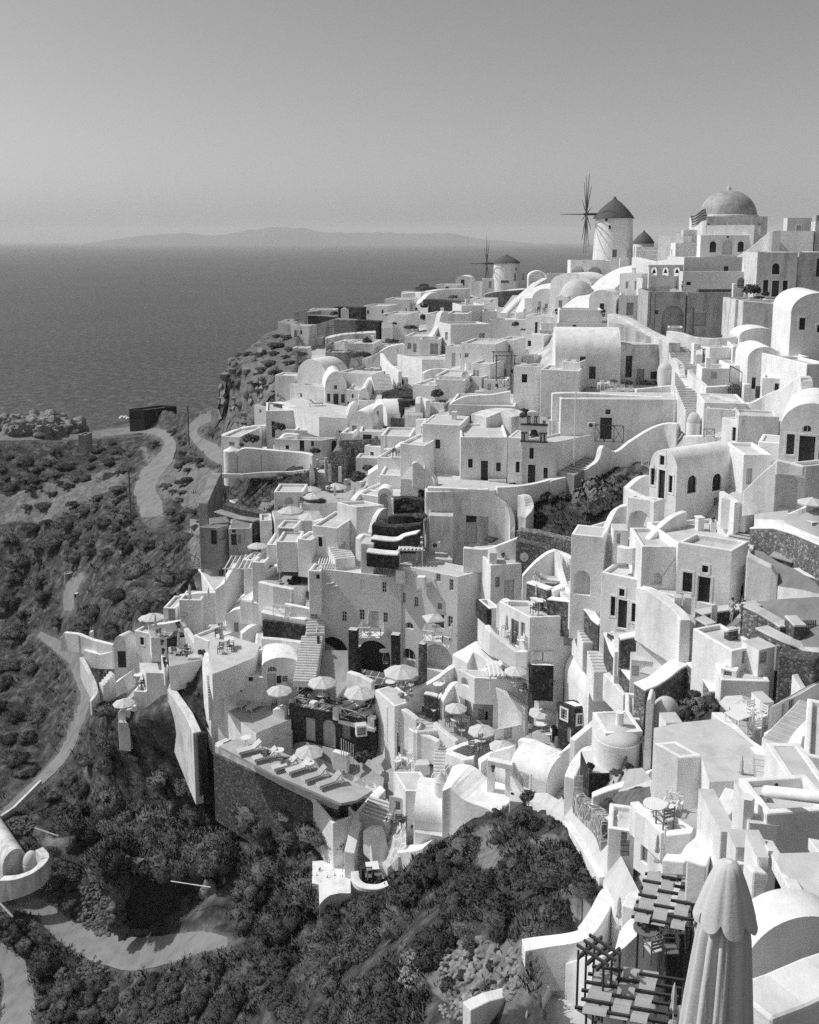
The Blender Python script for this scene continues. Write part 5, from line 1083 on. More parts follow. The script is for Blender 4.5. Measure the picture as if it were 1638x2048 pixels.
W('white fin wall with small arched window and lantern',[(1030,930,1340,67),(1130,985,1340,66.6),(1230,1030,1340,66.2),(1290,1110,1330,66)],th=.9,sub=1,ext=1)
H('white wall with half round window over a dark opening',1090,1160,1345,xl=None,xr=1180,a=100,ar=-8,d=4,D=66.4,ops='Rf 1102 1164 1138 1204;Ro 1080 1235 1155 1338')
W('white courtyard parapet curving down to the long roof edge',[(170,1200,1330,70),(240,1215,1370,69),(320,1265,1420,68),(420,1340,1480,67),(500,1410,1550,66),(540,1474,1600,65)],th=.8,ext=3)
for i,x in enumerate((480,560)): HF(('left','right')[i]+' little white seat block by the bookshelf window',x-32,x+32,1290,1350,15,.8,D=67.5,name='seat_block',cat='seat',par=.02)
DR('courtyard',[(300,1230),(640,1350),(900,1370),(1100,1345),(1000,1474),(560,1474)],'floor',.16)
DR('courtyard',[(560,800),(720,760),(940,820),(1100,880),(1000,900),(600,830)],'floor',.16)
potted('dark round urn on the white pedestal',772,672,50,D=76); HF('white pedestal under the dark urn',745,800,670,780,10,.8,D=76,name='pedestal',cat='pedestal',par=.02); 
ST('dark stone steps under the angular fin wall',960,860,1150,680,2.2,8,'stone',72,76,tread='floor'); 
W('broad rough stone retaining wall below the terrace umbrella',[(1110,720,960,72),(1310,720,1010,70),(1480,770,1060,68),(1720,870,1130,65)],m='stone_pale',th=1.5,cap='white',ext=4,sub=1); W('low stone pier at the path edge',[(1240,945,1030,69),(1430,1000,1060,68)],m='stone',th=.9,cap='floor',sub=1)
W('white terrace edge wall with swooping corner',[(1355,610,690,71),(1430,580,690,70.5),(1520,540,690,70),(1640,500,660,70)],th=.5); DR('terrace',[(1110,620),(1380,590),(1400,650),(1350,670),(1120,660)],'floor',.14); DR('terrace',[(1350,690),(1640,560),(1800,700),(1800,880)],'floor',.14)
U('white umbrella on the terrace above the rough stone wall',1580,490,240,'u',D=69,group=None); PUT('st','white square table under the terrace umbrella',1590,760,10,1.3,D=68)
DR('path',[(1040,890),(1180,930),(1300,1010),(1440,1070),(1600,1170),(1700,1290),(1500,1240),(1300,1210),(1290,1090),(1100,960)],'road')
W('curved low stone planter wall beside the path',[(1460,1060,1110,67),(1500,1090,1130,66.5),(1560,1110,1150,66),(1640,1140,1190,65.5)],m='stone',th=.8,cap='white'); potted('white carved stool planter beside the path',1545,1090,70,D=66.8,potm='white'); potted('bushy potted plant at the lantern wall',1335,1290,70,D=65.5)
# plaza (crop 1238,1100)
crop(1238,1100,400)
DR('plaza',[(560,580),(900,470),(1060,445),(1300,420),(1640,400),(1760,560),(1760,820),(1500,810),(1300,740),(1160,660),(900,640),(760,690)],'road',.15)
W('stone plaza parapet with pale coping',[(1045,460,610,64.5),(1150,445,560,66),(1330,405,500,67),(1550,325,400,69)],m='stone',th=1.,cap='floor_pale',sub=1,ext=2); W('stone parapet wall turning toward the pit house',[(1040,460,640,64),(1150,510,680,63),(1300,600,780,62),(1360,640,800,61)],m='stone_pale',th=.9,cap='floor_pale',sub=1,ext=3)
W('stone wall below the plaza with rounded coping',[(1155,640,800,61.5),(1250,690,860,60.5),(1380,750,880,59.5),(1500,800,900,59),(1640,870,960,58)],m='stone_pale',th=1.,cap='floor_pale',ext=3); W('square stone pier beside the plaza gate',[(1385,590,700,60.5),(1490,590,690,60.5)],m='stone',th=1.6,cap='floor_pale',sub=1); gate('brown plank gate at the plaza',1492,1612,575,680,D=60.5,m='mid_wood',arch=False); bush('round dark bush at the stone pier',1342,695,50,'b',1.,D=60.5)
W('low stone bench wall where two people stand',[(650,525,600,66.5),(760,500,590,67),(880,485,570,67),(990,475,560,67)],m='stone',th=.9,cap='floor_pale',sub=1); W('low stone pier on the ramp',[(655,560,660,65),(760,620,680,64)],m='stone',th=.9,cap='floor_pale',sub=1)
HF('white lattice screen leaning on the stone bench wall',750,805,455,605,10,.08,D=65.6,name='screen',cat='screen',roof='none')
PERS('person in cap, grey shirt and pale shorts standing by the bench wall',920,585,205,ang=-60,D=65.6,top='grey_cloth',low='cloth',z=None); PERS('person in dark shirt and pale shorts beside the doorway',1005,575,210,ang=150,D=66.2,top='black',low='cloth')
W('long white house edge wall running down beside the ramp',[(170,300,560,70),(320,365,640,69),(430,430,720,68),(540,540,800,67),(640,660,900,66),(720,760,940,65),(770,820,950,64)],th=1.,ext=4,sub=2)

DR('ramp',[(560,580),(650,560),(770,690),(860,820),(840,900),(770,900)],'road',.2)
H('long white house front with niche, doors and a tall shuttered window',235,330,940,xl=None,xr=770,a=128,ar=-38,d=5,D=72,ops='Rn 275 620 322 712;Rw 388 775 404 920;Rd 420 810 456 970;Rw 470 870 490 930;Rs 580 835 625 940;Rw 432 735 454 790',roof='flat',par=.05)

c = HF('tall white front with dark double door and small square fanlight',-160,235,180,650,34,6,D=75.5,ops='RwS 0 318 45 380;RdS -10 408 66 640;RwS 100 436 146 590;RwS -70 380 -30 540',par=.3)
T('terrace',[(-40,700),(110,650),(240,680),(230,700),(0,740)],1,'floor_pale',3,D=73)
W('dark stone wall of the small plunge terrace',[(0,725,840,71),(120,700,830,71),(235,680,820,71)],m='stone',th=.8,cap='white',sub=1); HF('plaster steps block with little cupboard door',90,380,900,1060,12,3.5,D=69,m='white',ops='Rp 96 950 162 1034',par=.02); ST('white steps to the cave house doors',250,1020,370,950,1.6,4,'white',67,70); HF('plunge pool basin with pale rim',-40,260,830,920,8,5,D=71,m='white',par=.4,rm='grey',name='plunge_pool',cat='plunge pool')
W('curving rough stone wall with white coping',[(160,1130,1320,63),(260,1090,1330,63.5),(360,1020,1330,64),(430,960,1320,64.5),(500,935,1300,65),(600,935,1280,65.5)],m='stone_pale',th=1.2,cap='white',ext=4); W('stone stair wall running down right of the plant garden',[(610,930,1080,64.5),(680,990,1120,63),(760,1080,1180,61.5),(820,1170,1240,60)],m='stone_pale',th=1.2,cap='white',ext=3)
H('white pit house with one dark window opening',1150,780,960,xl=925,xr=None,a=-22,ar=112,d=4,D=60,ops='Ls 1010 825 1108 925'); W('stone door pillar beside the pit house',[(880,670,950,62),(925,665,950,61.5)],m='stone',th=.8,cap='floor_pale',sub=1); HF('white roof equipment box',1140,1285,820,950,-24,1.6,D=58.5,name='equipment_box',cat='box',par=.02,ops='Rp 1150 840 1220 930')
W('rubble stone wall at the photo edge',[(1310,820,940,57.5),(1450,850,950,57),(1640,870,950,56)],m='stone',th=1.5,ext=3); pole('thick curved pipe post on the rubble wall',1293,780,920,D=58,r=.18,m='concrete',name='pipe',cat='pipe')
for i,(x,y,w,k) in enumerate(((560,1290,180,'p'),(660,1310,230,'p'),(740,1260,170,'d'),(610,1200,130,'d'),(790,1300,120,'d'),(560,1370,150,'b'))): bush(('pale feathery shrub in the walled plant garden','tall silvery shrub in the walled plant garden','dense grey shrub against the stair wall','climbing shrub on the curving stone wall','spiky shrub under the pale umbrella','dark shrub behind the domed chimney')[i],x,y,w,k,1.2)
potted('potted plant on the plaza steps',1590,400,60,D=67); PUT('st','low dark slab table in the plaza corner',1540,440,20,1,D=66)
# ------------------------------------------------------------ left middle: garden house, umbrella terraces (crop 380,740)
crop(380,740,480)
W('dark stone parapet of the cave house terrace',[(585,225,270,149),(650,232,275,147),(760,275,310,144),(880,295,330,141)],m='stone',th=1,sub=2,cap='white'); W('dark stone end wall of the cave house terrace',[(868,328,385,139.5),(1000,318,385,139),(1060,310,380,139)],m='stone',th=1.2,cap='white',sub=1,ext=2)
T('terrace',[(600,230),(720,190),(1080,250),(1070,330),(880,320)],0,'floor_pale',3,D=148)
HF('white sloping retaining house under the cave terrace',522,860,280,440,-8,8,D=143,m='white',ops='Rd 558 350 580 460'); W('white peak wall left of the two barrel vaults',[(1060,330,400,138),(1090,240,400,139),(1130,215,390,140),(1150,250,380,140)],th=.6)
W('parapet of the corner lookout terrace',[(225,440,520,139),(300,410,500,142),(440,378,470,144),(520,375,470,145)],th=.6,sub=1); H('white lookout house at the cliff corner',340,458,590,xl=215,xr=None,a=15,ar=75,d=8,D=136,ops='Ls 266 490 304 516'); RND('round white bastion at the cliff corner',278,545,650,105,D=134,roof='cone',rise=.5,rm='white',name='bastion',cat='bastion',batter=.05)
W('curved white garden wall above the cliff',[(330,550,640,134),(380,530,640,134),(520,540,645,134),(700,555,650,133),(800,565,660,132),(850,580,655,131)],th=.8,ext=2)
H('white garden house with barred doors and dark windows',900,480,640,xl=575,xr=1005,a=8,ar=40,D=133,roof='flat',ops='Lw 748 476 780 552;Lw 826 486 846 520;Lw 652 514 676 540;Rt 966 480 1006 650',d=7); HF('white vaulted back roof of the garden house',710,960,410,470,6,6,D=140,roof='flat'); HF('stepped white roof block behind the palm',620,730,402,480,16,6,D=142); W('white curved front wall with peak left of the barred doors',[(578,520,560,135),(640,440,555,136),(690,432,550,136),(745,438,550,135.5)],th=.7)
bush('tall leafy palm on the lookout terrace',615,430,110,'f',1.1,D=138,lift=.3); bush('tangled dark bush on the lookout terrace',425,500,130,'f',1.0,D=137); bush('low dark hedge by the lookout window',350,520,50,'b',1.2,D=136); bush('dark bush against the garden house wall',855,570,80,'f',1.,D=131.5); bush('dark shrubs under the curved garden wall',560,680,140,'d',.9,P=GT(*px(560,690))); bush('hanging creeper under the round bastion',440,660,150,'d',.9,P=GT(*px(440,690))); bush('scrub on the garden bank left of the poles',660,700,150,'d',.6,P=GT(*px(660,720))); bush('scrub above the rubble terrace',560,740,200,'d',.5,P=GT(*px(560,750)))
for i,(x,yt,yb) in enumerate(((928,598,700),(955,640,740),(1025,660,740))): pole(('left','middle','right')[i]+' weathered column beside the stone vault',x,yt,yb,D=127-i,r=.22,m='old',name='column',cat='column')
pole('slender lamp post above the rubble terrace',488,570,690,D=131,r=.06,m='metal',name='lamp_post',cat='lamp post'); W('thin white pipe wall along the cliff garden',[(165,705,725,131),(360,708,730,130),(500,695,720,130),(700,690,710,129),(815,675,700,128)],th=.25,sub=1,ext=.2)
W('tall leaning concrete wall post on the cliff',[(95,910,1080,122),(120,850,1070,123),(170,740,1040,126),(195,700,1000,128)],th=1.4,m='concrete',ext=2); W('white rock pillar by the black gate',[(820,640,780,124),(835,660,785,124),(850,700,790,124)],th=.8,m='old')
HF('rough stone house front with three dark windows',1020,1300,480,650,-8,7,D=129,m='stone_pale',ops='Rd 1040 560 1058 600;Rw 1100 535 1120 595;Rw 1172 575 1188 615;Rd 1228 552 1252 612',rm='floor'); HF('stone barrel vault of the roofless chapel',940,1060,660,720,4,8,D=126,m='stone_pale',roof='vR',rise=2.2,rm='stone_pale')
HF('white vaulted cottage with two doorways left of the stone front',1090,1245,360,480,16,7,D=134,roof='vR',rise=1.8,ops='Rs 1105 378 1138 440'); HF('white double cottage under the grey barrel vault',1240,1390,320,420,4,7,D=136,roof='vR',rise=1.9,ops='Rs 1275 280 1288 320;Rd 1255 345 1285 385'); HF('flat white porch house with dark openings',1160,1510,420,520,0,6,D=130,ops='Rd 1180 440 1240 495;Rs 1258 450 1284 515'); bush('dark shrub by the double cottage',1335,400,50,'f',.8,D=133); HF('dark stone block with pots behind the double cottage',1370,1500,330,410,6,4,D=133,m='stone')
HF('white chimney stack house at the stone front',1030,1110,430,500,10,4,D=131); pole('white ornamental lamp post above the chimneys',1146,335,430,D=132,r=.09,name='lamp_post',cat='lamp post')
HF('rooftop terrace house with folded umbrella',1280,1600,592,800,18,8,D=118,m='white'); CU('tall folded white umbrella on the rooftop terrace',1335,422,590,'c',D=119); PUT('dc','dark chair left on the rooftop terrace',1385,590,40,1.3,D=117); PUT('dc','dark chair right on the rooftop terrace',1430,590,120,1.3,D=117); PUT('t','table between the rooftop chairs',1350,585,0,1.2,D=117.5); W('white wave shaped wall beside the rooftop terrace',[(1450,600,720,116),(1490,530,720,117),(1560,500,720,118),(1620,490,720,119)],th=.7); HF('white shade roof behind the folded umbrella',1300,1500,448,540,8,6,D=124); W('low dome wall behind the rooftop chairs',[(1400,530,580,121),(1440,500,580,121),(1500,498,580,121),(1540,530,580,121)],th=2)
U('white umbrella left of the upper pair',825,805,150,'u',D=121); U('white umbrella at the top right of the terraces',995,785,160,'u',D=121); U('white umbrella in front of the upper pair',838,850,155,'u',D=116); U('big white umbrella over the arched cellar',685,945,185,'u',D=111.5); U('flat white umbrella half behind the roof',820,990,180,'u',D=109)
T('terrace',[(720,820),(1080,830),(1130,800),(1060,900),(760,920)],0,'floor',3,D=121); HF('white cellar house with arched doorway under the umbrellas',575,775,830,960,2,4,D=116,ops='Rn 640 868 705 916'); T('terrace',[(560,960),(880,960),(900,1010),(580,1020)],0,'floor',3,D=112)
CU('folded white umbrella by the ladder',990,782,895,'c',D=117); bush('dark bushes right of the umbrella pair',1150,760,150,'f',.9,D=122); bush('dark clump beside the upper right umbrella',1210,690,90,'f',1.,D=124); bush('dark plants below the big umbrella',880,905,90,'f',.7,D=115); W('slatted white stair right of the dark bushes',[(1215,700,780,122),(1290,650,780,122)],th=2.5,sub=1)
for i,(x,y) in enumerate(((620,985),(650,990),(850,900),(940,830),(760,930))): PUT('dc',('dark chair under the big umbrella, left one','dark chair under the big umbrella, right one','dark chair beside the dark plants','dark chair below the top right umbrella','dark chair below the middle umbrella')[i],x,y,40*i,1.2,D=(112,112,116,120,114)[i])
for i,pts in enumerate(([(250,905,960,118),(400,950,1000,116),(555,985,1020,114)],[(188,965,1030,115),(330,1010,1080,113),(465,1030,1110,111)])): W(('long rubble wall of the upper cliff terrace','long rubble wall of the lower cliff terrace')[i],pts,th=1.2,m='stone',ext=2,sub=1,cap=None if i == 0 else 'concrete')
DR('dirt_terrace',[(270,890),(440,870),(590,900),(560,985),(400,945)],'road'); bush('heap of pale stones on the cliff terrace',510,890,130,'p',.5,D=119,name='stone_heap',cat='stones')
H('ruined concrete hut with dark door on the cliff',190,1080,1200,xl=65,xr=270,a=12,ar=50,D=108,m='concrete',rm='road',d=4,ops='Ld 142 1095 182 1190;Rs 200 1100 240 1160',par=.05,name='hut',cat='hut'); HF('raised concrete box on the ruined hut',150,270,1050,1085,-20,2.5,D=109.5,m='concrete',rm='road',par=.02,name='roof_box',cat='box'); HF('ruined stone hut with two openings',265,420,1085,1190,-6,4,D=108.5,m='grey',rm='road',par=.05,ops='Rd 285 1075 312 1110;Rs 325 1125 348 1185;Rd 280 1120 318 1195',name='hut',cat='hut'); HF('concrete stub wall beside the stone hut',480,560,1030,1110,-10,3,D=109,m='old')
DR('yard',[(0,1020),(80,1030),(90,1170),(220,1230),(180,1270),(0,1160)],'road')
# blocks under the umbrellas
H('white house with pitched shade roof and dark slot',720,1078,1180,xl=595,xr=None,a=8,ar=82,d=3,D=105,ops='Ls 606 1085 706 1165',m='white'); HF('long flat white roof in front of the shade roof',590,735,1170,1200,4,4,D=101.5)
W('curved white balustrade above the long stair',[(850,1030,1110,106),(890,1020,1100,107),(950,1005,1090,108),(1000,998,1080,109)],th=.6); HF('white wall house left of the long stair',840,1010,1060,1300,20,6,D=101.5); ST('long white outdoor stair descending to the right',1060,1290,960,1110,2.2,13,'white',98.5,104)
H('white house with flat roof terrace and tall dark window',1140,935,1240,xl=1005,xr=1330,a=40,ar=14,D=103,ops='Rs 1095 1025 1120 1075;Rw 1098 1022 1120 1076',d=6); W('white arch shouldered wall right of the flat roof terrace',[(1230,1110,1210,101),(1260,1010,1200,102),(1300,950,1180,103),(1335,940,1180,104)],th=.6); HF('white house with louvred arched door',1130,1400,840,960,28,7,D=110,ops='Rc 1296 840 1352 970'); HF('white hooded gable with louvred arched door',1282,1375,850,975,4,2,D=108,roof='vR',rise=.8,ops='Rc 1296 845 1352 965'); W('white sweeping parapet above the flat roof terrace',[(1110,890,950,108),(1150,840,940,110),(1210,815,930,112),(1290,830,930,112)],th=.7)
H('tall white house end below the rooftop terrace',1480,720,900,xl=1295,xr=None,a=6,ar=84,d=6,D=113); HF('white stair house right of the rooftop terrace',1490,1640,640,780,10,6,D=114); ST('white steps right of the rooftop terrace',1550,720,1560,650,2.2,6,'white',112,116)
for i,pts in enumerate(([(1390,880,960,104),(1480,860,950,104),(1600,880,950,103)],[(1370,990,1060,102),(1480,985,1060,101),(1590,1000,1060,101)],[(1250,1045,1120,100),(1400,1060,1130,99.5),(1580,1045,1110,99)],[(1245,1145,1220,98),(1400,1160,1230,97.5),(1470,1130,1220,97.5),(1560,1110,1200,97)],[(1210,1235,1310,96),(1330,1250,1320,95.8),(1425,1255,1330,95.6)])): W(('top','second','third','fourth, white topped','lowest')[i]+' dark stone garden terrace wall left of the peeling house',pts,th=1.2,m='stone_dark',ext=.3,cap='white' if i in (3,4) else None)
for i,(x,y,w,k) in enumerate(((1550,830,140,'d'),(1470,890,120,'f'),(1320,1040,120,'d'),(1560,1000,150,'d'),(1500,950,160,'b'))): bush(('grassy tuft in the top terrace bed','agave clump in the second terrace bed','weeds in the third terrace bed','weeds in the bed by the peeling house','ivy on the dark terrace wall')[i],x,y,w,k,.5,D=(105,104,101,101,102.5)[i])
HF('white chimney pillar at the foot of the garden terraces',1165,1250,1185,1320,10,2.5,D=97,par=.02); W('white curved wall joining the garden terraces',[(1145,1150,1230,99.5),(1180,1120,1220,100),(1240,1130,1220,100)],th=.7)
U('white umbrella above the long white parapet',458,1190,140,'u',D=106); HF('white boxy air vent house',735,830,1150,1230,20,3,D=101); HF('low white house with arched roof at the long stair foot',700,860,1262,1330,26,4,D=104,dz=.4,roof='vR',rise=.8); HF('white terraced block under the flat white roof',525,720,1190,1310,4,5,dz=.4,D=104.5)
# ------------------------------------------------------------ left terraces and hotel (crops 300,1060 / 600,1060)
crop(300,1060,400)
W('long white parapet running down with flower pots',[(540,480,560,106),(600,430,540,106),(720,230,340,108),(800,170,280,110),(860,140,230,111)],th=.7,sub=1,ext=3)
pergola('white timber pergola with pale rafters on the left terrace',620,470,850,450,2.2,4.5,D=103.5,n=6,thick=.09); HF('white door house under the pergola with dark door',840,940,260,470,10,4,D=103); HF('white wall with boxy top beside the pergola',765,845,240,330,14,3,D=106)
W('white garden wall round the plant terrace',[(900,420,520,102),(1020,450,540,101),(1180,480,560,100.5)],th=.6,sub=1,ext=2); W('white parapet beyond the plant terrace',[(930,350,420,103),(1000,310,400,104),(1100,240,330,106)],th=.5); T('terrace',[(900,400),(1100,280),(1320,330),(1310,450),(1180,470)],0,'floor',3,D=103); CU('folded white umbrella at the plant terrace',1062,215,420,'c',D=101.5); PUT('t','white round table on the plant terrace',1055,350,0,1.2,D=102.5)
for i,(x,y,w) in enumerate(((990,390,60),(1170,310,60),(1260,400,110),(1180,440,140),(1070,400,50))): bush(('dark plant left on the plant terrace','dark round bush by the curved wall','dark bush right on the plant terrace','dark flower bed on the plant terrace','dark plant under the folded umbrella')[i],x,y,w,'f',.9)
RND('low white dome beside the white pergola balcony',1360,320,470,150,roof='dome',D=100.5,rise=1.6); HF('white curved wall house with small window at the stair foot',1300,1400,330,470,10,5,D=98,ops='Rw 1360 365 1388 402')
H('big white flat roofed cave house on the left terrace',640,680,870,xl=410,xr=950,a=66,ar=6,D=105.5,d=9,ops='Ls 442 690 458 760',m='white',par=.06); HF('white vaulted room with small window on the left terrace',635,930,720,930,6,7,D=104.5,roof='vR',rise=1.2,ops='Rs 688 760 724 838'); W('white curved shoulder wall beside the vaulted room',[(750,840,960,102),(830,780,950,102.5),(900,760,940,103),(920,780,940,103)],th=.8); HF('small white chimney block with pot on the vaulted roof',790,812,545,595,4,.6,D=105,name='chimney',cat='chimney',par=.02)
W('flat white roof edge behind the vaulted room',[(810,520,640,105),(900,540,640,104.5),(1050,570,640,104)],th=4,sub=1)
W('dark patterned stone panel below the white railing',[(935,730,880,99.5),(1100,748,890,99),(1290,775,900,98)],m='stone_dark',th=.8,sub=1,ext=.1); W('white wall speckled with stones under the dark panel',[(925,870,970,99.2),(1100,885,980,98.6),(1260,905,990,97.8)],m='white',th=1.1,sub=1); W('white parapet carrying the low railing',[(920,660,760,100),(1100,700,780,99.4),(1290,720,800,98.4)],th=.9,sub=1,ext=.2); railing('white low railing with diagonal braces above the dark panel',[(1010,712),(1210,735)],1.4,D=99)
T('terrace',[(930,640),(1080,540),(1330,590),(1310,700),(1100,680)],0,'floor_pale',3,D=100.6); CU('folded white umbrella by the flower pots',1165,480,660,'c',D=100); potted('big potted plant by the hotel stair',1300,570,85,D=100.5); potted('potted plant in the middle of the pot row',1140,550,40,D=102); potted('potted plant left in the pot row',1105,570,40,D=102); bush('leafy creeper bed under the folded umbrella',1060,650,130,'d',.5,D=100.8)
W('white parapet with dark dots behind the stone panel',[(1110,600,690,99.5),(1220,620,700,99),(1320,640,710,98.6)],th=.5,sub=1)
ST('upper half of the long white hotel stair',1355,860,1350,540,2.0,14,'white',96.8,101); ST('lower half of the long white hotel stair',1260,1250,1330,870,2.3,18,'white',92,96.8,dz=.5); railing('thin white handrail left of the hotel stair',[(1225,1180),(1290,860)],1.0,D=None,cross=False); railing('thin white handrail right of the hotel stair',[(1325,1180),(1375,850)],1.0,D=None,cross=False); pole('black drain post beside the hotel stair',1382,870,1110,D=96,r=.16,m='stone_dark',name='post')
T('terrace',[(490,900),(640,860),(900,940),(860,1040),(720,1100),(600,1150),(510,1180),(480,1050)],1,'floor_pale',3,z=66); CU('folded white umbrella on the left chair terrace',590,765,930,'c',D=103)
for i,(k,x,y,rz,l) in enumerate((('dc',555,880,20,'dark slatted chair behind on the left terrace'),('dc',580,1010,170,'dark slatted chair in front on the left terrace'),('dc',660,990,250,'dark folding chair on the left terrace'),('st',650,960,15,'table on the left chair terrace'))): PUT(k,l,x,y,rz,1.3,z=66)
HF('white block step on the left terrace',720,850,1000,1050,-6,1.5,D=98.5,par=.02); HF('white roof of the fanlight house',855,1180,985,1100,-6,5,D=97.5,par=.05); HF('small white skylight box on the fanlight house',1050,1130,1030,1060,-8,1.2,D=96.5,par=.02,name='skylight',cat='skylight')
HF('white house with half round fanlight over pale doors',920,1220,1120,1300,-8,6,D=94.3,roof='vR',rise=.9,ops='Rf 962 1120 1040 1164;Rp 960 1175 1030 1290;Rd 1036 1195 1076 1260;Rv 1080 1195 1128 1250')
HF('white rounded annexe with small square window',600,930,1185,1350,8,5,D=94.8,ops='Rw 806 1196 842 1240;Rd 728 1286 752 1326',par=.1); W('white stepped parapet above the square window',[(590,1160,1240,95.5),(690,1130,1230,96),(730,1090,1200,96.5),(850,1040,1160,97.5)],th=.6,sub=1)
ST('curved white stairs down to the sunbed terrace',555,1370,540,1180,2,9,'white',95,96.2); W('tall white edge wall left of the curved stairs',[(500,950,1080,103),(470,1060,1180,101),(470,1160,1300,99.5),(500,1290,1420,97.5),(530,1392,1480,96)],th=.9,ext=5); W('curved white wall right of the curved stairs',[(590,1170,1260,97.5),(600,1260,1350,96.5),(640,1340,1392,95.5)],th=.7)
U('white umbrella left of the braced stair rail',1060,1300,225,'u',D=92); U('white umbrella over the seated pair',1410,1230,255,'u',D=91); U('small white umbrella behind the stair foot',1180,1215,130,'u',D=95)
# far left terraces
H('grey tall block with dark door on the left terraces',215,640,760,xl=110,xr=None,a=6,ar=84,d=4,D=109,ops='Ls 150 650 210 742',m='white'); W('white parapet with pots behind the left terraces',[(245,530,600,110),(400,510,580,109.5),(560,505,570,109)],th=.6,sub=1,ext=3); HF('white pierced wall left of the pergola',240,420,570,660,4,3,D=108,par=.4); CU('folded white umbrella against the pierced wall',330,440,630,'c',D=107); CU('second folded umbrella left of the pergola',482,470,600,'c',D=107.5); U('white umbrella at the far left of the terraces',20,700,200,'u',D=110); CU('folded umbrella beside the far left umbrella',48,690,840,'c',D=108)
W('white parapet under the far left umbrella',[(0,770,850,109),(120,760,840,108.5),(250,740,820,108),(290,790,830,107.5)],th=.7,sub=1,ext=3); PUT('dt','dark planter table beside the dark door',275,760,0,1.4,D=107.5); potted('dark potted palm on the white parapet',232,800,70,D=107.5); PUT('dc','dark chair at the far left parapet',70,870,30,1.2,D=107); PUT('wc','white seat at the far left parapet',110,870,30,1.2,D=107)
W('long grey side wall of the left passage',[(300,800,900,107),(380,920,1010,104),(470,900,1000,103)],th=.6,m='old',sub=1); HF('white wall with stair slot beside the passage',360,480,860,960,40,4,D=103.5); W('shaded passage wall with dark arch',[(180,880,960,107),(200,850,960,107),(320,838,920,107.5)],th=1.5,m='stone_dark',ext=.5)
T('tile_terrace',[(150,960),(320,920),(470,1010),(440,1060),(160,1120)],0,'floor',3,D=106); CU('folded white umbrella on the dark awning terrace',240,830,1010,'c',D=105); PUT('dt','white round table on the dark awning terrace',270,1020,0,1.3,D=104); 
for i,(x,y) in enumerate(((200,1020),(240,1060),(290,1070),(310,1010))): PUT('dc',('left','front','right','far')[i]+' dark chair round the table on the dark awning terrace',x,y,80*i,1.2,D=104)
HF('white steps block at the dark awning terrace',310,450,1050,1110,-10,2,D=102.5,par=.02); bush('dark leafy bush at the passage end',440,1020,110,'f',1.1,D=102.5)
# the hotel
crop(600,1060,400)
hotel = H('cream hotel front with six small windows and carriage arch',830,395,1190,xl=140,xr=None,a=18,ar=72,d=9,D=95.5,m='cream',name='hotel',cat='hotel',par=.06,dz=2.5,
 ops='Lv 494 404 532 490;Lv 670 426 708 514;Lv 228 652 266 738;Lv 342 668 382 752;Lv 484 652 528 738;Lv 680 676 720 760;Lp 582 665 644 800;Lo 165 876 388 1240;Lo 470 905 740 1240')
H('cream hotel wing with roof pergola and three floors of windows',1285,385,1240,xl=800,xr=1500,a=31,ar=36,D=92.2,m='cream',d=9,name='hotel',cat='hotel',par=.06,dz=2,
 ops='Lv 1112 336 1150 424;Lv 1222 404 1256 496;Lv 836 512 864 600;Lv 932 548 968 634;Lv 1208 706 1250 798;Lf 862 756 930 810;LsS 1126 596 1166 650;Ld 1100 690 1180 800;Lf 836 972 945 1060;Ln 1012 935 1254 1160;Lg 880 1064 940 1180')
W('hotel roof parapet stub between the two fronts',[(795,320,430,95.5),(850,335,430,95)],th=.6,sub=1,ext=.1); W('hotel roof parapet left of the railing gap',[(965,375,470,94),(1030,380,470,93.6)],th=.6,sub=1,ext=.1)
railing('white three bar railing on the hotel roof, left gap',[(850,405),(965,440)],1.3,D=94.8,cross=False); railing('white three bar railing on the hotel roof, right gap',[(1035,480),(1165,505)],1.2,D=93.6,cross=False)
pergola('white log pergola on the hotel roof with pale mats',815,330,1000,385,2.2,4.5,D=96,n=6,thick=.12,cover='cloth'); HF('white stair head house on the hotel roof',1045,1250,260,400,-14,5,D=96.5,m='white',par=.02)
HF('white balcony room with pergola at the hotel corner',150,300,350,520,14,4,D=98.5,m='white',ops='',par=.8); pergola('white slatted pergola at the hotel corner',155,500,300,505,3.0,4.5,D=98.6,n=7,thick=.07); PUT('t','white round table on the hotel corner balcony',245,490,0,1.2,D=98); PUT('wc','white chair behind the table on the hotel corner balcony',275,460,20,1.2,D=99); PUT('t','white stool table right on the hotel corner balcony',280,500,0,.9,D=97.8)
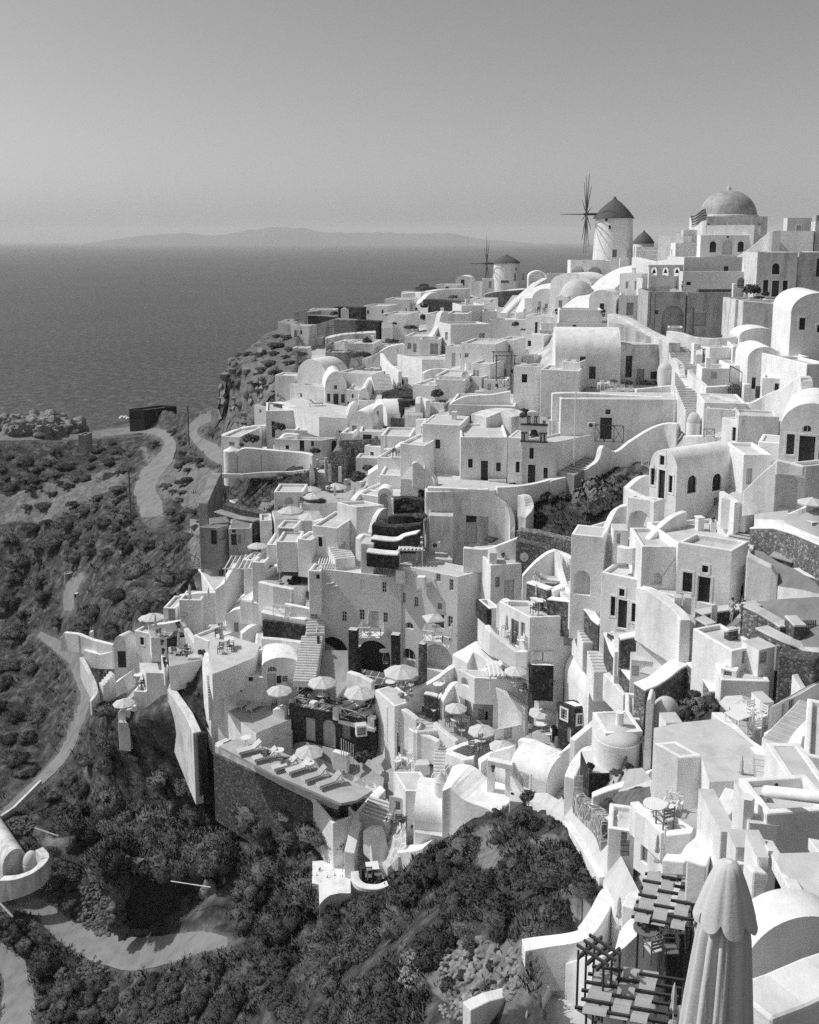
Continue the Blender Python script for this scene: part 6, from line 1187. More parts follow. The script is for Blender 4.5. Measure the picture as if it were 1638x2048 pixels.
for lab,pts,zt_,D_ in (('white braced balcony under the folded umbrella',[(480,880),(660,895)],1.9,94.6),('white braced balcony under the square umbrella',[(1005,905),(1165,950),(1225,905)],2.0,91)):
    Pb = [at(*px(*p),D_-.6*i*(1 if lab.find('square') > 0 else .3)) for i,p in enumerate(pts)]; o = root('balcony',Pb[0],lab,'balcony')
    back = [p+Vector((.35,1.6,0)) for p in Pb]; poly = [(p.x,p.y) for p in Pb]+[(p.x,p.y) for p in back[::-1]]
    MB().prism(poly,Pb[0].z-.22,Pb[0].z).build('slab','white',o); b = MB(); cr = MB()
    for a_,b_ in list(zip(Pb,Pb[1:]))+[(Pb[0],back[0]),(Pb[-1],back[-1])]:
        b_ = Vector((b_.x,b_.y,a_.z)); n = max(1,round((b_-a_).length/1.2))
        for i in range(n+1): q = a_+(b_-a_)*(i/n); b.tube([q,q+Z*1.1],.05,4)
        b.tube([a_+Z*1.1,b_+Z*1.1],.05,4); b.tube([a_+Z*.15,b_+Z*.15],.04,4)
        for i in range(n): q,r_ = a_+(b_-a_)*(i/n),a_+(b_-a_)*((i+1)/n); cr.tube([q+Z*.15,r_+Z*1.1],.03,4); cr.tube([q+Z*1.1,r_+Z*.15],.03,4)
    b.build('rail_frame','white_wood',o); cr.build('braces','white_wood',o)
CU('folded white umbrella on the hotel balcony',568,645,850,'c',D=94.6); U('square white umbrella on the hotel balcony',1095,705,225,'q',D=91.5,rz=.3,group=None); PUT('t','white table on the square umbrella balcony',1115,850,0,1.1,D=91.8)
for i,(x,yt,yb) in enumerate(((432,818,1130),(455,960,1130),(778,858,1060))): HF(('tall dark stone pier left of the hotel porch','dark stone pier foot in the hotel porch','dark stone pier right of the hotel porch')[i],x-34,x+30,yt,yb,15,.8,D=(93.2,93.6,92.6)[i],m='stone_dark',name='pier',cat='pier',roof='flat',par=.02,dz=1)
HF('speckled dark stone pier of the hotel wing',968,1014,930,1230,28,.8,D=90.6,m='stone',name='pier',cat='pier',par=.02,dz=1)
tag(MB().add([at(*px(x,y),D) for x,y,D in ((100,1110,98),(200,1100,98),(400,1120,97),(820,1190,94.5),(990,1240,92.5),(1000,1392,89.6),(780,1480,89.6),(660,1500,89.8),(500,1410,91.8),(380,1340,93.6),(400,1240,95),(150,1180,96.5))],[(0,1,11),(1,2,10,11),(2,3,9,10),(3,8,9),(3,4,7,8),(4,5,6,7)]).build('tile_plaza','tile',None),kind='structure')

W('white slanting kerb wall by the carriage arch',[(400,1155,1250,93),(480,1180,1250,92),(600,1240,1280,91)],th=.6,sub=1); DR('ramp',[(190,1000),(390,1000),(400,1260),(300,1392),(150,1330)],'floor',.2)
U('big white umbrella on the tile plaza',828,1140,310,'u',D=88,width=None); U('white umbrella right over the stone front terrace',490,1310,285,'u',D=90)
for i,(k,x,y,rz,l) in enumerate((('t',825,1265,0,'round table under the big plaza umbrella'),('wc',880,1255,60,'white chair right of the big plaza umbrella pole'),('dc',700,1130,0,'chair in the shade of the hotel porch'),('t',740,1310,0,'round table left on the tile plaza'),('mc',780,1330,90,'wooden chair by the left plaza table'),('t',880,1370,0,'round table right on the tile plaza'),('mc',835,1320,190,'wooden chair behind the right plaza table'),('mc',905,1310,150,'wooden chair near the plaza wall'),('dt',690,1060,0,'dark table in the hotel porch'))): PUT(k,l,x,y,rz,1.25,z=None,D=91-i*.15)
W('curved white wall from the plaza to the courtyard',[(930,1290,1392,87.5),(1010,1270,1380,87.5),(1130,1200,1330,88),(1220,1130,1290,88.5),(1290,1090,1230,90)],th=.6,ext=3); W('white shoulder wall right of the courtyard',[(1160,1392,1480,86),(1220,1290,1450,86.5),(1270,1250,1430,87),(1300,1290,1440,86.5),(1330,1392,1470,86)],th=.6,ext=3); T('courtyard',[(930,1360),(1010,1290),(1260,1110),(1280,1240),(1160,1380)],0,'floor_pale',2,D=87.5); PUT('t','white round table in the small courtyard',1130,1330,0,1.2,D=87); PUT('wc','white chair in the small courtyard',1160,1300,160,1.2,D=87.4); W('patterned stone bench back in the small courtyard',[(1020,1340,1392,86.6),(1080,1350,1392,86.4),(1130,1365,1400,86.2)],m='stone',th=.5,cap='white')
# ------------------------------------------------------------ middle: white cascade of terraces (crop 900,1060)
crop(900,1060,400)
HF('white annexe roof with pots right of the hotel wing',330,640,290,560,-12,6,D=90.5,m='white',par=.05,ops='Rs 372 384 408 470;Rp 444 408 526 580;Rp 268 380 322 560'); potted('dark tyre shaped pot on the hotel roof corner',352,235,60,D=92); potted('dark ring pot beside the hotel roof corner',436,225,50,D=92.5)
HF('white corner block on the hotel roof',320,385,190,290,0,1.5,D=91,par=.02); W('white swooping parapet above the annexe roof',[(110,140,250,94),(300,150,250,93.5),(420,110,240,93),(550,60,240,92.5)],th=.6)
W('white slope wall running up from the annexe to the arch house',[(590,370,470,87),(680,270,460,87),(780,190,450,87.2),(850,165,440,87.5),(880,180,440,87.5)],th=.6); W('white end wall right of the slope wall',[(870,175,440,87),(905,330,470,85),(950,470,540,83)],th=.5,sub=1)
W('white low wall under the ivy stone wall',[(830,155,260,89),(930,190,300,88),(1000,230,360,86.5)],th=.6)
T('terrace',[(640,440),(840,380),(930,460),(820,490)],3,'floor',2.5,D=84); PUT('l','white sunbed on the small stone terrace',820,440,75,1.1,D=84.8); PUT('lg','grey sunbed behind on the small stone terrace',770,420,80,1.1,D=85.5)
W('dark and pale stone wall under the sunbed terrace',[(648,430,590,85),(720,455,610,84),(822,490,650,82.5)],m='stone',th=.8,cap='white',ext=2); W('white end of the sunbed terrace with steps',[(825,490,580,82.5),(920,450,560,83)],th=.8,sub=1); ST('white steps beside the sunbed terrace',1050,590,950,480,1.6,5,'white',80,83)
CU('folded white umbrella before the stone wall',705,440,590,'c',D=83.5); W('long curving stone wall with white top along the stair',[(810,565,650,82),(930,580,690,81),(1050,600,720,79.5),(1130,660,800,78),(1190,740,870,76.8),(1240,780,900,76)],m='stone',th=.7,cap='white',ext=2)
HF('low stone pier at the foot of the curving wall',1235,1310,775,905,0,.9,D=75.5,m='stone',name='pier',cat='pier',par=.02,rm='floor')
H('white cube house with roof terrace and pale door',650,715,980,xl=400,xr=1040,a=58,ar=6,d=7,D=80.5,ops='Lg 500 740 560 940;Ls 580 760 612 880;Rp 935 750 1015 945',par=.25); PUT('dc','slatted deck chair left on the cube house roof',690,690,20,1.3,z=None,D=81.5); PUT('mc','slatted deck chair right on the cube house roof',800,680,300,1.3,D=82); PUT('t','small round table on the cube house roof',740,650,0,1.2,D=82.5); W('roof parapet behind the deck chairs',[(470,575,640,84),(640,585,640,84),(840,650,700,82.5),(1040,680,740,81)],th=.4,sub=1)
H('white balcony box with dark stone side',320,640,780,xl=225,xr=415,a=68,ar=6,d=3,D=86,m='white',par=.5); W('dark stone face of the balcony box',[(225,560,690,88.5),(322,655,775,85.8)],m='stone_dark',th=.5,sub=1,ext=.1); W('white balcony parapet curve',[(390,610,700,85.5),(440,560,700,85),(500,590,700,84)],th=.5)
W('white angled parapet of the lower balcony',[(300,775,900,84),(340,830,960,83),(440,910,1000,82),(550,990,1080,81),(640,985,1060,80.5)],th=.5,sub=1,ext=.8); CU('folded cloth umbrella on the lower balcony',462,690,880,'c',D=82.5); PUT('wc','white chair on the lower balcony',420,860,40,1.2,D=83); PUT('wc','white deck chair before the curtained door',580,950,100,1.3,D=81)
ST('upper white steps beside the cube house',1180,930,1090,720,1.9,9,'white',76.5,80); ST('lower white steps ending at the barrel vault',1290,1170,1230,990,2.2,7,'white',73,76); W('white stair wall left of the upper steps',[(1040,685,900,80),(1090,800,930,78.5),(1140,900,960,77.5)],th=.5,sub=1)
HF('white landing block between the two step flights',840,1290,950,1080,-8,4,D=82,par=.02); HF('white square hatch box with lattice vent',660,850,1000,1090,-4,1.8,D=80.4,ops='Rs 664 1005 765 1080',par=.02,name='vent_box',cat='box')
H('dark rough stone hut with white flat top',675,1105,1345,xl=640,xr=850,a=50,ar=-4,d=3,D=80,m='stone_dark',rm='white',par=.02,dz=.6,name='stone_hut',cat='hut')
HF('white flat side with small window left of the barrel vault',848,935,1010,1150,14,3,D=81,ops='Rs 864 1056 888 1104')
H('white barrel vaulted house with rounded gable and small window',1128,1380,1600,xl=930,xr=1400,a=76,ar=10,d=9,D=75.5,roof='vR',rise=2.1,ops='Rs 1232 1354 1292 1392',dz=4)
H('white house with long shade roof left of the stone hut',200,1210,1392,xl=60,xr=640,a=50,ar=-6,d=6,D=83.5,dz=.4,ops='Ln 90 1210 150 1275',par=.03); pergola('white log shade rack on the shade roof house',330,1270,430,1215,.9,2,D=82,n=3,thick=.12,cover='cloth'); W('white raised fin on the shade roof',[(240,1170,1230,86),(330,1110,1220,86),(430,1095,1200,86)],th=.7); W('jagged white parapet with ledge behind the shade roof',[(80,1055,1140,88),(200,950,1100,89),(330,1000,1100,87.5),(440,1090,1160,85.5)],th=2.5,sub=1)
W('long dark stone walled passage down the right of the steps',[(1290,850,1000,74.5),(1340,1000,1130,72.5),(1420,1130,1250,71),(1500,1230,1330,69.5)],m='stone',th=.7,cap='white',ext=2,sub=1); H('stone fronted landing below the dark double door',1360,880,1000,xl=1280,xr=1620,a=58,ar=4,d=4,D=73,m='stone',rm='floor_pale',par=.02); W('white path wall right of the lower steps',[(1300,1160,1260,72.5),(1400,1260,1360,71),(1470,1340,1420,70)],th=1.2,sub=1)
HF('white low niche block under the arch house',985,1150,520,700,-10,3,D=81,par=.05,ops='Rn 1010 340 1148 530',m='white'); H('tall white house front with open arch left of the dark doors',1235,60,740,xl=985,xr=None,a=20,ar=70,d=3,D=77.5,ops='Ln 1010 335 1150 530',par=.05,dz=2) 
# ------------------------------------------------------------ sunbed terraces (crop 380,1320)
crop(380,1320,460)
T('sunbed_terrace',[(270,365),(520,250),(720,300),(720,420),(470,520),(400,470)],4,'floor',3,z=61.1)
W('white parapet of the upper sunbed terrace',[(175,340,460,96.5),(290,400,500,95),(405,465,560,94)],th=.7,sub=1,ext=3); W('white rounded chimney pillar on the sunbed parapet',[(408,400,530,93.6),(430,390,530,93.4),(455,405,530,93.2)],th=.9,name='chimney',cat='chimney'); CU('folded grey umbrella beside the chimney pillar',392,450,570,'cg',D=92.6)
gate('white picket gate at the foot of the curved stairs',205,285,275,360,D=96,m='white_wood',arch=False)
PUT('l','white sunbed left of the close pair',405,320,-38,1.25,z=61.1); PUT('l','white sunbed right of the close pair',475,340,-38,1.25,z=61.1); bush('crumpled towel heap on the left sunbed',447,265,50,'p',.5,D=99.6,lift=.4,name='towel',cat='towel')
PUT('st','slatted table under the left terrace umbrella',610,290,15,1.2,z=61.1); PUT('dc','dark chair with figure shaped cushion by the white buttress',600,350,90,1.2,z=61.1); W('white curved buttress beside the terrace steps',[(610,340,450,92.3),(650,330,450,92),(690,345,450,91.8)],th=1.); ST('white steps down to the gravel strip',660,545,690,400,1.8,8,'white',91,92.8)
stone = H('dark stone front with pale doors under the railed terrace',1320,430,720,xl=710,xr=None,a=20,ar=70,d=5,D=88.3,m='stone_dark',rm='tile',par=.02,name='cellar',cat='house',ops='Lp 822 415 892 575;Lc 945 430 1035 620;Ls 1080 445 1140 560;Lw 1180 470 1265 555',dz=1.5)
W('white braced parapet posts of the railed terrace',[(712,265,345,92.4),(745,275,350,92.2)],th=.6,sub=1,ext=.1)
for i,(a_,b_) in enumerate((((750,335),(860,355)),((905,370),(1025,400)),((1075,415),(1270,470)))): railing('white braced railing, %s panel over the dark stone front' % ('left','middle','right')[i],[a_,b_],1.15,D=91.9-i*1.3)
for i,(x,y) in enumerate(((880,290),(1048,330),(1295,395))): W('white railing post, %s of the railed terrace' % ('first','second','last')[i],[(x-20,y,y+75,91.5-i*1.4),(x+20,y+8,y+82,91.2-i*1.4)],th=.7,sub=1,ext=.2,name='post',cat='post')
W('white ledge along the railed terrace',[(712,338,362,92.3),(1050,412,436,90),(1320,480,504,88.2)],th=.5,sub=1,ext=.1)
railing('white braced stair rail at the railed terrace corner',[(745,255),(815,205)],1.1,D=93)
PERS('person seated with dark hair in black at the left of the railed terrace',830,300,78,60,'sit',D=92.6,top='black',low='dark_cloth'); PERS('person in black seated right of the little round table',990,325,88,70,'sit',D=91.8,top='black',low='black'); PUT('t','little round table between the two people in black',935,300,0,1.1,D=92); PERS('person reclining near the right end of the railed terrace',1080,335,70,100,'sit',D=91.2,top='dark_cloth',low='dark_cloth')
for i,(k,x,y,rz) in enumerate((('l',885,275,-30),('l',1130,330,-50),('l',1180,350,-50),('l',1290,390,-50),('t',1215,360,0))): PUT(k,('white deck bed behind the little round table','white deck bed left on the railed terrace','white deck bed in the middle of the railed terrace','white deck bed at the right end of the railed terrace','white round table among the deck beds')[i],x,y,rz,1.15,D=(93.5,91.6,91,89.6,90.4)[i])
HF('white air conditioner box on the dark stone front',1185,1262,475,550,-12,.8,D=87.2,name='air_conditioner',cat='air conditioner',par=.02,dz=0,ops='Rs 1192 485 1252 540'); bush('dark bush at the foot of the dark stone front',1240,715,150,'f',1.,D=86.5); W('low planter wall with small posts',[(1025,640,690,87.3),(1130,670,720,86.6)],th=.6,m='white',sub=1)
for i in range(6): pole(('first','second','third','fourth','fifth','sixth')[i]+' slim stake from the left in the planter',1078+i*17,560+i*9,665+i*8,D=86,r=.045,m='old',name='stake',cat='stake')
DR('gravel_bed',[(640,560),(820,590),(1020,640),(1200,720),(1380,850),(1240,870),(1080,790),(900,700),(640,610)],'gravel',.15); 
W('white wall step above the long sunbed terrace',[(440,540,600,94.4),(520,575,640,93.3),(620,610,690,92),(740,650,720,91.3),(900,700,770,90.1),(1080,770,820,89),(1230,850,900,87.1)],th=.6,ext=2,sub=1); W('two log edging steps on the gravel',[(1080,780,800,86.6),(1200,715,735,87.4)],th=.5,m='concrete',sub=1,ext=.2)
T('long_terrace',[(205,612),(330,560),(640,650),(900,760),(1100,840),(1300,930),(1180,1000),(1075,1020),(600,815)],4,'floor',.25,z=59.8)
W('long low parapet of the lower sunbed terrace',[(197,595,655,92.8),(460,720,780,89.7),(700,850,910,86.7),(900,950,1008,84.5),(1070,1010,1066,83.2)],th=.8,m='old',ext=0,sub=1); W('short end parapet of the lower sunbed terrace',[(197,595,650,92.8),(330,535,600,95.2)],th=.7,m='old',ext=1,sub=1)
W('tall rough retaining wall below the long parapet',[(192,652,820,92.6),(460,778,980,89.5),(700,908,1080,86.5),(900,1005,1140,84.3),(1075,1063,1190,83)],th=.9,m='stone',ext=5,sub=1)
U('white umbrella shading the long sunbed terrace',848,640,225,'u',D=88.5)
for i,(k,x,y,rz) in enumerate((('l',430,660,-62),('l',540,710,-62),('l',680,775,-62),('l',780,795,-58),('lg',895,850,-58),('lg',1000,895,-58))): PUT(k,('white sunbed first along the long parapet','sunbed of the person lying left','sunbed of the two people lying together','empty white sunbed under the umbrella','first grey covered sunbed','last grey covered sunbed by the round bush')[i],x,y,rz,1.3,z=59.8)
for k,x,y,l,d_ in (('t',635,700,'small round table with drinks between the lying people',90.8),('t',850,790,'small round table beside the umbrella pole',88.4),('t',400,610,'small pale round table at the terrace corner',94.6)): PUT(k,l,x,y,0,1.2,z=59.8)
def lying(label,x,y,D,rz,**kw):
    return person(label,onz(*px(x,y),59.8)+Z*.1,R(rz),1.7,'lie',**kw)
lying('person lying on the left sunbed in dark swimwear',545,712,92,-62+180,top='dark_cloth',low='black'); lying('sunbather lying near the small drinks table',665,760,90.4,-62+180,top=None,low='black'); lying('second sunbather lying beside the first on the wide bed',715,770,89.8,-62+180,top=None,low='dark_cloth')
PERS('person with dark hair sitting up by the drinks table',620,705,60,200,'sit',D=91.7,top='cloth',low='black')
HF('white block seat at the right end of the long terrace',1130,1245,900,970,20,1.5,D=84.8,par=.02,name='seat_block',cat='seat'); PUT('l','white cushioned day bed by the round bush',1255,950,55,1.3,D=84.2); PUT('wc','white wicker chair by the day bed',1300,970,120,1.3,D=83.6); bush('large round bush at the end of the long terrace',1205,1040,170,'b',.7,D=82.8); W('dark stone kerb under the round bush',[(1080,1020,1060,83.2),(1200,1060,1110,82.4)],m='stone_dark',th=.5,sub=1); potted('small potted ball plant on the seat block',1180,890,40,D=85.5)
W('white wall from the round bush up to the grey gate',[(1200,1080,1180,81.8),(1290,990,1120,82.4),(1370,900,1040,83.4)],th=.7,ext=3); gate('grey plank gate above the paved court',1375,1410,875,960,D=83,m='mid_wood',arch=False)
W('long pale wedge wall below the left terraces',[(-60,35,150,103),(-128,205,330,101),(0,380,640,97),(62,515,780,94)],th=.9,m='old',sub=1,ext=4); W('dark stone end of the wedge wall',[(62,515,780,94),(110,512,700,94.6)],th=.9,m='stone_dark',sub=1,ext=3)
for i,(x,y,w,k) in enumerate(((160,470,130,'b'),(250,520,120,'d'),(60,60,120,'d'),(90,250,130,'d'),(30,180,110,'b'),(100,370,90,'b'))): bush(('dark shrub below the picket gate','spreading shrub below the chimney pillar','hanging shrub at the top of the wedge garden','hanging shrub in the wedge garden','shrub beside the wedge wall','small shrub in the wedge garden')[i],x,y,w,k,1.)
# ------------------------------------------------------------ small umbrella terraces (crop 760,1320)
crop(760,1320,440)
H('white house with brown framed door below the tile plaza',250,540,880,xl=-150,xr=440,a=62,ar=10,d=6,D=84.5,ops='Rw 322 676 400 785',par=.05,dz=2) 
HF('white wall with tall dark glazed door',110,260,345,760,-30,4,D=86,ops='Rd 130 530 215 720;Rw 140 455 196 540',par=.05); W('white wavy parapet from the railed terrace down the stair',[(60,340,460,87.5),(115,335,470,87),(200,375,520,86),(280,440,560,85),(290,480,600,84.8),(260,520,640,84.6),(350,560,680,84),(440,600,720,83.4)],th=.6,sub=2,ext=2)
DR('tiled_path',[(250,350),(350,370),(420,500),(560,640),(440,630),(330,520)],'tile',.25); ST('pale striped steps on the tiled path',360,540,320,400,2.2,5,'white',84.2,87)
W('white parapet right of the tiled path',[(410,460,560,85),(480,530,620,84),(575,600,680,82.6)],th=.5,sub=1); ST('white stair below the tiled path',470,860,480,640,1.8,9,'white',81.2,83.6); W('curved white wall between courtyard and umbrella',[(410,300,480,86.8),(480,230,460,87),(550,170,420,87.4),(580,190,420,87.2),(610,320,460,86)],th=.6); W('speckled stone wall beside the tiled path',[(325,330,400,87.4),(370,350,430,86.8),(420,380,470,86)],m='stone',th=.6,cap='white',sub=1); W('patterned stone bench of the courtyard edge',[(330,240,320,88.2),(410,270,340,87.6)],m='stone',th=.5,cap='white',sub=1)
U('white umbrella on the middle court',565,345,185,'u',D=85); PUT('t','round table under the middle court umbrella',562,500,0,1.2,D=84.4); PUT('dc','dark chair left on the middle court',510,490,60,1.2,D=84.7); PUT('mc','wooden chair right on the middle court',610,560,200,1.2,D=83.6); PUT('wc','white lounge chair at the middle court wall',640,490,250,1.3,D=84.6); DR('court_floor',[(430,460),(600,400),(740,470),(850,560),(640,640),(560,590)],'floor',.25)
HF('white house with open pale doors behind the middle court',690,860,250,470,-24,5,D=85.8,ops='Rp 735 365 780 450;Rd 783 385 805 450;Rw 655 345 672 400',par=.05); H('white house with small windows and peaked parapet',1055,480,650,xl=850,xr=1180,a=-20,ar=40,d=5,D=81.5,ops='Ls 935 360 978 440;Lp 870 410 900 500;Lp 925 470 985 590',par=.05); W('white slope parapet of the balcony court',[(850,180,330,83.6),(960,260,420,82.6),(1090,350,490,81.4)],th=.5,sub=1,ext=2.5)
W('white hooked wall left of the umbrella with the girl',[(1165,290,400,80.6),(1180,240,400,80.8),(1240,190,400,81),(1310,180,400,81)],th=.5); PUT('t','round table on the balcony court',1005,220,0,1.2,D=82.6); PUT('mc','wooden chair on the balcony court',1060,260,120,1.2,D=82); PUT('mc','reclined wooden chair by the dark stone hut',1100,270,260,1.3,D=81.6); U('white umbrella over the balcony court',1010,70,185,'u',D=79.6); PUT('t','round stool table behind the slope parapet',830,265,0,1.1,D=84)
U('white umbrella beside the standing girl',1210,375,225,'u',D=80.4); PUT('t','round table under the umbrella beside the girl',1200,540,0,1.2,D=79); PUT('wc','white chair near the dark round basket',1250,590,100,1.2,D=78.4)
T('roof_terrace',[(1040,590),(1170,520),(1330,560),(1420,620),(1340,690)],0,'floor',2,D=79)
H('white cottage with sloping barrel roof and one dark framed window',1240,918,1010,xl=962,xr=1420,a=38,ar=50,d=7,D=73.6,roof='vR',rise=1.5,ops='LwS 1036 842 1112 950',dz=3)
W('white parapet under the girl and the round table',[(1040,585,690,78.6),(1140,600,720,77.6),(1340,690,800,75.6),(1425,620,740,75.6)],th=.6,sub=1,ext=2)
PERS('girl standing on the white parapet with hand to her face',1118,578,130,20,'stand',D=78.4,top='grey_cloth',low='dark_cloth'); RND('dark round basket seat by the stone cottage',1298,520,570,62,roof='dome',m='black',rm='black',D=78.6,rise=.5,dz=.3,name='basket_seat',cat='seat'); RND('wicker drum table by the dark basket',1330,580,640,60,m='mid_wood',rm='mid_wood',D=77.6,dz=.2,name='drum_table',cat='table'); bush('low dark plant bed by the wicker drum',1385,625,80,'b',.5,D=76.6)
H('dark stone cottage with white roof and two white windows',1440,355,560,xl=1325,xr=1555,a=46,ar=12,d=3.5,D=76.4,m='stone_dark',rm='white',ops='LvS 1350 365 1392 440;RvS 1470 408 1510 476;Lp 1385 500 1420 610',par=.03,name='stone_cottage')
U('white umbrella left of the lower pair',755,510,220,'u',D=82); U('white umbrella right of the lower pair',905,625,205,'u',D=79.6); PUT('t','round table with four chairs on the lower court',750,660,0,1.3,D=81)
for i,(x,y) in enumerate(((680,670),(720,700),(790,690),(760,640))): PUT('mc',('left','front','right','far')[i]+' wooden chair at the lower court table',x,y,70*i,1.2,D=81-i*.1)
W('white zigzag parapet of the lower court',[(505,675,830,81.6),(600,630,760,82.4),(720,600,700,83)],th=.6,sub=1); W('white front parapet of the lower court',[(505,680,780,81.4),(640,730,840,79.8),(700,720,830,79.6)],th=.7,sub=1,ext=2); W('speckled stone base of the lower court',[(505,775,850,81),(640,805,860,79.4)],m='stone_white',th=.8,sub=1); W('low white wall with round buttress below the right umbrella',[(740,750,860,79),(800,710,850,79.2),(845,680,840,79),(990,640,800,77.6)],th=.7,ext=2)
potted('dark jar beside the white framed window',380,820,60,D=82.4); HF('white cupboard bench below the tiled stair',255,370,785,850,-6,1,D=82.6,par=.02,name='cupboard',cat='cupboard'); CU('folded white umbrella in the shady doorway',162,615,800,'c',D=84.4)
for i,(k,x,y) in enumerate((('t',160,800),('wc',200,845),('wc',130,790),('wc',220,790))): PUT(k,('round table in the shady doorway court','white chair in front of the shady table','white chair left of the shady table','white chair right of the shady table')[i],x,y,60*i,1.3,D=84-i*.2)

def gateway():
    P0 = at(*px(825,995),76.2); P1 = at(*px(960,1010),75.6); o = root('gateway',P0,'white beam gateway with pots over the tiled walk','gateway'); h = zat(P0,*px(825,775))-P0.z; P1.z = P0.z; e = (P1-P0).normalized(); n = Vector((-e.y,e.x,0)); L_ = (P1-P0).length
    for u in (0,L_): MB().box(P0,e,n,u-.3,u+.3,-.3,.3,-1,h).build('post','white',o,bevel=.06)
    MB().box(P0,e,n,-.3,L_+.3,-.32,.32,h-.02,h+.5).build('beam','white',o,bevel=.06)
gateway(); W('white gable buttress right of the gateway',[(965,790,1010,75.8),(990,850,1010,75.4),(1060,980,1040,74.6)],th=.6,sub=1); potted('hanging leafy pot on the gateway post',840,830,60,D=75.6); potted('dark potted plant beside the tiled walk',720,965,70,D=77.4)
DR('tiled_walk',[(330,880),(460,840),(640,850),(780,880),(820,980),(960,1010),(880,1010),(700,950),(560,880),(380,910)],'tile',.25)
# lower big vaults
H('large smooth white vault above the paved court',250,1195,1266,xl=None,xr=690,a=98,ar=-8,d=5.5,D=77,roof='vL',rise=1.9,dz=3)
H('white house with slate shade roof and chimney hood',190,975,1230,xl=100,xr=400,a=70,ar=0,d=7,D=79,par=.03,ops='Ls 105 1060 150 1130;Ld 155 1140 180 1180'); RND('white dome chimney hood with dark cap',455,890,960,110,roof='cone',rise=.8,D=78.2,name='chimney',cat='chimney',batter=.3); W('sweeping white roof shell right of the chimney hood',[(500,880,1000,77.8),(600,860,1010,77.4),(720,960,1060,76.4),(860,1010,1080,75.4),(960,1060,1120,74.6)],th=4,ext=3)
DR('steps_path',[(950,1060),(1100,1010),(1240,1010),(1440,1130),(1638,1266),(1800,1500),(1960,1820),(1740,1820),(1560,1480),(1420,1220),(1250,1120),(1180,1080)],'floor_pale',.25); bush('flowering bush at the gateway corner',1110,1050,150,'f',1.2,D=72.6); potted('agave pot at the gateway corner',985,1030,50,D=73.6,k='f'); HF('small white meter house beside the flowering bush',960,1070,1050,1110,10,1.5,D=72.6,par=.02); bush('spiky agave at the top of the stepped path',1385,1030,80,'d',1.,D=70)
# paved court bottom (crop 600,1540)
crop(600,1540,300)
DR('paved_court',[(760,480),(960,520),(1160,640),(1160,860),(1100,960),(960,1080),(890,1060),(830,640),(650,600)],'flag',.2); W('white wall left of the paved court stair',[(540,900,1000,78.6),(620,560,760,80.6),(650,480,700,81.2),(900,190,420,83.2)],th=1.,sub=1,ext=3)
H('white roofless room below the long terrace',640,490,720,xl=360,xr=None,a=-30,ar=120,d=5,D=81.4,par=1.2,m='white',rm='floor')
W('white seam wall beside the paved court',[(750,620,740,79.6),(840,640,820,79),(870,850,1000,78.4),(890,1040,1150,77.8)],th=1.6,sub=1)
SL('large smooth white roofed house with tall shaded wall among the lowest shrubs',[(135,995),(330,985),(460,925),(540,915),(640,735),(760,735),(770,640),(835,650),(885,1040),(640,1055),(605,1110),(615,1210),(710,1345),(430,1345),(330,1365),(265,1410),(212,1470),(205,1250),(132,1235)],16,75.2,9,'white')
W('oval white parapet with stone base round the dark table',[(600,1100,1200,76.6),(620,1200,1290,75.8),(700,1260,1330,75.2),(850,1270,1330,75),(960,1230,1300,75.2)],th=.7,ext=.3); W('dark stone base of the oval parapet',[(600,1200,1290,76.3),(625,1280,1350,75.5),(705,1320,1390,74.9),(850,1325,1390,74.7),(965,1290,1360,74.9)],th=.8,m='stone_dark',ext=2); W('dark stone wall behind the oval court',[(665,1055,1120,77.6),(760,1040,1110,77.8),(870,1040,1100,77.8)],th=.6,m='stone_dark',sub=1)
PUT('st','square table in the oval court',790,1160,10,1.4,D=76.6); PUT('dc','dark slatted chair in the oval court',750,1220,180,1.4,D=75.8); PUT('dt','dark round stool in the oval court',850,1200,0,.9,D=76); HF('white slatted bench at the oval court',960,1070,1060,1180,-40,.8,D=76.4,name='bench',cat='bench',par=.02); railing('white slatted rail beside the bench',[(960,1200),(1075,1080)],1.2,D=76.2,cross=False)
H('small white house with ladder and grey shutter on the paved court',1160,320,620,xl=970,xr=1250,a=20,ar=0,d=4,D=79.6,ops='Ls 1040 345 1095 440;Rs 1165 400 1240 560',par=.03)
def ladder(label,x0,y0,x1,y1,D0,D1,w=.5,n=8,m='old'):
    a_ = at(*px(x0,y0),D0); b_ = at(*px(x1,y1),D1); e = Vector((1,0,0)); o = root('ladder',a_,label,'ladder')
    for s in (-w/2,w/2): MB().tube([a_+e*s,b_+e*s],.035,4).build('rail',m,o)
    r = MB()
    for i in range(1,n): q = a_+(b_-a_)*(i/n); r.tube([q-e*w/2,q+e*w/2],.025,4)
    r.build('rungs',m,o); return o
ladder('leaning wooden ladder on the paved court',970,570,1020,370,79,79.3)
for i,(x,y) in enumerate(((1080,590),(1120,620))): PUT('dc',('dark chair left on the paved court','dark chair right on the paved court')[i],x,y,30*i,1.3,D=78.6)
for i,(x,y) in enumerate(((945,560),(1000,590),(1220,640))): potted(('dark pot left of the ladder','dark pot right of the ladder','black potted plant in the doorway corner')[i],x,y,55,D=79); 
HF('white ledge block under the rounded vault shell',1250,1600,680,800,14,2,D=76.6,par=.02,m='cream'); W('white buttress wall right of the paved court',[(1110,860,1000,77),(1200,850,1000,76.4),(1300,840,980,75.6),(1400,800,940,75)],th=1.4,ext=3); W('cloth covered white post by the bench',[(1130,920,1110,76.8),(1160,930,1130,76.6)],th=.4,sub=1,name='post',cat='post')
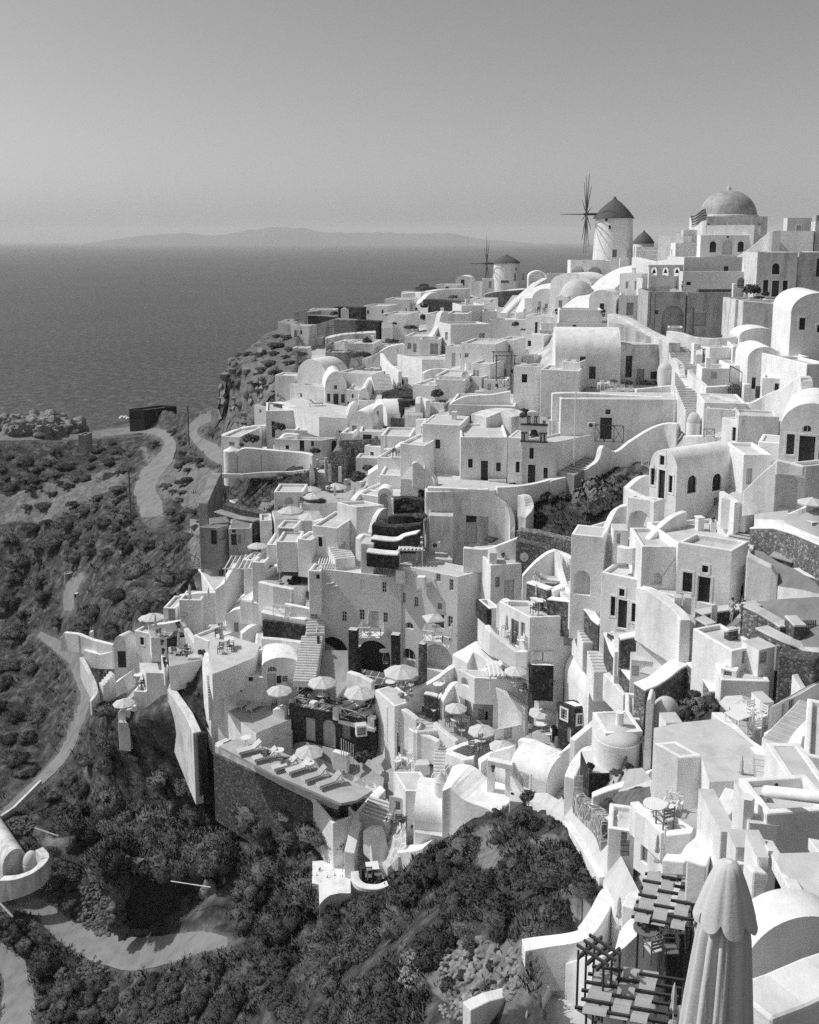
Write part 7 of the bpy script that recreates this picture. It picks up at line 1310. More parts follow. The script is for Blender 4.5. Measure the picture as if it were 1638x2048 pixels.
RND('dark round manhole lid on the grey ramp',703,700,712,55,m='black',rm='black',D=80.6,dz=.05,name='manhole_lid',cat='manhole lid'); DR('grey_ramp',[(600,760),(660,620),(880,330),(960,340),(960,500),(760,600),(740,730)],'floor',.22)
ST('uneven grey steps above the paved court',800,540,920,330,3,6,'floor',79.8,81.6)
# far left terraces, bottom (crop 0,1120)
crop(0,1120,480)
T('terrace',[(1010,440),(1180,470),(1290,480),(1280,530),(1030,530)],1,'floor',3,D=109)
H('white vaulted hut with tall dark door on the left slope',870,600,750,xl=778,xr=935,a=4,ar=60,d=5,D=110,roof='vL',rise=1.6,ops='Ld 802 622 862 735',name='hut')
HF('white slab roof house left of the dark awning terrace',925,1030,480,620,26,6,D=110); H('white sloping roof house above the hillside path',1010,770,1060,xl=960,xr=1230,a=60,ar=-4,d=9,D=105.5,par=.02,ops='Rs 1145 850 1180 882',m='white'); W('white parapet with plants beside the sloping roof',[(1110,560,640,108),(1120,660,760,106),(1140,730,800,105)],th=.5,sub=1)
for i,y in enumerate((580,640,700,730)): potted(('top','second','third','lowest')[i]+' round dark potted plant along the sloping roof',1105+i*8,y,50,D=104.6-i*.5)
W('white garden walls descending to the path',[(415,530,560,117),(450,490,560,117),(540,500,570,116),(640,540,600,115),(780,575,620,113)],th=.5,sub=1); W('second white garden wall at the path',[(580,610,660,115),(690,640,680,114),(780,620,680,113)],th=.5,sub=1); W('old white gate pillar at the path',[(545,505,620,116),(570,510,620,116)],th=.8,m='old',sub=1,name='gatepost',cat='gatepost'); W('white gate post at the garden walls',[(620,485,560,116),(640,485,560,116)],th=.6,sub=1,name='gatepost',cat='gatepost'); W('old white wall edging the path bend',[(560,660,740,115),(600,730,830,113),(660,880,940,110),(620,960,1000,109)],th=.5,m='old')
ST('little zigzag stone steps in the grass',690,860,770,770,1.2,5,'white',110.5,111.5); W('white curved wall in the grass below the hut',[(795,830,870,109),(850,790,840,109),(915,745,800,108.5)],th=.6)
HF('white balcony block with table below the sloping roof',915,1000,895,985,6,4,D=105.4,par=.6); PUT('t','round table on the small white balcony',945,830,0,1.2,D=106.6); PUT('dc','dark chair on the small white balcony',965,870,60,1.2,D=106.2); CU('folded umbrella on the small white balcony',922,730,840,'c',D=107)
U('white umbrella on the low white post terrace',845,965,160,'u',D=104); HF('white box terrace under the lone left umbrella',808,892,1040,1110,6,2,D=103.6,par=.3); HF('white plinth under the box terrace',806,885,1108,1135,8,2,D=103,par=.02)
U('white umbrella at the back of the left terraces',1010,385,140,'u',D=112); U('second white umbrella behind the far left parapet',1062,405,130,'u',D=110.5); ladder('steep wooden ladder on the cliff below the ruined hut',1345,75,1380,-60,112,115,1.4,9,'dark_wood'); railing('thin rail fence on the ruined hut yard',[(1235,-30),(1360,50)],1.,'metal',D=113,cross=False)
HF('small dark shrine box beside the upper path',505,525,230,262,10,.6,D=141,m='old',ops='Rd 507 233 523 258',name='shrine',cat='shrine',par=.02); RND('small round stone cistern by the upper path',462,85,140,60,roof='flat',m='concrete',D=GT(*px(462,140)).y,name='cistern',cat='cistern',dz=.4)
# ------------------------------------------------------------ right foreground (crop 1138,1320)
crop(1138,1320,500)
RND('small round white house with arched windows',335,500,730,330,roof='dome',rise=.7,D=60.5,batter=.03); HF('white flat court wall of the round house',230,480,480,700,-6,3,D=60.8,ops='Rs 400 516 446 604;Ra 284 540 330 614',par=.05,m='white')
RND('white chimney tower with crown on the round house',335,340,410,56,D=61.8,roof='flat',name='chimney',cat='chimney',dz=2)
RND('tall white domed bread oven tower',640,330,560,190,roof='dome',rise=1.0,D=58.6,m='old',name='tower',cat='tower'); HF('white hooded vent with arched dark mouth',494,545,300,560,20,1.5,D=57.8,roof='vR',rise=.5,ops='Ra 500 320 522 395',name='vent',cat='vent'); HF('white roof platform behind the round house',370,480,380,470,12,4,D=63)
DR('garden_yard',[(100,770),(260,740),(480,720),(540,800),(300,880),(120,860)],'floor',.15); potted('large pale pot with plant before the round house',390,750,100,D=58.4,potm='old'); bush('dark plants round the large pale pot',320,745,120,'b',.7,D=58.8); bush('leafy plants right of the large pale pot',460,740,90,'f',.9,D=58.2); potted('plant on the garden chair',140,740,90,D=60)
ST('dark rubble steps left of the round house',200,740,140,600,1.4,7,'stone_dark',60,63); W('white path wall left of the garden yard',[(0,770,900,63),(40,680,800,64),(110,590,700,65.5),(180,570,640,66.5)],th=.8,ext=2); gate('white plank gate of the garden yard',30,92,760,870,D=61,m='white_wood',arch=False)
W('low white wall with dark stones round the garden',[(150,880,930,57.5),(250,840,900,57.4),(380,800,870,57.4),(470,750,840,57.4),(540,720,830,57)],m='white',th=.6,ext=1.5); bush('agave in the lower garden bed',460,880,90,'d',.9,D=55.4); bush('spiky plant left in the lower garden bed',260,930,70,'d',.9,D=56); DR('garden_bed',[(170,900),(530,840),(540,980),(400,980),(250,940)],'rubble',.12)
W('white wall with speckled stones along the stepped path',[(60,860,960),(130,930,1040),(210,990,1120),(250,1060,1230)],m='stone_white',th=.8,ext=2); W('low white edge left of the stepped path',[(-10,1050,1090),(90,1195,1230),(230,1420,1460)],th=.6,ext=.3,m='white')
DR('rubble_stair',[(0,760),(60,640),(130,520),(250,380),(340,300),(450,260),(440,330),(330,370),(200,480),(130,590),(60,680)],'stone_white',.2); W('white edge of the rubble stair',[(20,520,640,68),(130,430,540,70),(250,330,430,73)],th=.5,m='white')
U('square white umbrella above the stepped path',330,1030,200,'q',D=50,rz=.5,group=None); HF('white store block under the square umbrella',250,430,1100,1245,14,2.5,D=48.5,ops='Rs 340 1130 380 1210'); gate('pale board gate below the square umbrella',335,395,1180,1290,D=47,m='mid_wood',arch=False)
# big white house
H('big white house with tall shuttered window',712,640,1000,xl=545,xr=865,a=56,ar=10,D=46.5,ops='Ls 602 590 656 770;Ln 566 862 596 915',dz=4,par=.05)
SL('wide flat white roof behind the big white house',[(556,445),(735,410),(970,385),(1060,440),(1180,535),(1285,620),(1330,780),(1110,790),(920,800),(868,636),(714,646),(552,566)],9,46.6); W('white roof edge sloping down to the terrace stair',[(965,340,440,54),(1050,420,540,51.5),(1150,520,640,49),(1260,600,740,46.8),(1330,700,800,45)],th=.7,ext=2); HF('white roof box with slatted vent',632,742,412,482,-4,1.3,D=54.5,name='vent_box',cat='box',par=.02,ops='Rs 636 425 732 478',dz=.5)

H('white side wing of the big white house with small window',905,800,1020,xl=None,xr=1140,a=96,ar=-6,d=5,D=44.6,ops='Rs 972 920 1000 985;Rp 880 730 905 920',par=.04)
T('terrace',[(470,940),(720,980),(890,970),(900,1060),(810,1110),(620,1140)],3,'floor',3,D=44); H('white terrace house below the table and chairs',632,1130,1400,xl=422,xr=810,a=58,ar=14,d=6,D=43,ops='Ls 470 1225 512 1330',par=.05,dz=1); W('white terrace parapet left of the table',[(424,925,1020,46),(520,1010,1100,44.4),(632,1130,1200,42.8)],th=.5,sub=1,ext=1); W('white terrace parapet in front of the chairs',[(632,1130,1200,42.8),(810,1110,1180,42.2)],th=.5,sub=1,ext=1)
PUT('t','white round table on the near terrace',555,1060,0,1.35,D=44.3); PUT('wc','white chair behind on the near terrace',660,1040,150,1.5,D=44.8); PUT('mc','wooden chair in front on the near terrace',625,1110,20,1.5,D=43.4); PUT('wc','white chair right of the near terrace table',700,1010,240,1.4,D=45.2)
CU('folded white umbrella on the side wing roof',1125,620,800,'c',D=45); CU('folded grey umbrella below the near terrace',575,1140,1320,'cg',D=41); pole('thin white pole by the folded grey umbrella',625,1100,1280,D=41,r=.04)
# upper right terrace
T('terrace',[(1020,350),(1290,400),(1480,440),(1350,560),(1290,600),(1150,500)],3,'floor',3,D=51); U('pale umbrella over the white garden chairs',1135,270,300,'u',D=55,group=None)
for i,(k,x,y,rz) in enumerate((('st',1120,420,10),('wc',1205,400,200),('wc',1250,420,120),('wc',1210,500,20),('st',1100,460,30))): PUT(k,('white slatted table under the pale umbrella','white garden chair left under the pale umbrella','white garden chair right under the pale umbrella','white garden chair in front of the steps','white low table at the terrace corner')[i],x,y,rz,1.35,D=53-i*.3)
H('white house with pale door and shuttered windows',1500,225,430,xl=1310,xr=1700,a=-34,ar=40,d=6,D=54,ops='LpS 1352 175 1420 430;Ls 1310 150 1345 240;Ls 1384 100 1418 165;Ls 1438 262 1474 390',par=.05); H('white roof house with tall open window',985,130,330,xl=None,xr=1310,a=100,ar=-4,d=6,D=58,ops='',par=.05); H('white narrow front with deep tall window',1085,75,330,xl=985,xr=None,a=30,ar=60,d=5,D=58.4,ops='Ls 1012 75 1064 195',par=.05)
W('white fin behind the pale door',[(1470,90,230,56),(1550,220,300,55)],th=.5,sub=1); HF('white bench block with lattice at the door',1260,1340,280,400,-8,1.4,D=53,ops='Rs 1262 305 1295 345',par=.02)
ST('grey steps climbing right of the white chairs',1400,560,1640,300,2.2,10,'white',46.5,50.5,tread='floor'); W('white parapet left of the grey steps',[(1300,490,580,48.6),(1400,430,530,49.4),(1500,370,470,50.4)],th=.6,sub=1); W('white curved wall right of the grey steps',[(1640,350,520,48),(1520,470,640,45.5),(1470,560,720,44.4),(1460,680,800,43.4),(1500,800,860,42.6)],th=.7); ST('grey lower steps beside the folded umbrella',1390,800,1370,640,2.4,4,'floor',43.4,45.6); CU('folded grey umbrella on the white curved wall',1520,490,760,'cg',D=42.6); HF('white wall block right of the folded grey umbrella',1520,1720,620,860,24,6,D=40.5)
# modern white block with beams (crop 1138,1560)
crop(1138,1560,500)
W('white sloping stair parapet below the near terrace',[(620,500,600,40.5),(740,510,600,40),(800,440,560,40.6),(870,380,520,41.4)],th=.6,sub=1,ext=0)
H('white stepped block left of the pillar house',985,290,600,xl=840,xr=1100,a=56,ar=6,d=5,D=36,par=.02,dz=3); HF('white landing block with step notch',980,1095,340,600,0,3,D=34.5,par=.02); W('white ramp edge beside the stepped block',[(830,545,640,35),(930,250,400,38),(1000,200,330,39),(1070,60,240,41)],th=.8,sub=1)
HF('white pillar house with flat top and pale side',1100,1290,92,480,4,.9,D=31,par=.02,dz=4); pole('tall white round drain pipe on the pillar house',1150,110,420,D=30,r=.24,name='pipe',cat='pipe'); pole('lower white round drain pipe on the stepped pillar',1128,530,780,D=26.5,r=.22,name='pipe',cat='pipe'); HF('white stub pillar beside the drain pipe',1165,1195,280,430,10,1,D=29.6,par=.02)
def beam(label,x0,y0,D0,x1,y1,D1,w=.3,h=.3,m='white',rnd_=False,name='beam'):
    a_ = at(*px(x0,y0),D0); b_ = at(*px(x1,y1),D1); e = (b_-a_); L_ = e.length; e.normalize(); n = e.cross(Z).normalized(); u = n.cross(e)
    mb = MB()
    if rnd_: mb.tube([a_,b_],w/2,12)
    else: mb.add([a_+e*l+n*s*w/2+u*t*h/2 for l in (0,L_) for s,t in ((-1,-1),(1,-1),(1,1),(-1,1))],[(0,1,2,3),(4,7,6,5),(0,4,5,1),(1,5,6,2),(2,6,7,3),(3,7,4,0)])
    o = mb.build(name,m,None,bevel=.03 if not rnd_ else 0,smooth=40 if rnd_ else False); return tag(o,label,'beam')
beam('white round beam running right from the pillar house',1295,75,30.6,1700,120,28,.42,.42,'white',True); H('wide grey white balcony wall under the round beam',1285,220,400,xl=None,xr=1760,a=84,ar=6,d=2.2,D=29.5,par=.5,dz=.6); W('white inner balcony wall with dark slots',[(1290,195,260,31),(1450,215,290,30.6),(1700,250,330,30)],th=.4,sub=1,ext=.4); HF('white side room behind the balcony',1505,1760,110,260,2,4,D=33.5,par=.05)
PERS('dark clothed figure leaning on the balcony rail',1350,205,100,100,'sit',D=31.6,top='black',low='black',hair='black')
H('dark tiled room under the balcony',1290,420,860,xl=None,xr=1900,a=84,ar=6,d=2,D=30.5,m='floor_pale',par=.02,ops='Ro 1300 470 1420 840;Ro 1430 480 1700 800') ; beam('white slanting beam left over the dark tiled room',1300,430,27.5,1530,840,19.5,.34,.34); beam('white slanting beam right over the dark tiled room',1605,425,27,1760,640,21,.34,.34)
T('sun_roof',[(1370,480),(1760,470),(1800,700),(1700,830),(1520,830)],2,'floor_pale',.3,D=21.5); HF('white pillar left of the dark tiled room',1205,1300,505,900,4,1.2,D=24.5,par=.02,dz=2); HF('white stepped pillar foot under the pillar house',1080,1300,440,640,2,.9,D=26.5,par=.02,dz=1); W('white low fin beside the pillar',[(1190,560,900,24.6),(1230,600,960,23)],th=.4,sub=1)
# big round arch at the bottom right
def big_arch():
    D_ = 18.; P0 = at(*px(1175,1210),D_); P0.z -= .5; e = Vector((math.cos(R(8)),math.sin(R(8)),0)); n = Vector((-e.y,e.x,0)); s = D_/F*_cr[2]; o = root('arch_house',P0,'near white arched house end with round opening','house')
    cx_,rr = 420*s,430*s; zc = zat(P0,*px(1540,1270)); k = 24; ou = [(-10*s,zc-6),(900*s,zc-6)]+[(cx_+(rr+30*s)*math.cos(math.pi*i/k),zc+rr*.98*math.sin(math.pi*i/k)) for i in range(k+1)]
    ho = [(230*s,zc-1.2),(640*s,zc-1.2)]+[(cx_+10*s+205*s*math.cos(math.pi*i/14),zc-.2+110*s*math.sin(math.pi*i/14)) for i in range(15)]
    mb = MB(); mb.holed(P0,e,-n,ou,[ho]); kk = len(ho); Q = lambda p,y: Vector((P0.x,P0.y,0))+e*p[0]+n*y+Z*p[1]
    mb.add([Q(p,0) for p in ho]+[Q(p,.5) for p in ho],[(i,(i+1) % kk,kk+(i+1) % kk,kk+i) for i in range(kk)]); mb.build('wall','white',o)
    V = [Q((cx_+(rr+30*s)*math.cos(math.pi*i/k),zc+rr*.98*math.sin(math.pi*i/k)),y) for y in (0,.9) for i in range(k+1)]; MB().add(V,[(i,i+1,k+2+i,k+1+i) for i in range(k)]).build('roof','white',o,smooth=True)
    b = MB(); b.add([Q(p,.5) for p in ho],[tuple(range(kk))]); w = b.build('window','glass',o); w['_o'] = tuple(P0); MB().box(Vector((P0.x,P0.y,0)),e,n,330*s,640*s,.3,.48,zc-1.2,zc+.9*110*s).build('tiled_panel','floor',o)
big_arch(); W('near white sloping wall at the bottom right',[(1180,1450,1640,14.5),(1400,1370,1600,15),(1640,1260,1560,15.5),(1800,1200,1560,16)],th=.9,ext=3,sub=1)
# foreground folded umbrella
def near_umbrella():
    D_ = 12.; P = at(*px(985,1600),D_); s = D_/F*_cr[2]; zt = zat(P,*px(985,535)); o = root('folded_umbrella',P,'large folded pale umbrella with scalloped cape in the foreground','umbrella'); h = zt-P.z
    def fl(n,a): return lambda an,i: a*math.cos(an*n+.6*math.sin(an*2))*(min(i,4)/4)
    prof = [(.02,h),(50*s,h-6*s),(80*s,h-32*s),(104*s,h-75*s),(138*s,h-155*s),(168*s,h-240*s),(197*s,h-330*s),(222*s,h-405*s)]
    def cape():
        k = 64; V = []; Fc = []; 
        for i,(r,z) in enumerate(prof):
            for j in range(k):
                an = 2*math.pi*j/k; sc_ = abs(math.sin(an*3.5+.9)); q = r*(1.03-.17*(1-sc_)**2.2*min(i,5)/5+.03*noise.noise(Vector((math.cos(an)*3,math.sin(an)*3,i*.5)))); zz = z-(75*s*sc_**.6-30*s)*(max(0,i-2)/4)
                V.append(Vector((P.x+q*math.cos(an),P.y+q*math.sin(an),P.z+zz)))
        for i in range(len(prof)-1):
            for j in range(k): Fc.append((i*k+j,i*k+(j+1) % k,(i+1)*k+(j+1) % k,(i+1)*k+j))
        MB().add(V,Fc).build('cape','cloth',o,smooth=True)
    cape()
    k = 96; V = []; Fc = []; rows = [(130*s,h-330*s),(158*s,h-420*s),(185*s,h-600*s),(208*s,h-850*s),(228*s,h-1070*s),(250*s,h-1350*s),(270*s,h-1650*s),(280*s,h-1950*s)]
    for i,(r,z) in enumerate(rows):
        for j in range(k):
            an = 2*math.pi*j/k; w = .2+.02*i; q = r*(1.06-w*(1-abs(math.sin(an*4.5+.6*math.sin(an*3)+i*.04)))**1.6-.12*(1-abs(math.sin(an*7.5+1+i*.1)))**3+.012*math.sin(an*21+i*.3)+.05*noise.noise(Vector((math.cos(an)*2,math.sin(an)*2,i*.35))))
            V.append(Vector((P.x+q*math.cos(an)+(-25*s*i/6),P.y+q*math.sin(an),P.z+z)))
    for i in range(len(rows)-1):
        for j in range(k): Fc.append((i*k+j,i*k+(j+1) % k,(i+1)*k+(j+1) % k,(i+1)*k+j))
    MB().add(V,Fc).build('canopy','cloth',o,smooth=True); MB().tube([P-Z*2.5,P+Z*h],.05,8).build('pole','white_wood',o)
near_umbrella()
# pergola with woven strips
def mat_pergola(label,cx0,cy0,cx1,cy1,D0,D1,wpx,nb,ns,z=None,strips=((.05,.25),(.38,.56),(.68,.86)),slant=0.):
    A_ = at(*px(cx0,cy0),D0); B_ = at(*px(cx1,cy1),D1); B_.z = A_.z; e = B_-A_; L_ = e.length; e.normalize(); q = Vector((e.y,-e.x,0)); q = q if q.x > 0 else -q; w = wpx*_cr[2]/F*(D0+D1)/2; o = root('pergola',A_,label,'pergola'); q = (q+Vector((0,slant,0))).normalized()
    for u in (.05,.5,.95):
        for v in (.08,.92): MB().tube([A_+e*L_*u+q*w*v-Z*2.6,A_+e*L_*u+q*w*v],.05,6).build('post','dark_wood',o)
    for v in (.2,.5,.8): MB().box(A_,e,q,-.2,L_+.2,w*v-.05,w*v+.05,-.18,-.02).build('beam','dark_wood',o)
    for i in range(nb):
        u = L_*(i+.5)/nb; o1 = (rnd.uniform(-.03,.02))*w; MB().box(A_,e,q,u-.05,u+.05,o1-.03*w,w*1.02+o1,0,.11).build('rafter','dark_wood',o)
    for j,(v0,v1) in enumerate(strips):
        V = []; Fc = []; m_ = nb*4
        for i in range(m_+1):
            u = L_*i/m_; up = ((i/4+j) % 2) < 1; zz = .055+.08*math.sin(math.pi*(i/4+j))
            for v in (v0,v1): V.append(A_+e*u+q*w*v+Z*(zz+.02*math.sin(i*.9)))
        for i in range(m_): Fc.append((2*i,2*i+1,2*i+3,2*i+2))
        MB().add(V,Fc).build('woven_mat','mat',o)
    return o
mat_pergola('dark timber pergola with three woven shade strips, upper bay',420,930,520,560,38,41.4,390,7,3,slant=.15,strips=((.01,.27),(.3,.54),(.64,.88)))
mat_pergola('dark timber pergola with three woven shade strips, lower bay',60,1530,170,1150,34,36.7,640,6,3,slant=.2,strips=((.04,.3),(.34,.53),(.56,.74)))
mat_pergola('small open dark timber pergola over the lattice',40,1110,160,985,36,36.9,260,3,0,strips=())
DADD[0] = 6.5
DR('lower_court',[(0,1130),(300,980),(480,920),(560,700),(900,600),(900,1100),(640,1640),(0,1640),(-260,1500)],'concrete',.1); PUT('dt','wooden round table in the gap of the pergola',500,1100,0,1.35,D=31.5); PUT('mc','wooden chair behind the pergola round table',590,1060,200,1.4,D=32.2); PUT('mc','wooden chair in front of the pergola round table',545,1180,20,1.4,D=30.6); PUT('dc','dark reclining chair under the upper bay',660,1190,90,1.4,D=30.4); HF('dark low sofa base under the upper bay',640,760,1010,1090,0,1.4,D=32,m='black',rm='grey_cloth',name='sofa',cat='sofa',par=.02)
W('white curved wall of the lower court',[(-330,1640,1760,36),(-260,1480,1640,37),(-150,1260,1400,38.5),(-60,1200,1310,38.5),(100,1165,1270,37),(260,1130,1230,34.5),(420,960,1120,34.5),(540,900,1060,35.5)],th=.9,ext=2); W('white wall rising past the grey folded umbrella',[(-300,1080,1150,38.5),(-180,1060,1130,38.5),(20,1030,1110,38),(100,990,1080,38),(180,880,980,39),(240,760,900,40.5),(280,705,860,42)],th=.9,ext=2)
CU('folded grey umbrella beside the small open pergola',325,760,970,'cg',D=37.5); W('white wall stub between the two grey umbrellas',[(380,830,980,36.5),(410,760,960,37.5),(450,740,930,38)],th=.6); CU('folded cloth umbrella at the lower pergola corner',680,1330,1600,'c',D=22); potted('wicker pot at the lower pergola corner',650,1580,90,D=23)
crop(800,1560,500,6.5)
W('white slab wall in front of the rock garden',[(435,1480,1640,36.5),(560,1420,1600,37.2),(760,1370,1500,38.2),(800,1390,1480,38.4)],th=.7,ext=3,sub=1); CU('folded white umbrella at the bottom edge',830,1510,1660,'c',D=35.5); DR('lower_path',[(810,1130),(880,1120),(1000,1210),(900,1380),(860,1640),(780,1640),(860,1400),(800,1300)],'floor',.2); DR('step_court',[(870,1130),(1160,1120),(1250,1170),(1000,1210)],'floor',.22)
# ------------------------------------------------------------ hillside: ruins, rocks, shrubs, scrub
crop(0,760,480)
H('long black roofless shed beside the dirt road',985,205,285,xl=882,xr=1208,a=20,ar=40,D=226,m='shed',rm='concrete',par=.5,name='shed',cat='shed',ops='Lo 888 215 965 272;Rp 1064 215 1072 245')
pole('tall dark telegraph pole at the foot of the road',893,612,920,D=163,r=.13,m='bark',name='telegraph_pole',cat='pole'); pole('dark telegraph pole beside the upper road',1290,180,425,D=192,r=.14,m='bark',name='telegraph_pole',cat='pole'); pole('thin dark mast at the cliff top',1498,55,130,D=200,r=.1,m='bark',name='mast',cat='pole')
def rocks(name,label,cat,spots,mat='rock',amp=.45,P0=None):
    mb = MB()
    for i,(x,y,w,hs,D) in enumerate(spots):
        X,Y = px(x,y); P = at(X,Y,D) if D else GT(X,Y); r = w*_cr[2]/2/F*P.y; mb.blob(P+Z*r*hs*.25,r,r*.9,r*hs,i*3+len(spots),amp,3 if w*_cr[2] > 25 else 1)
    o = mb.build(name,mat,None,smooth=50,weld=False); return tag(o,label,cat)
HF('small dark hut block below the rock outcrop',535,580,375,410,10,3,D=198,m='concrete',name='hut',cat='hut')
rocks('boulders','white pipes and boulders beside the black shed','rocks',[(830,258,50,.5,225),(855,255,40,.5,225),(870,262,34,.5,224)],'old')
def heap(name,label,x0,x1,y0,y1,n,smin,smax,mat,sd):
    rs = random.Random(sd); sp = []
    while len(sp) < n:
        u,v = rs.uniform(-1,1),rs.uniform(-1,1)
        if u*u+v*v < 1: sp.append(((x0+x1)/2+u*(x1-x0)/2,(y0+y1)/2+v*(y1-y0)/2,rs.uniform(smin,smax),rs.uniform(.6,1.),0))
    return rocks(name,label,'stones',sp,mat,.8)
crop(0,760,480); heap('rock_outcrop','big rough rock outcrop at the edge of the headland',-20,560,270,385,130,40,130,'rock',9)
crop(0,0,1638); heap('cliff_rock','fractured pale rocks on the steep cliff edge',440,560,700,865,55,8,22,'rock',11); crop(0,1480,500); heap('stone_heap','large heap of dark broken stones beside the cave',490,940,900,1290,420,18,44,'rubble',1); heap('stone_heap','smaller heap of dark stones below the track',480,740,1440,1720,170,18,40,'rubble',2); heap('stone_heap','heap of dark stones beside the left vault',50,220,500,620,110,16,34,'rubble',3)
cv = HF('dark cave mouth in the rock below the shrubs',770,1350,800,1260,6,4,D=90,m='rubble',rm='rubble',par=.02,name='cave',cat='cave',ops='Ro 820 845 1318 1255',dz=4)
rocks('cave_rock','pale jagged rock at the right side of the cave','rock',[(1370,1020,120,1.6,87),(1400,1140,110,1.5,86.6),(1350,1180,80,1.4,86.8),(1460,1220,110,.8,86),(1480,1120,110,1.2,86.4)]); rocks('cave_rock','rough dark rocks framing the left side of the cave','rock',[(775+rnd.uniform(-30,40),800+i*42,rnd.uniform(70,130),1.,88.6) for i in range(12)]+[(830+i*75,815+rnd.uniform(-20,25),rnd.uniform(70,120),.8,88.8) for i in range(8)],'rubble',.8); beam('pale bent pipe across the cave mouth',1120,925,86,1380,965,84.5,.1,.1,'old',True,'pipe'); beam('fallen pale post on the track yard',230,578,103,385,630,101,.2,.2,'concrete',True,'log')
H('pale plaster vault with rounded end at the left photo edge',25,860,985,xl=-160,xr=190,a=50,ar=40,D=98,m='old',roof='vR',rise=2.1,dz=3); RND('small plaster dome on the left vault',195,800,880,120,roof='dome',rise=1.4,m='old',D=98.5,dz=1); W('curved plaster edge of the left vault',[(15,905,990,97),(120,895,960,96.5),(230,850,910,96.5),(300,770,830,97.5),(260,710,760,99)],th=.9,m='old')
beam('pale pole lying at the left photo edge',-20,1050,96,85,1160,93,.25,.25,'concrete',True,'log'); W('long pale kerb wall of the foot path',[(0,500,530,108),(90,440,465,109.5),(180,350,372,111),(270,260,280,112.5)],th=.4,m='old',sub=1,ext=.3)
crop(800,1560,500)
heap('stone_heap','pale tumbled stones left of the rock garden',0,120,1110,1380,90,26,60,'rock',5); heap('stone_heap','pale stones at the foot of the rock garden',260,480,1430,1580,60,24,50,'rock',6); heap('rock_garden','pale rock garden mound beside the walkway',260,800,1060,1500,190,24,90,'rock',7)
for i,(x,y,w,k) in enumerate(((470,1110,140,'f'),(470,1200,140,'f'),(320,1110,130,'f'),(600,1240,110,'f'),(410,1290,110,'f'),(330,1390,190,'f'),(590,1380,150,'f'),(510,1410,110,'b'),(180,1230,240,'d'),(640,1040,110,'f'),(640,1140,100,'b'),(700,1310,90,'p'))): bush('dark leafy plant in the rock garden, '+('topmost','second from the top','left of the topmost','right of the middle','in the middle','largest at the bottom','lower right','between the two lowest','grassy one among pale stones','at the summit rock','right of the summit rock','pale succulent one')[i],x,y,w,k,.9,P=GT(*px(x,y)),name='plant',cat='plant')
for i,(x,y,w,k) in enumerate(((150,1080,90,'d'),(250,560,200,'f'),(180,700,240,'f'),(480,800,260,'f'),(80,820,220,'f'),(1260,700,190,'f'),(1330,640,120,'f'),(860,1030,200,'p'),(1050,960,140,'p'),(620,230,130,'d'),(840,300,300,'d'),(680,400,260,'d'),(1000,310,150,'d'))): bush('wild bush on the spur, '+('agave on the pale stones','tall leafy one under the ivy wall','dark leafy one beside the bottom house','broad leafy one in the middle','dark one at the spur foot','dark one against the stepped path','small dark one at the stepped path wall','flowering one by the court wall','flowering one on the bare slope','rounded one at the top edge','wide one below the meter house','wide one left of the bare strip','mound beside the wicker ball')[i],x,y,w,k,(1.,1.8,1.6,1.,1.3,1.3,1.2,.6,.6,.8,.7,.7,1.)[i],P=GT(*px(x,y)))
crop(0,0,1638)
CAVE = [(245,1760),(470,1720),(475,1890),(240,1880)]; YARD = [(90,1690),(60,1640),(150,1650),(150,1700)]
_gx,_gy = np.meshgrid(np.arange(-24,1764,4.),np.arange(640,2084,4.)); _mk = _gy > np.interp(_gx,SX,SY)+5; _v = inpoly(_gx,_gy,VILL)
for b in NOVILL: _v &= ~inpoly(_gx,_gy,b)
_mk &= ~_v
for b in (CAVE,YARD,[(150,1755),(240,1740),(290,1880),(150,1890)]): _mk &= ~inpoly(_gx,_gy,b)
_rd = np.full(_gx.shape,1e9)
for _,p in ROADS: _rd = np.minimum(_rd,segd(_gx,_gy,p))
_br = np.zeros(_gx.shape,bool)
for b in BARE: _br |= inpoly(_gx,_gy,b)
def _ix(X,Y): return min(max(int((Y-640)/4),0),360),min(max(int((X+24)/4),0),446)
def okpt(X,Y,m=6): return bool(_mk[_ix(X,Y)]) and _rd[_ix(X,Y)] > m
def bare(X,Y): return bool(_br[_ix(X,Y)])
SHR = []
def shrubs(n,poly,wmin,wmax,kinds,hs=(.6,1.)):
    xs = [p[0] for p in poly]; ys = [p[1] for p in poly]; k = t = 0
    while k < n and t < n*40:
        t += 1; X,Y = rnd.uniform(min(xs),max(xs)),rnd.uniform(min(ys),max(ys)); w = rnd.uniform(wmin,wmax)
        if not inpoly(np.array([X]),np.array([Y]),poly)[0] or not okpt(X,Y,w*.42) or (bare(X,Y) and rnd.random() < .85): continue
        if any((X-a)**2+((Y-b)*1.4)**2 < ((w+c)*.27)**2 for a,b,c in SHR): continue
        SHR.append((X,Y,w)); k += 1
        bush('rounded wild shrub in the mass of scrub on the hillside',X,Y+w*.12,w,rnd.choice(kinds),rnd.uniform(*hs),P=GT(X,Y+w*.12),group='wild shrubs on the hillside')
cq = cv['P']+(cv['Pl']-cv['P'])*.0
for i in range(4):
    for j in range(3): bush('big drooping shrub overhanging the cave mouth',240+i*55,1735,rnd.uniform(105,150),'d',1.0,P=cv['P']+cv['dr']*cv['lr']*(i+rnd.uniform(-.1,.6))/3.6+cv['dl']*cv['ll']*(.12+j*.5)+Z*(cv['zt']-cv['P'].z-.9),group='shrubs over the cave')
for q in ((238,1770,90),(225,1735,110),(432,1740,100),(445,1790,70)): bush('big drooping shrub overhanging the cave mouth',q[0],q[1],q[2],'d',1.2,P=at(*q[:2],88),group='shrubs over the cave')
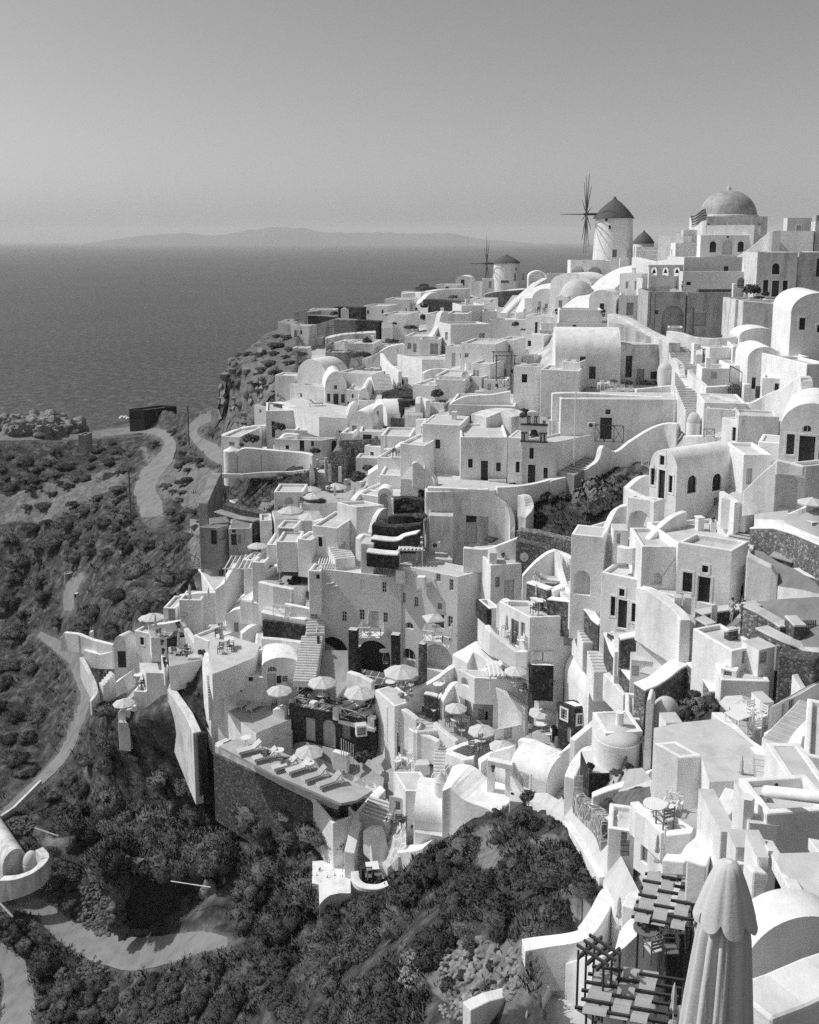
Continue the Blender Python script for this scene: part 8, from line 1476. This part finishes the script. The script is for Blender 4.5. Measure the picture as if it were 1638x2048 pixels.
shrubs(34,[(150,1560),(440,1540),(560,1600),(690,1660),(640,1760),(620,1850),(480,1800),(420,1730),(160,1730)],110,230,'dddd',(.75,1.05))
shrubs(38,[(480,1760),(620,1860),(860,1700),(1050,1640),(1200,1780),(1040,1860),(860,1900),(760,2070),(260,2070),(470,1900)],90,190,'dddb',(.65,.95))
shrubs(26,[(0,1760),(150,1740),(160,1840),(60,1860),(200,2060),(0,2060)],55,110,'ddb'); shrubs(18,[(60,1900),(260,1960),(420,1930),(480,2060),(60,2060)],50,100,'dbp')
shrubs(60,[(0,1060),(240,1000),(440,1080),(380,1200),(240,1300),(250,1420),(400,1540),(150,1640),(0,1640)],40,95,'dddb'); shrubs(55,[(0,870),(240,850),(320,900),(280,960),(440,900),(430,1040),(300,1100),(0,1100)],22,58,'bdd',(.5,.8)); shrubs(20,[(300,860),(430,830),(430,900),(340,1030)],24,50,'bd',(.5,.8)); shrubs(22,[(450,800),(480,710),(570,650),(650,690),(560,780),(470,870)],22,50,'bd',(.5,.8))
def scrub(name,label,N,poly,hmin,hmax,blades,mat,thin):
    xs = [p[0] for p in poly]; ys = [p[1] for p in poly]; V = []; Fc = []; NM = []; rs = np.random.RandomState(N)
    for _ in range(N):
        X,Y = rs.uniform(min(xs),max(xs)),rs.uniform(min(ys),max(ys))
        if not inpoly(np.array([X]),np.array([Y]),poly)[0] or not okpt(X,Y,1.5) or (bare(X,Y) and rs.rand() < .88): continue
        P = GT(X,Y)
        if noise.noise(P*.12) < -.28+thin: continue
        h = rs.uniform(hmin,hmax); sp = h*.75
        for q in range(blades):
            an = rs.uniform(0,6.28); r = sp*math.sqrt(rs.rand()); b = P+Vector((r*math.cos(an),r*math.sin(an),-.08)); hh = h*(1-.5*r/sp)*rs.uniform(.6,1.1); ln = Vector((math.cos(an),math.sin(an),0))*(hh*rs.uniform(.1,.7)); wv = Vector((-math.sin(an+rs.rand()),math.cos(an+rs.rand()),0))*hh*.10; k = len(V)
            V += [b-wv,b+wv,b+ln+Vector((0,0,hh))+wv*.5,b+ln*1.2+Vector((0,0,hh*.92))-wv*.5]; Fc.append((k,k+1,k+2,k+3) if (V[k+1]-V[k]).cross(V[k+2]-V[k]).z > 0 else (k+3,k+2,k+1,k)); NM += [Vector((math.cos(an)*.6*r/sp,math.sin(an)*.6*r/sp,1)).normalized()]*4
    me = bpy.data.meshes.new(name); me.from_pydata(V,[],Fc); me.shade_smooth(); me.normals_split_custom_set_from_vertices(NM); me.materials.append(MAT[mat]); o = bpy.data.objects.new(name,me); COL.objects.link(o); return tag(o,label,None,None,'stuff')
ALL = [(-20,840),(440,820),(470,700),(600,640),(700,690),(560,830),(440,1000),(400,1200),(260,1300),(250,1420),(400,1560),(640,1660),(1000,1620),(1240,1780),(1060,1990),(960,2070),(-20,2070)]
scrub('scrub','low dry scrub covering the hillside',9500,ALL,.3,.8,16,'scrub',0)
scrub('grass','dry grass tufts on the near slope',3800,[(150,1560),(560,1560),(1000,1640),(1240,1780),(1060,1990),(960,2070),(-20,2070),(-20,1760)],.25,.7,16,'leaf_dry',-.1)
for i,(pl,n) in enumerate((([(1040,1000),(1130,960),(1240,935),(1280,940),(1240,1000),(1150,1080),(1040,1060)],260),([(430,950),(640,940),(630,985),(520,1030),(430,1010)],240),([(750,1120),(790,980),(850,970),(850,1090)],120))): scrub('weeds',('weeds in the walled fig garden','weeds on the bank under the garden wall','weeds in the dark garden terraces')[i],n*3,pl,.25,.6,12,'leaf_dry',-.4)
# ------------------------------------------------------------ plain houses packed where bare slope would show
def fill():
    crop(0,0,1638); bpy.context.view_layer.update(); dg = bpy.context.evaluated_depsgraph_get(); n = 0; pts = []; hit = {}
    for Y in range(560,1540,13):
        for X in range(450,1636,15):
            ok,loc,nrm,idx,ob,m = sc.ray_cast(dg,CAM,ray(X,Y).normalized())
            if ok and ob.name == 'haze': ok,loc,nrm,idx,ob,m = sc.ray_cast(dg,loc+ray(X,Y).normalized()*.01,ray(X,Y).normalized())
            hit[X,Y] = (ob.name if ok else '',loc.y if ok else 0)
    for (X,Y),(nm,d) in hit.items():
        if nm != 'hillside' or (X > 1040 and Y > 1560) or (1060 < X < 1290 and 950 < Y < 1120) or (1150 < X < 1420 and 690 < Y < 905) or (1480 < X and 940 < Y < 1080) or (1240 < X < 1360 and 1440 < Y) or (1420 < X and 1380 < Y) or (X > 1430 and 1030 < Y < 1330) or (560 < X < 830 and Y > 1300) or (560 < X < 1000 and 1080 < Y < 1350) or (1040 < X < 1260 and 1270 < Y) or (1370 < X < 1510 and 915 < Y < 1030): continue
        x,y = np.array([X]),np.array([Y])
        if not inpoly(x,y,VILL)[0] or any(inpoly(x,y,b)[0] for b in NOVILL): continue
        wm = rnd.uniform(2.2,4.2); w = wm*F/d
        if any(abs(X-a) < (w+c)*.46 and abs(Y-b) < (w+c)*.26 for a,b,c in pts): continue
        k = 0                                                   # free width to the right
        while hit.get((X+15*(k+1),Y),('',))[0] == 'hillside' and k < 5: k += 1
        if n >= 120: break
        pts.append((X,Y,w)); n += 1; rot = rnd.choice((32,36,26,8,14)); h = rnd.uniform(.45,.8)*w; x0 = X-w*.5
        D = d; u = x0+w*rnd.uniform(.15,.3); t = rnd.random(); ops = ''
        if t < .6: ops = 'R%s %.1f %.1f %.1f %.1f' % (rnd.choice('wwsp'),u,Y-h*.62,u+w*.16,Y-h*.3 if t > .3 else Y+h*.1)
        if t < .3: ops += ';Rw %.1f %.1f %.1f %.1f' % (u+w*.34,Y-h*.6,u+w*.46,Y-h*.32)
        HF('small plain white house wedged between its larger neighbours on the slope',x0,x0+w,Y-h,Y+h*.25,rot,rnd.uniform(2.5,4),D=D,ops=ops,roof='flat',par=.2,group='plain white houses packed on the slope',m=rnd.choice(('white','white','old','cream')))
fill()
